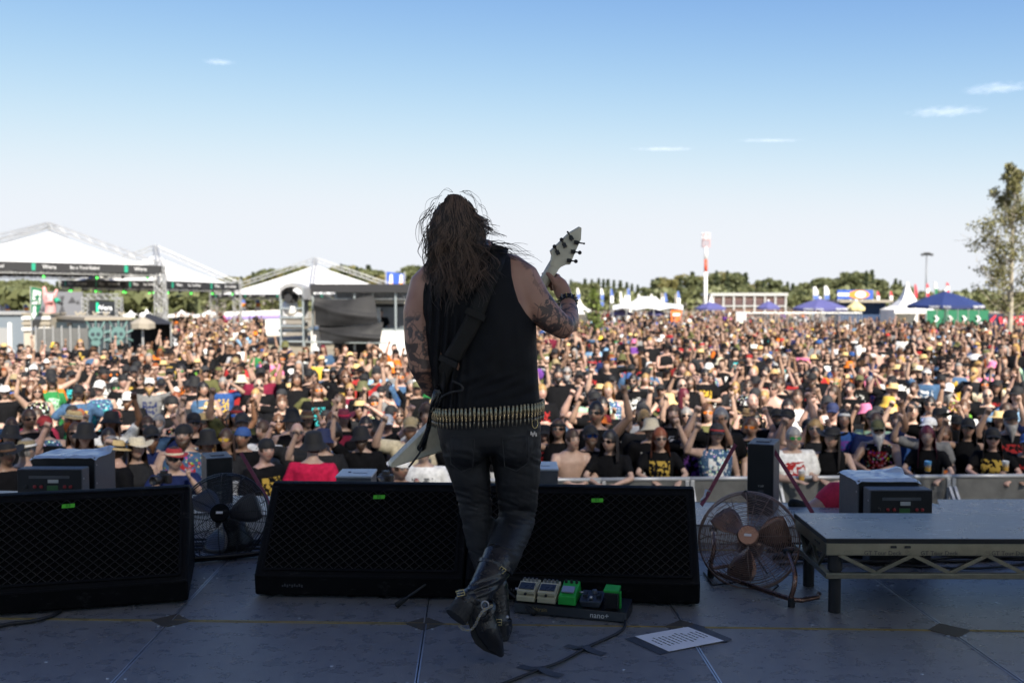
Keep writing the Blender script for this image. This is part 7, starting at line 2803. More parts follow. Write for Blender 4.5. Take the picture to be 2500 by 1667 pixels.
# ---- scaffold camera tower and tarpaulin booth
M_scaf = mat('scaffold_tube', (.42, .47, .47), .4, .6)
M_tarp = mat('dark_tarpaulin', (.02, .02, .021), .6, spec=.2, var=.3, vscale=2, bump=.4, bscale=7)
M_hood = mat('grey_hood', (.28, .28, .28), .6, var=.15, vscale=3)
tw = thing('camera_tower', 'scaffold camera tower with grey hooded camera beside the tarpaulin booth', 'scaffold', P2(712, 33, GROUND))
c4 = lambda x, y, d: W(500 + x / 4.276, 600 + y / 4.276, d)
for x, d in ((787, 32.6), (1022, 32.6), (800, 34), (1035, 34)):
    p = c4(x, 430, d)
    at_root(MB().tube([foot(p), p], .03, 7), tw).build('upright', M_scaf, tw)
for y in (655, 750, 840, 1000):
    for (xa, da), (xb, db) in (((787, 32.6), (1022, 32.6)), ((800, 34), (1035, 34)), ((787, 32.6), (800, 34)), ((1022, 32.6), (1035, 34))):
        za = c4(787, y, 32.6).z
        A, B_ = c4(xa, y, da), c4(xb, y, db)
        A.z = B_.z = za
        at_root(MB().tube([A, B_], .025, 6), tw).build('ledger', M_scaf, tw)
for y in (755, 845):
    A, B_ = c4(787, y, 32.6), c4(1022, y, 32.6)
    at_root(MB().box(((A.x + B_.x) / 2, 33.3, A.z - .05), (B_.x - A.x, 1.3, .05)), tw).build('deck', M_beige, tw)
hv = [c4(x, y, 32.5) for x, y in ((775, 560), (780, 450), (830, 405), (900, 385), (970, 410), (1015, 440), (1030, 560), (1005, 470), (960, 440), (900, 425), (840, 440), (800, 470))]
at_root(MB().prism(hv, (0, 1.5, 0)), tw).build('rain_hood', M_hood, tw)
at_root(MB().prism([c4(x, y, 34.1) for x, y in ((1030, 430), (1085, 440), (1070, 1000), (1030, 1000))], (0, .04, 0)), tw).build('side_sheet', M_hood, tw)
cm = thing('television_camera', 'television camera under a pale cover on the scaffold tower', 'camera', c4(900, 655, 33.2))
at_root(MB().box(c4(905, 545, 33.2), (.34, .6, .28)), cm).build('camera_body', M_banner, cm, bevel=.03)
at_root(MB().lathe([(.09, 0), (.13, .3), (.12, .3)], 14, Matrix.Translation(c4(890, 545, 32.9)) @ Matrix.Rotation(math.pi / 2, 4, 'X')), cm).build('lens', M_banner, cm)
ob = union([tube_geo([c4(895, 650, 33.3), c4(890, 600, 33.3), c4(905, 560, 33.3)], [.28, .24, .16], 12), tube_geo([c4(895, 470, 33.3), c4(935, 500, 33.3), c4(945, 580, 33.3)], [.06, .09, .09], 8)], .04, 2, None, 'rain_cover')
ob.materials.append(M_pvc)
oo = bpy.data.objects.new('rain_cover', ob)
COL.objects.link(oo)
oo.parent = cm
oo.location = -cm.location
at_root(MB().tube([c4(900, 655, 33.2), c4(900, 610, 33.2)], .05, 8), cm).build('tripod_column', M_banner, cm)

bo = thing('mixing_booth', 'open mixing booth hung with dark tarpaulins in the middle of the audience', 'booth', P2(880, 36, GROUND))
zt0 = c4(1105, 415, 34).z
for x in (1125, 1560, 1990, 2125):
    for d in (34, 38.5):
        p = c4(x, 415, 34)
        p.y = d
        at_root(MB().tube([foot(p), p], .04, 7), bo).build('upright', M_scaf, bo)
A, B_ = c4(1100, 430, 33.9), c4(2135, 430, 33.9)
at_root(MB().box(((A.x + B_.x) / 2, 36.3, zt0 + .02), (B_.x - A.x, 4.9, .06)), bo).build('roof', M_banner, bo)
at_root(MB().box(((A.x + B_.x) / 2, 33.85, zt0 - .1), (B_.x - A.x, .05, .26)), bo).build('roof_valance', M_banner, bo)
at_root(MB().truss(c4(1150, 515, 34.2), c4(2130, 520, 34.2), .24, 24, .02), bo).build('lighting_truss', M_truss, bo)
at_root(MB().box(((A.x + B_.x) / 2, 38.6, zt0 - 1.0), (B_.x - A.x, .05, 2.2)), bo).build('rear_wall', M_hood, bo)
at_root(MB().box(((A.x + B_.x) / 2, 38.4, zt0 - 2.4), (B_.x - A.x, .05, 1.2)), bo).build('rear_wall', M_banner, bo)
p0, p1 = c4(1850, 870, 34.3), c4(2130, 1080, 34.3)
at_root(MB().box(((p0.x + p1.x) / 2 - 1.4, 36, p0.z - .05), (5.2, 3.8, .1)), bo).build('floor_deck', M_scaf, bo)
at_root(MB().box(((p0.x + p1.x) / 2, 34.0, (p0.z + GROUND) / 2), (p1.x - p0.x + .1, .06, p0.z - GROUND - .1)), bo).build('front_panel', M_pvc, bo)
at_root(MB().box((c4(1165, 900, 34).x, 34.0, (p0.z + GROUND) / 2), (.35, .06, p0.z - GROUND - .1)), bo).build('front_panel', M_pvc, bo)
at_root(MB().tube([c4(850, 1000, 33.4), c4(1900, 1015, 33.4)], .03, 7), bo).build('hand_rail', M_scaf, bo)
at_root(MB().box(c4(1950, 590, 35.2), (1.6, .2, .12)), bo).build('light_bar', mat('warm_white_bar', (.7, .62, .5), .5), bo)
def tarp(pts, nm='tarpaulin'):
    """hanging cloth between four corners, sagging and creased"""
    a, b, c_, d_ = [c4(x, y, dd) for x, y, dd in pts]
    n, m_ = 18, 12
    verts, faces = [], []
    for j in range(m_ + 1):
        for i in range(n + 1):
            f, g = i / n, j / m_
            p = a.lerp(b, f).lerp(d_.lerp(c_, f), g)
            p.y -= .18 * math.sin(math.pi * f) * math.sin(math.pi * g) + .09 * noise.noise(Vector((f * 1.6 + g * 1.2, g * 1.5 - f * 1.4, pts[0][0] * .01))) + .10 * max(0, 1 - abs((g - .25 - .55 * f)) * 7)
            p.z -= .10 * math.sin(math.pi * f) * (1 - g * .3)
            verts.append(p)
    for j in range(m_):
        for i in range(n):
            faces.append((j * (n + 1) + i, j * (n + 1) + i + 1, (j + 1) * (n + 1) + i + 1, (j + 1) * (n + 1) + i))
    at_root(MB().add(verts, faces), bo).build(nm, M_tarp, bo, smooth=True)
tarp([(1140, 540, 33.8), (1765, 515, 33.8), (1815, 800, 33.6), (1150, 830, 33.6)])
tarp([(1185, 820, 33.7), (1865, 795, 33.6), (1835, 1005, 33.4), (1205, 1000, 33.4)])
# operator inside the booth and the desk
pp = c4(1840, 700, 36)
pers = person(pp.x, pp.y, 0, z=pp.z - 1.62, rz=0, shirt=('shirt', 'black', None, 0), label='sound engineer in black standing at the desk inside the booth', hair=('short', 'dark'), group='people working in the booth')
dk = thing('mixing_desk', 'dark mixing desk in the booth beside the engineer', 'desk', (pp.x + .5, pp.y - .6, p0.z))
MB().add([(-.6, -.35, .75), (.6, -.35, .75), (.6, .35, .75), (-.6, .35, .75), (-.6, -.35, .80), (.6, -.35, .80), (.6, .35, .98), (-.6, .35, .98)], [(0, 3, 2, 1), (4, 5, 6, 7), (0, 1, 5, 4), (1, 2, 6, 5), (2, 3, 7, 6), (3, 0, 4, 7)]).build('console', M_banner, dk)
for sx in (-.5, .5):
    for sy in (-.28, .28):
        MB().tube([(sx, sy, 0), (sx, sy, .76)], .025, 6).build('leg', M_truss, dk)
# blue banner with two bottle shapes above the booth
bl = thing('blue_banner', 'blue banner with two pale bottle shapes above the booth roof', 'banner', P2(965, 80, GROUND))
M_blue = mat('banner_blue', (.03, .09, .42), .6)
M_org = mat('banner_orange', (.7, .25, .03), .6)
at_root(MB().prism([c4(x, y, 80) for x, y in ((1885, 268), (2095, 295), (2090, 440), (1878, 435))], (0, .05, 0)), bl).build('panel', M_blue, bl)
for x in (1945, 2050):
    at_root(MB().prism([c4(x + dx, y, 79.9) for dx, y in ((-12, 300), (14, 300), (16, 340), (18, 400), (-22, 400), (-16, 340))], (0, .02, 0)), bl).build('bottle_print', M_pvc, bl)
    at_root(MB().prism([c4(x + dx, y, 79.85) for dx, y in ((-16, 385), (15, 385), (20, 432), (-28, 432))], (0, .02, 0)), bl).build('bottle_print', M_org, bl)
for x in (1890, 2085):
    at_root(MB().tube([foot(c4(x, 430, 80)), c4(x, 270, 80)], .06, 6), bl).build('pole', M_truss, bl)

# ---- flags, stalls and tents
def feather(label, u, vt, vb, d, cols, wpx=8, lean=1.0, group='feather flags'):
    t = thing('feather_flag', label, 'flag', P2(u, d, GROUND), 0, group)
    top, bot = W(u, vt, d), W(u, vb, d)
    at_root(MB().tube([foot(bot), bot, top], .03, 6), t).build('pole', M_truss, t)
    n = len(cols)
    k = wpx * d / F
    for i, m in enumerate(cols):
        a, b = top.lerp(bot, i / n), top.lerp(bot, (i + 1) / n)
        e = Vector((k * lean, 0, 0))
        ea = e * (.55 if i == 0 else 1)
        at_root(MB().prism([a, a + ea, b + e, b], (0, .03, 0)), t).build('flag_cloth', m, t)
    return t
M_fblue = mat('flag_blue', (.09, .16, .45), .7)
M_fred = mat('flag_red', (.55, .03, .05), .7)
for i, (u, vt, vb, d, cols) in enumerate(((1408, 703, 732, 85, (M_pvc, M_fblue)), (1466, 704, 748, 78, (M_pvc, M_fblue, M_fblue)), (1490, 705, 740, 90, (M_fblue, M_pvc)), (1513, 712, 738, 95, (M_pvc,)), (1531, 704, 738, 84, (M_fblue, M_pvc)),
                                          (1557, 718, 740, 95, (M_pvc, M_beige)), (1588, 718, 735, 92, (M_pvc,)), (1614, 715, 737, 88, (M_beige, M_pvc)), (1622, 715, 737, 86, (M_fblue,)), (1653, 711, 745, 80, (M_fblue, M_pvc)),
                                          (1648, 718, 740, 95, (M_beige,)))):
    feather(('white and blue' if M_fblue in cols and M_pvc in cols else 'plain blue' if M_fblue in cols else 'cream') + ' feather flag among the pale marquees', u, vt, vb, d, cols)
for u, vt, vb in ((1985, 700, 731), (2012, 698, 731)):
    feather('white feather flag above the purple parasol', u, vt, vb, 66, (M_pvc, M_pvc, M_fblue), 13)
for u, vt, vb, cols in ((2232, 694, 727, (M_fred, M_fred)), (2261, 692, 727, (M_fred, M_pvc, M_fred)), (2281, 689, 720, (M_pvc, M_exit)), (2310, 690, 716, (M_fred, M_pvc, M_fred)), (2140, 711, 733, (M_fred, M_pvc)), (2172, 711, 733, (M_fred, M_pvc))):
    feather(('white and green' if M_exit in cols else 'red and white' if M_pvc in cols else 'plain red') + ' feather flag around the white pagoda tent', u, vt, vb, 75, cols, 8)
for u, vt, vb in ((588, 730, 760), (624, 730, 759), (12, 743, 765), (58, 743, 760)):
    feather('blue and orange feather flag beyond the tension roofs', u, vt, vb, 74 if u > 100 else 55, (M_fblue, M_org, M_pvc) if u > 100 else (M_fblue, M_org), 12)

def pagoda(label, u0, u1, vt, ve, d, m=M_pvc, walls=True, group='white tents'):
    c, r = P2((u0 + u1) / 2, d, GROUND), (u1 - u0) / 2 * d / F
    t = thing('pagoda_tent', label, 'tent', c, 0, group)
    zt_, ze_ = W(1250, vt, d).z - GROUND, W(1250, ve, d).z - GROUND
    prof = ((1, 0), (.62, .13), (.35, .34), (.16, .62), (.04, .95), (0, 1))
    verts, faces = [], []
    for f, g in prof:
        for sx, sy in ((-1, -1), (1, -1), (1, 1), (-1, 1)):
            verts.append((r * f * sx, r * f * sy, ze_ + (zt_ - ze_) * g))
    for i in range(len(prof) - 1):
        for j in range(4):
            faces.append((i * 4 + j, i * 4 + (j + 1) % 4, (i + 1) * 4 + (j + 1) % 4, (i + 1) * 4 + j))
    MB().add(verts, faces).build('canopy', m, t)
    for sx, sy in ((-1, -1), (1, -1), (1, 1), (-1, 1)):
        MB().tube([(r * sx * .97, r * sy * .97, 0), (r * sx * .97, r * sy * .97, ze_)], .04, 6).build('leg', M_truss, t)
    MB().box((0, -r, ze_ - .12), (2 * r, .03, .24)).build('valance', m, t)
    if walls:
        MB().box((-r * .985, 0, ze_ / 2), (.03, 2 * r * .95, ze_ - .05)).build('side_wall', m, t)
        MB().box((0, r * .97, ze_ / 2), (2 * r * .95, .03, ze_ - .05)).build('rear_wall', m, t)
    return t
pagoda('tall white pagoda tent beside the big blue parasol', 2165, 2262, 688, 756, 68)
pagoda('small white peaked tent near the striped mast', 1725, 1745, 717, 742, 120, walls=False)
pagoda('white peaked tent by the young green tree', 1380, 1448, 729, 758, 72)
pagoda('slim white peaked tent behind the wide marquee', 1508, 1545, 718, 745, 88)
pagoda('white marquee roof behind the pale blue shed', -60, 52, 741, 770, 60, walls=False)
for u0, u1, vt, d in ((305, 335, 757, 90), (345, 372, 753, 95), (418, 470, 757, 92), (480, 545, 757, 95), (688, 745, 756, 95)):
    pagoda('low white tent roof far beyond the tension roofs', u0, u1, vt, 768, d, walls=False)
# wide stretch marquee with several peaks
sm_ = thing('stretch_marquee', 'wide cream marquee with several peaks among feather flags', 'tent', P2(1583, 76, GROUND))
nx = 36
verts, faces = [], []
for j, (dd, hh) in enumerate(((72, 0), (76, 1), (80, 0))):
    for i in range(nx + 1):
        f = i / nx
        u = 1496 + 172 * f
        pkz = math.exp(-((f - .44) / .12) ** 2) * 1.0 + math.exp(-((f - .56) / .10) ** 2) * .7 + .35 * math.sin(math.pi * f)
        v = 757 - hh * (12 + 21 * min(1, pkz)) + (0 if hh else -5 * abs(math.sin(f * 9.4)))
        verts.append(W(u, v, dd))
for j in range(2):
    for i in range(nx):
        faces.append((j * (nx + 1) + i, j * (nx + 1) + i + 1, (j + 1) * (nx + 1) + i + 1, (j + 1) * (nx + 1) + i))
at_root(MB().add(verts, faces), sm_).build('canopy', M_pvc, sm_, smooth=True)
for i in (0, 7, 14, 21, 28, 36):
    at_root(MB().tube([foot(verts[i]), verts[i]], .04, 6), sm_).build('pole', M_truss, sm_)
os_ = thing('orange_sign', 'orange sign panel under the end of the wide cream marquee', 'sign', P2(1651, 70, GROUND))
at_root(MB().box((P2(1651, 70, 0).x, 70, (W(1651, 757, 70).z + GROUND) / 2), (.75, .1, W(1651, 757, 70).z - GROUND)), os_).build('panel', mat('orange_panel', (.75, .16, .03), .6), os_)
at_root(MB().box((P2(1651, 70, 0).x, 69.94, W(1651, 768, 70).z), (.5, .04, .18)), os_).build('print', M_pvc, os_)
# purple and blue parasols
M_purple = mat('parasol_purple', (.09, .09, .24), .7)
M_bluep = mat('parasol_blue', (.015, .03, .12), .7)
parasol('purple parasol beside the striped mast', 1697, 1772, 737, 751, 84, M_purple, 8)
parasol('purple parasol in front of the white framed building', 1848, 1903, 735, 750, 84, M_purple, 8)
parasol('large purple parasol in front of the sunburst sign', 1936, 2066, 729, 751, 62, M_purple, 8, txt='WARSTEINER')
parasol('blue parasol low between the marquee poles', 1490, 1545, 755, 764, 74, M_purple, 8)
parasol('blue parasol under the wide cream marquee', 1578, 1624, 754, 763, 73, M_purple, 8)
parasol('yellow and white parasol beside the kiosk with the sunburst sign', 2066, 2112, 735, 751, 66, mat('parasol_yellow', (.62, .52, .25), .7), 8)
parasol('big navy blue parasol in front of the green fence', 2219, 2395, 711, 745, 60, M_bluep, 8, txt='WARSTEINER')
# white framed low building
M_frame = mat('frame_white', (.42, .42, .41), .6)
wb_ = thing('low_building', 'low building with white frames and brown panels beside the wood', 'building', P2(1830, 150, GROUND))
z0, z1 = W(1830, 762, 150).z, W(1830, 722, 150).z
x0, x1 = P2(1740, 150, 0).x, P2(1917, 150, 0).x
at_root(MB().box(((x0 + x1) / 2, 154, (z1 + GROUND) / 2), (x1 - x0, 8, z1 - GROUND)), wb_).build('wall', mat('brown_panel', (.15, .09, .07), .7), wb_)
at_root(MB().box(((x0 + x1) / 2, 153.9, z1 + .2), (x1 - x0 + .6, 8.6, .42)), wb_).build('roof', M_frame, wb_)
for k in range(8):
    x = x0 + (x1 - x0) * k / 7
    at_root(MB().box((x, 149.9, (z1 + GROUND) / 2), (.25, .3, z1 - GROUND)), wb_).build('frame_post', M_frame, wb_)
    if k < 7:
        at_root(MB().box((x + (x1 - x0) / 14, 149.95, z1 - .95), ((x1 - x0) / 7 - .5, .12, .8)), wb_).build('window', mat('brown_glass', (.10, .06, .06), .3), wb_)
at_root(MB().box(((x0 + x1) / 2, 149.85, z1 - 1.55), (x1 - x0, .3, .2)), wb_).build('frame_rail', M_frame, wb_)
# sunburst kiosk
sk_ = thing('snack_kiosk', 'dark blue snack kiosk with a blue and orange sunburst roof sign', 'kiosk', P2(2105, 70, GROUND))
x0, x1 = P2(2045, 70, 0).x, P2(2175, 70, 0).x
zr = W(2100, 738, 70).z
at_root(MB().box(((x0 + x1) / 2, 72, (zr + GROUND) / 2), (x1 - x0 - .4, 3, zr - GROUND)), sk_).build('wall', mat('kiosk_blue', (.02, .05, .12), .6), sk_)
at_root(MB().box(((x0 + x1) / 2, 71.6, zr + .08), (x1 - x0, 4, .18)), sk_).build('roof', M_beige, sk_)
s0, s1 = W(2044, 708, 70.2), W(2131, 730, 70.2)
sg = at_root(MB().box((s0 + s1) / 2, (s1.x - s0.x, .12, s0.z - s1.z)), sk_).build('roof_sign', M_blue, sk_)
cs = (s0 + s1) / 2 + Vector((.25, -.07, 0))
at_root(MB().prism([cs + Vector((.75 * math.cos(t), 0, .30 * math.sin(t))) for t in np.linspace(0, 2 * math.pi, 20, endpoint=False)], (0, -.02, 0)), sk_).build('sun_disc', M_org, sg)
at_root(MB().prism([cs + Vector((.38 * math.cos(t) + .1, -.03, .24 * math.sin(t))) for t in np.linspace(0, 2 * math.pi, 20, endpoint=False)], (0, -.02, 0)), sk_).build('sun_disc', M_pvc, sg)
at_root(MB().box(cs + Vector((-1.1, -.01, 0)), (.8, .02, .22)), sk_).build('sign_print', M_pvc, sg)
for k in range(4):
    at_root(MB().ball(W(2048 + 28 * k, 735, 69.9), .12, 8, 5), sk_).build('sign_lamp', M_pvc, sk_)
# fences at the far side
def bar_fence(label, u0, u1, vt, d, n):
    a, b = W(u0, vt, d), W(u1, vt, d)
    t = thing('steel_fence', label, 'fence', foot(a), 0, 'steel fences')
    at_root(MB().tube([a, b], .03, 6), t).build('top_rail', M_truss, t)
    lo = Vector((0, 0, -(a.z - GROUND) + .3))
    at_root(MB().tube([a + lo, b + lo], .03, 6), t).build('bottom_rail', M_truss, t)
    for k in range(n + 1):
        p = a.lerp(b, k / n)
        at_root(MB().tube([foot(p), p], .022, 5), t).build('bar', M_truss, t)
    return t
bar_fence('grey steel bar fence under the large purple parasol', 1822, 2104, 764, 60.5, 44)
cloth_fence('pale grey solid fence panel at the end of the bar fence', 1797, 1823, 761, 60.2, mat('pale_panel', (.5, .53, .55), .6), 1)
gf = cloth_fence('green cloth fence with white arrows under the big navy parasol', 2262, 2415, 757, 64, M_exit, 6)
for k in range(4):
    c = W(2285 + 34 * k, 778, 63.9)
    at_root(MB().prism([c + Vector((-.12, 0, .2)), c + Vector((.02, 0, .2)), c + Vector((.2, 0, 0)), c + Vector((.02, 0, -.2)), c + Vector((-.12, 0, -.2)), c + Vector((.04, 0, 0))], (0, -.02, 0)), gf).build('arrow_print', M_pvc, gf)
rs = thing('rock_sign', 'navy banner wall with red plate reading ROCK beside the slender tree', 'sign', P2(2470, 56, GROUND))
A, B_ = W(2414, 766, 56), W(2580, 766, 56)
at_root(MB().prism([foot(A), foot(B_), B_, A], (0, .05, 0)), rs).build('banner', mat('navy_banner', (.012, .02, .06), .6), rs)
at_root(MB().prism([W(2438, 774, 55.9), W(2508, 771, 55.9), W(2514, 793, 55.9), W(2441, 792, 55.9)], (0, .03, 0)), rs).build('red_plate', M_fred, rs)
text('lettering', 'ROCK', .42, plane_mat(W(2474, 783, 55.85) - rs.location, (1, 0, .02), (0, 0, 1)), M_wtext, rs, .01)
at_root(MB().prism([W(2416, 782, 55.9), W(2430, 768, 55.9), W(2434, 770, 55.9), W(2420, 790, 55.9)], (0, .02, 0)), rs).build('red_stripe', M_fred, rs)
# long lilac banner roof by the tension roofs
lb_ = thing('lilac_stall', 'long white and lilac stall front beyond the tension roofs', 'stall', P2(615, 84, GROUND))
A, B_ = W(549, 762, 84), W(684, 757, 84)
at_root(MB().prism([foot(A), foot(B_), B_, A], (0, 2, 0)), lb_).build('front', M_pvc, lb_)
at_root(MB().prism([W(549, 772, 83.9), W(684, 768, 83.9), W(684, 776, 83.9), W(549, 780, 83.9)], (0, .05, 0)), lb_).build('lilac_band', mat('lilac', (.32, .25, .55), .7), lb_)

# ---- striped mast and floodlight pole
M_mw = mat('mast_white', (.78, .78, .78), .5)
M_mr = mat('mast_red', (.65, .08, .03), .5)
mst_ = thing('radio_mast', 'red and white banded radio mast with antenna cage on top', 'mast', P2(1721, 150, GROUND))
b0, b1 = foot(P2(1721.5, 150, 0)), W(1723.5, 602, 150)
b0.x = b1.x
cut = [0, (W(1722, 664, 150).z - GROUND), (W(1722, 634, 150).z - GROUND), (W(1722, 602, 150).z - GROUND)]
for k, m in enumerate((M_mw, M_mr, M_mw)):
    r0, r1 = .30 - .07 * cut[k] / cut[3], .30 - .07 * cut[k + 1] / cut[3]
    MB().tube([(b1.x - mst_.location.x, 0, cut[k]), (b1.x - mst_.location.x, 0, cut[k + 1])], [r0, r1], 12).build('mast_section', m, mst_, smooth=True)
ctop = W(1723, 568, 150).z - GROUND
xo = b1.x - mst_.location.x
mb = MB()
for k in range(8):
    a = 2 * math.pi * k / 8
    mb.tube([(xo + .6 * math.cos(a), .6 * math.sin(a), cut[3] - .1), (xo + .6 * math.cos(a), .6 * math.sin(a), ctop - .2)], .04, 5)
for z in (cut[3] - .05, (cut[3] + ctop) / 2, ctop - .2):
    mb.tube([(xo + .62 * math.cos(t), .62 * math.sin(t), z) for t in np.linspace(0, 2 * math.pi, 14, endpoint=False)], .05, 5, closed=True)
mb.build('antenna_cage', mat('cage_red_white', (.6, .35, .34), .5), mst_)
for k in range(6):
    a = 2 * math.pi * k / 6 + .3
    MB().box((xo + .55 * math.cos(a), .55 * math.sin(a), (cut[3] + ctop) / 2 + .5), (.22, .14, 1.0)).build('antenna', M_mw, mst_, bevel=.03)
lp = thing('floodlight_pole', 'tall grey floodlight pole behind the big navy parasol', 'pole', P2(2259.5, 110, GROUND))
zt_ = W(2260, 617, 110).z - GROUND
MB().tube([(0, 0, 0), (0, 0, zt_)], [.12, .07], 8).build('pole', mat('pole_grey', (.16, .17, .18), .5, .4), lp, smooth=True)
MB().box((0, 0, zt_ - .25), (1.0, .1, .08)).build('crossarm', M_lamp_case, lp)
for sx in (-.5, -.18, .18, .5):
    MB().box((sx, -.1, zt_ - .22 + (.12 if abs(sx) < .3 else 0)), (.30, .25, .26)).build('floodlight', M_lamp_case, lp, bevel=.04)

# ================================================================== TREES
def leaf_mat(name, c0, c1):
    m = bpy.data.materials.new(name)
    m.use_nodes = True
    nt = m.node_tree
    b = nt.nodes['Principled BSDF']
    b.inputs['Roughness'].default_value = .6
    oi = nd(nt, 'ShaderNodeObjectInfo')
    g = nd(nt, 'ShaderNodeNewGeometry')
    n1 = nd(nt, 'ShaderNodeMath', operation='ADD')
    nt.links.new(g.outputs['Random Per Island'], n1.inputs[0])
    nt.links.new(oi.outputs['Random'], n1.inputs[1])
    n2 = nd(nt, 'ShaderNodeMath', operation='MULTIPLY')
    nt.links.new(n1.outputs[0], n2.inputs[0])
    n2.inputs[1].default_value = .5
    mx = nd(nt, 'ShaderNodeMix', data_type='RGBA')
    nt.links.new(n2.outputs[0], mx.inputs[0])
    mx.inputs[6].default_value = (*c0, 1)
    mx.inputs[7].default_value = (*c1, 1)
    nt.links.new(mx.outputs[2], b.inputs['Base Color'])
    tr = nd(nt, 'ShaderNodeBsdfTranslucent')
    nt.links.new(mx.outputs[2], tr.inputs[0])
    ms_ = nd(nt, 'ShaderNodeMixShader')
    ms_.inputs[0].default_value = .3
    nt.links.new(b.outputs[0], ms_.inputs[1])
    nt.links.new(tr.outputs[0], ms_.inputs[2])
    nt.links.new(ms_.outputs[0], nt.nodes['Material Output'].inputs[0])
    return m
M_leaf = leaf_mat('leaves_broad', (.10, .12, .05), (.22, .23, .10))  # this and the next two paled, distance haze put into the colour
M_leafy = leaf_mat('leaves_yellowing', (.18, .17, .055), (.31, .27, .10))
M_needle = leaf_mat('needles', (.075, .10, .055), (.14, .165, .08))
M_birch = leaf_mat('leaves_birch', (.10, .115, .04), (.24, .22, .09))
M_young = leaf_mat('leaves_young', (.10, .16, .03), (.22, .26, .06))
M_bark = mat('bark', (.10, .08, .06), .9, var=.3, vscale=5)
M_birchbark = mat('birch_bark', (.36, .32, .25), .8, var=.35, vscale=4, scuff=(.06, .05, .04), scuff_scale=6)

def leaves_geo(pts, size, rs):
    n = len(pts)
    V = np.empty((n, 4, 3))
    a = rs.normal(size=(n, 3))
    a /= np.linalg.norm(a, axis=1)[:, None]
    b = rs.normal(size=(n, 3))
    b -= a * (a * b).sum(1)[:, None]
    b /= np.linalg.norm(b, axis=1)[:, None]
    s = size * rs.uniform(.6, 1.35, (n, 1))
    V[:, 0] = pts - a * s - b * s * .25
    V[:, 1] = pts - b * s * .7 + a * s * .1
    V[:, 2] = pts + a * s + b * s * .15
    V[:, 3] = pts + b * s * .7 - a * s * .05
    return V.reshape(-1, 3), [(4 * i, 4 * i + 1, 4 * i + 2, 4 * i + 3) for i in range(n)]

def tree_meshes(kind, seed):
    rs = np.random.default_rng(seed)
    H = 12.0
    pts = []
    if kind == 'conifer':
        for k in range(1100):
            z = rs.uniform(.12, 1.0) ** .8
            r = (1 - z) * 2.3 * (.55 + .45 * math.sin(z * 46 + rs.uniform(-.6, .6))) + .1
            a = rs.uniform(0, 2 * math.pi)
            q = math.sqrt(rs.uniform(.25, 1))
            pts.append((r * q * math.cos(a), r * q * math.sin(a), z * H - .25 * r))
        size = .34
    else:
        nl = rs.integers(15, 22)
        lob = []
        for k in range(nl):
            a = rs.uniform(0, 2 * math.pi)
            zz = rs.uniform(.36, .90)
            rr = rs.uniform(.4, 2.6) * (1.15 - abs(zz - .55))
            lob.append((rr * math.cos(a), rr * math.sin(a), zz * H, rs.uniform(.65, 1.5)))
        lob.append((0, 0, H * .88, 1.4))
        for x, y, z, r in lob:
            for k in range(int(95 * r)):
                d = rs.normal(size=3)
                d /= np.linalg.norm(d)
                q = r * rs.uniform(.55, 1.05)
                pts.append((x + d[0] * q, y + d[1] * q, z + d[2] * q * .78))
        size = .36
    V, Fc = leaves_geo(np.array(pts), size, rs)
    crown = bpy.data.meshes.new('crown')
    crown.from_pydata(V.tolist(), [], Fc)
    crown.materials.append({'conifer': M_needle, 'broad': M_leaf, 'yellow': M_leafy}[kind])
    mb = MB().tube([(0, 0, 0), (.1, 0, H * .3), (0, .1, H * .6), (0, 0, H * .9)], [.28, .2, .12, .03], 7)
    if kind != 'conifer':
        for x, y, z, r in lob:
            mb.tube([(0, 0, H * .28), (x * .5, y * .5, z * .72), (x, y, z)], [.10, .06, .02], 5)
    trunk = bpy.data.meshes.new('trunk')
    trunk.from_pydata([tuple(p) for p in mb.v], [], mb.f)
    trunk.materials.append(M_bark)
    return crown, trunk, H + (.7 if kind != 'conifer' else .1)
TREES = {'conifer': [tree_meshes('conifer', s) for s in (1, 2, 3)], 'broad': [tree_meshes('broad', s) for s in (11, 12, 13, 14)], 'yellow': [tree_meshes('yellow', s) for s in (21, 22)]}
TLAB = {'conifer': 'dark conifer in the wood behind the festival ground', 'broad': 'dark green broadleaf tree in the wood behind the festival ground', 'yellow': 'yellowing broadleaf tree in the wood behind the festival ground'}
def plant(kind, u, vtop, d, wide=1.0):
    crown, trunk, h = random.choice(TREES[kind])
    base = P2(u, d, GROUND - .1)
    hgt = W(u, vtop, d).z - base.z
    s = hgt / h
    t = thing('conifer_tree' if kind == 'conifer' else 'broadleaf_tree', TLAB[kind], 'tree', base, random.uniform(0, 6.28), 'trees of the wood: ' + kind)
    t.scale = (s * wide, s * wide, s)
    for nm, me in (('crown', crown), ('trunk', trunk)):
        o = bpy.data.objects.new(nm, me)
        COL.objects.link(o)
        o.parent = t
    return t
SKY = [(-80, 676), (0, 676), (40, 672), (95, 674), (128, 690), (150, 688), (170, 672), (300, 668), (400, 668), (480, 672), (520, 674), (560, 664), (600, 666), (640, 655), (660, 644), (715, 645), (740, 640), (790, 648), (820, 640), (860, 640), (890, 640), (925, 648), (960, 664), (1000, 642), (1040, 640), (1200, 650), (1300, 672), (1380, 680), (1426, 682), (1475, 678), (1510, 686), (1550, 696), (1590, 684), (1610, 668), (1645, 668), (1665, 664), (1690, 662), (1720, 668), (1745, 656), (1790, 655), (1815, 662), (1830, 684), (1860, 671), (1885, 672), (1905, 682), (1940, 690), (1975, 680), (2000, 665), (2040, 672), (2065, 652), (2100, 650), (2128, 662), (2150, 684), (2178, 680), (2200, 680), (2240, 704), (2300, 702), (2400, 702), (2460, 708), (2580, 706)]
su, sv = [a for a, b in SKY], [b for a, b in SKY]
u = -90
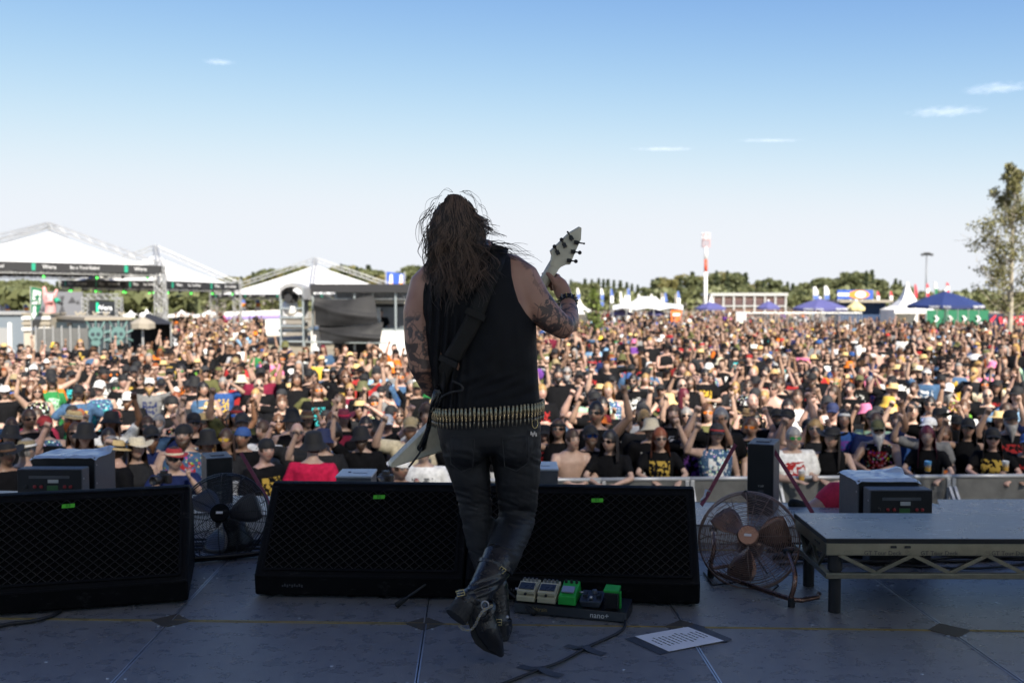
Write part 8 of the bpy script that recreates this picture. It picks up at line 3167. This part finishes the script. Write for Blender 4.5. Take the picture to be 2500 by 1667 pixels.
while u < 2590:
    vt_ = np.interp(u, su, sv)
    if u < 500:
        kind = pick([('broad', 6), ('conifer', 1)])
    elif u < 1100:
        kind = pick([('broad', 5), ('yellow', 3), ('conifer', 1)])
    elif u < 1600:
        kind = pick([('conifer', 6), ('broad', 2)])
    elif u < 1830:
        kind = pick([('yellow', 4), ('broad', 2), ('conifer', 1)])
    else:
        kind = pick([('broad', 6), ('conifer', 1), ('yellow', 1)])
    plant(kind, u, vt_ + random.uniform(-3, 6), random.uniform(255, 285) if u > 480 else random.uniform(120, 150), random.uniform(.95, 1.25) if kind != 'conifer' else random.uniform(1.4, 2.0))
    u += random.uniform(15, 26) if kind != 'conifer' else random.uniform(10, 17)
u = -90
while u < 2590:
    vt_ = np.interp(u, su, sv)
    plant(pick([('broad', 5), ('conifer', 2), ('yellow', 1)]), u, vt_ + random.uniform(3, 14), random.uniform(235, 252) if u > 480 else random.uniform(105, 118), 1.25)
    u += random.uniform(24, 38)
# shrubs closing the foot of the wood
rs = np.random.default_rng(5)
pts = []
for k in range(9000):
    u = rs.uniform(-150, 2650)
    d = rs.uniform(96, 104) if u < 480 else rs.uniform(222, 232)
    lim = (724.5 - np.interp(u, su, sv)) * .35
    z = GROUND + rs.uniform(0, 1) ** .8 * (3.2 + lim * d / F * .9)
    p = P2(u, d, 0)
    pts.append((p.x, p.y, z))
V, Fc = leaves_geo(np.array(pts), .75, rs)
me = bpy.data.meshes.new('undergrowth')
me.from_pydata(V.tolist(), [], Fc)
me.materials.append(M_leaf)
o = bpy.data.objects.new('undergrowth', me)
COL.objects.link(o)
tag(o, 'dark shrubs growing along the foot of the wood', 'shrubs', None, 'stuff')

def slender_tree(name, label, base, top, crown_w, nl, leaf, mleaf, mbark, seed, r0, low):
    rs = np.random.default_rng(seed)
    H = (top - base).length
    t = thing(name, label, 'tree', base)
    ax = (top - base)
    mb = MB()
    tp = [ax * f + Vector((.05 * math.sin(f * 7), .04 * math.cos(f * 5), 0)) for f in np.linspace(0, 1, 9)]
    mb.tube(tp, [r0 * (1 - f * .92) for f in np.linspace(0, 1, 9)], 8)
    tips = []
    for k in range(64):
        f = low + (1 - low) * (k / 64) ** .9
        a = rs.uniform(0, 2 * math.pi)
        g_ = (f - low) / (1 - low)
        L_ = crown_w * ((1 - g_) ** .8 * (g_ + .12) ** .35 * 1.15 + .08) * rs.uniform(.65, 1.15)
        s = ax * f
        e = s + Vector((math.cos(a) * L_, math.sin(a) * L_, L_ * rs.uniform(.55, 1.1)))
        m_ = s.lerp(e, .5) + Vector((0, 0, -.08 * L_))
        mb.tube([s, m_, e], [r0 * .22 * (1.1 - f), r0 * .13 * (1.1 - f), .006], 5)
        for q in np.linspace(.35, 1.05, 5):
            tips.append((s.lerp(e, q), L_))
            for w in range(2):
                b2 = s.lerp(e, q)
                e2 = b2 + Vector((rs.normal() * .22 * L_, rs.normal() * .22 * L_, rs.uniform(-.05, .3) * L_))
                mb.tube([b2, e2], [.010, .004], 4)
                tips.append((e2, L_))
    mb.build('trunk', mbark, t, smooth=True)
    pts = []
    heads = [tips[i_] for i_ in rs.choice(len(tips), max(60, len(tips) // 4), replace=False)]
    for k in range(nl):
        p, L_ = heads[rs.integers(len(heads))]
        pts.append((p.x + rs.normal() * .085 * (L_ + .4), p.y + rs.normal() * .075 * (L_ + .4), p.z + rs.normal() * .085 * (L_ + .4)))
    V, Fc = leaves_geo(np.array(pts), leaf, rs)
    me = bpy.data.meshes.new('crown')
    me.from_pydata(V.tolist(), [], Fc)
    me.materials.append(mleaf)
    o = bpy.data.objects.new('crown', me)
    COL.objects.link(o)
    o.parent = t
    return t
slender_tree('birch_tree', 'tall slender birch with sparse leaves beside the rock sign', foot(P2(2462, 46, 0)), W(2480, 410, 46), 2.15, 8200, .064, M_birch, M_birchbark, 3, .16, .20)
slender_tree('young_tree', 'small bright green young tree in the audience beside the guitarist elbow', foot(P2(1449, 42, 0)), W(1449, 708, 42), .55, 1300, .06, M_young, M_bark, 4, .05, .3)

# ================================================================== CLOUDS
def cloud_mat():
    m = bpy.data.materials.new('thin_cloud')
    m.use_nodes = True
    nt = m.node_tree
    nt.nodes.clear()
    out = nd(nt, 'ShaderNodeOutputMaterial')
    tr, tl = nd(nt, 'ShaderNodeBsdfTransparent'), nd(nt, 'ShaderNodeBsdfTranslucent')
    tl.inputs[0].default_value = (.9, .9, .92, 1)
    tc = nd(nt, 'ShaderNodeTexCoord')
    n1 = nd(nt, 'ShaderNodeTexNoise')
    n1.inputs['Scale'].default_value = 3.4
    n1.inputs['Detail'].default_value = 9
    n1.inputs['Roughness'].default_value = .62
    oi = nd(nt, 'ShaderNodeObjectInfo')
    ad = nd(nt, 'ShaderNodeVectorMath', operation='ADD')
    mp = nd(nt, 'ShaderNodeMapping')
    mp.inputs['Scale'].default_value = (2.2, .9, 1)
    nt.links.new(tc.outputs['Object'], mp.inputs[0])
    nt.links.new(mp.outputs[0], ad.inputs[0])
    nt.links.new(oi.outputs['Location'], ad.inputs[1])
    nt.links.new(ad.outputs[0], n1.inputs['Vector'])
    gr = nd(nt, 'ShaderNodeTexGradient', gradient_type='SPHERICAL')
    nt.links.new(tc.outputs['Object'], gr.inputs[0])
    ml = nd(nt, 'ShaderNodeMath', operation='MULTIPLY')
    nt.links.new(gr.outputs[0], ml.inputs[0])
    nt.links.new(n1.outputs[0], ml.inputs[1])
    mr = nd(nt, 'ShaderNodeMapRange')
    nt.links.new(ml.outputs[0], mr.inputs[0])
    mr.inputs['From Min'].default_value = .22
    mr.inputs['From Max'].default_value = .50
    mr.inputs['To Max'].default_value = .20
    mx = nd(nt, 'ShaderNodeMixShader')
    nt.links.new(mr.outputs[0], mx.inputs[0])
    nt.links.new(tr.outputs[0], mx.inputs[1])
    nt.links.new(tl.outputs[0], mx.inputs[2])
    nt.links.new(mx.outputs[0], out.inputs[0])
    return m
M_cloud = cloud_mat()
for u, v, wpx, hpx, lab in ((535, 152, 90, 20, 'small wisp of cloud high over the tension roofs'), (2435, 216, 190, 40, 'longest soft cloud streak above the birch'), (2310, 273, 230, 34, 'lower cloud streak beside the birch top'), (1620, 364, 190, 12, 'faint thin cloud line above the radio mast'), (1880, 343, 200, 10, 'very faint cloud line between mast and birch')):
    c = G(u, v, 1400)
    e = G(u, v - hpx / 2, 1400)
    e2 = G(u, v + hpx / 2, 1400)
    o = MB().add([(-1, -1, 0), (1, -1, 0), (1, 1, 0), (-1, 1, 0)], [(0, 1, 2, 3)]).build('cloud', M_cloud)
    o.location = c
    o.scale = (wpx * .75 * c.y / F, abs(e.y - e2.y) * .75, 1)
    o['kind'] = 'structure'
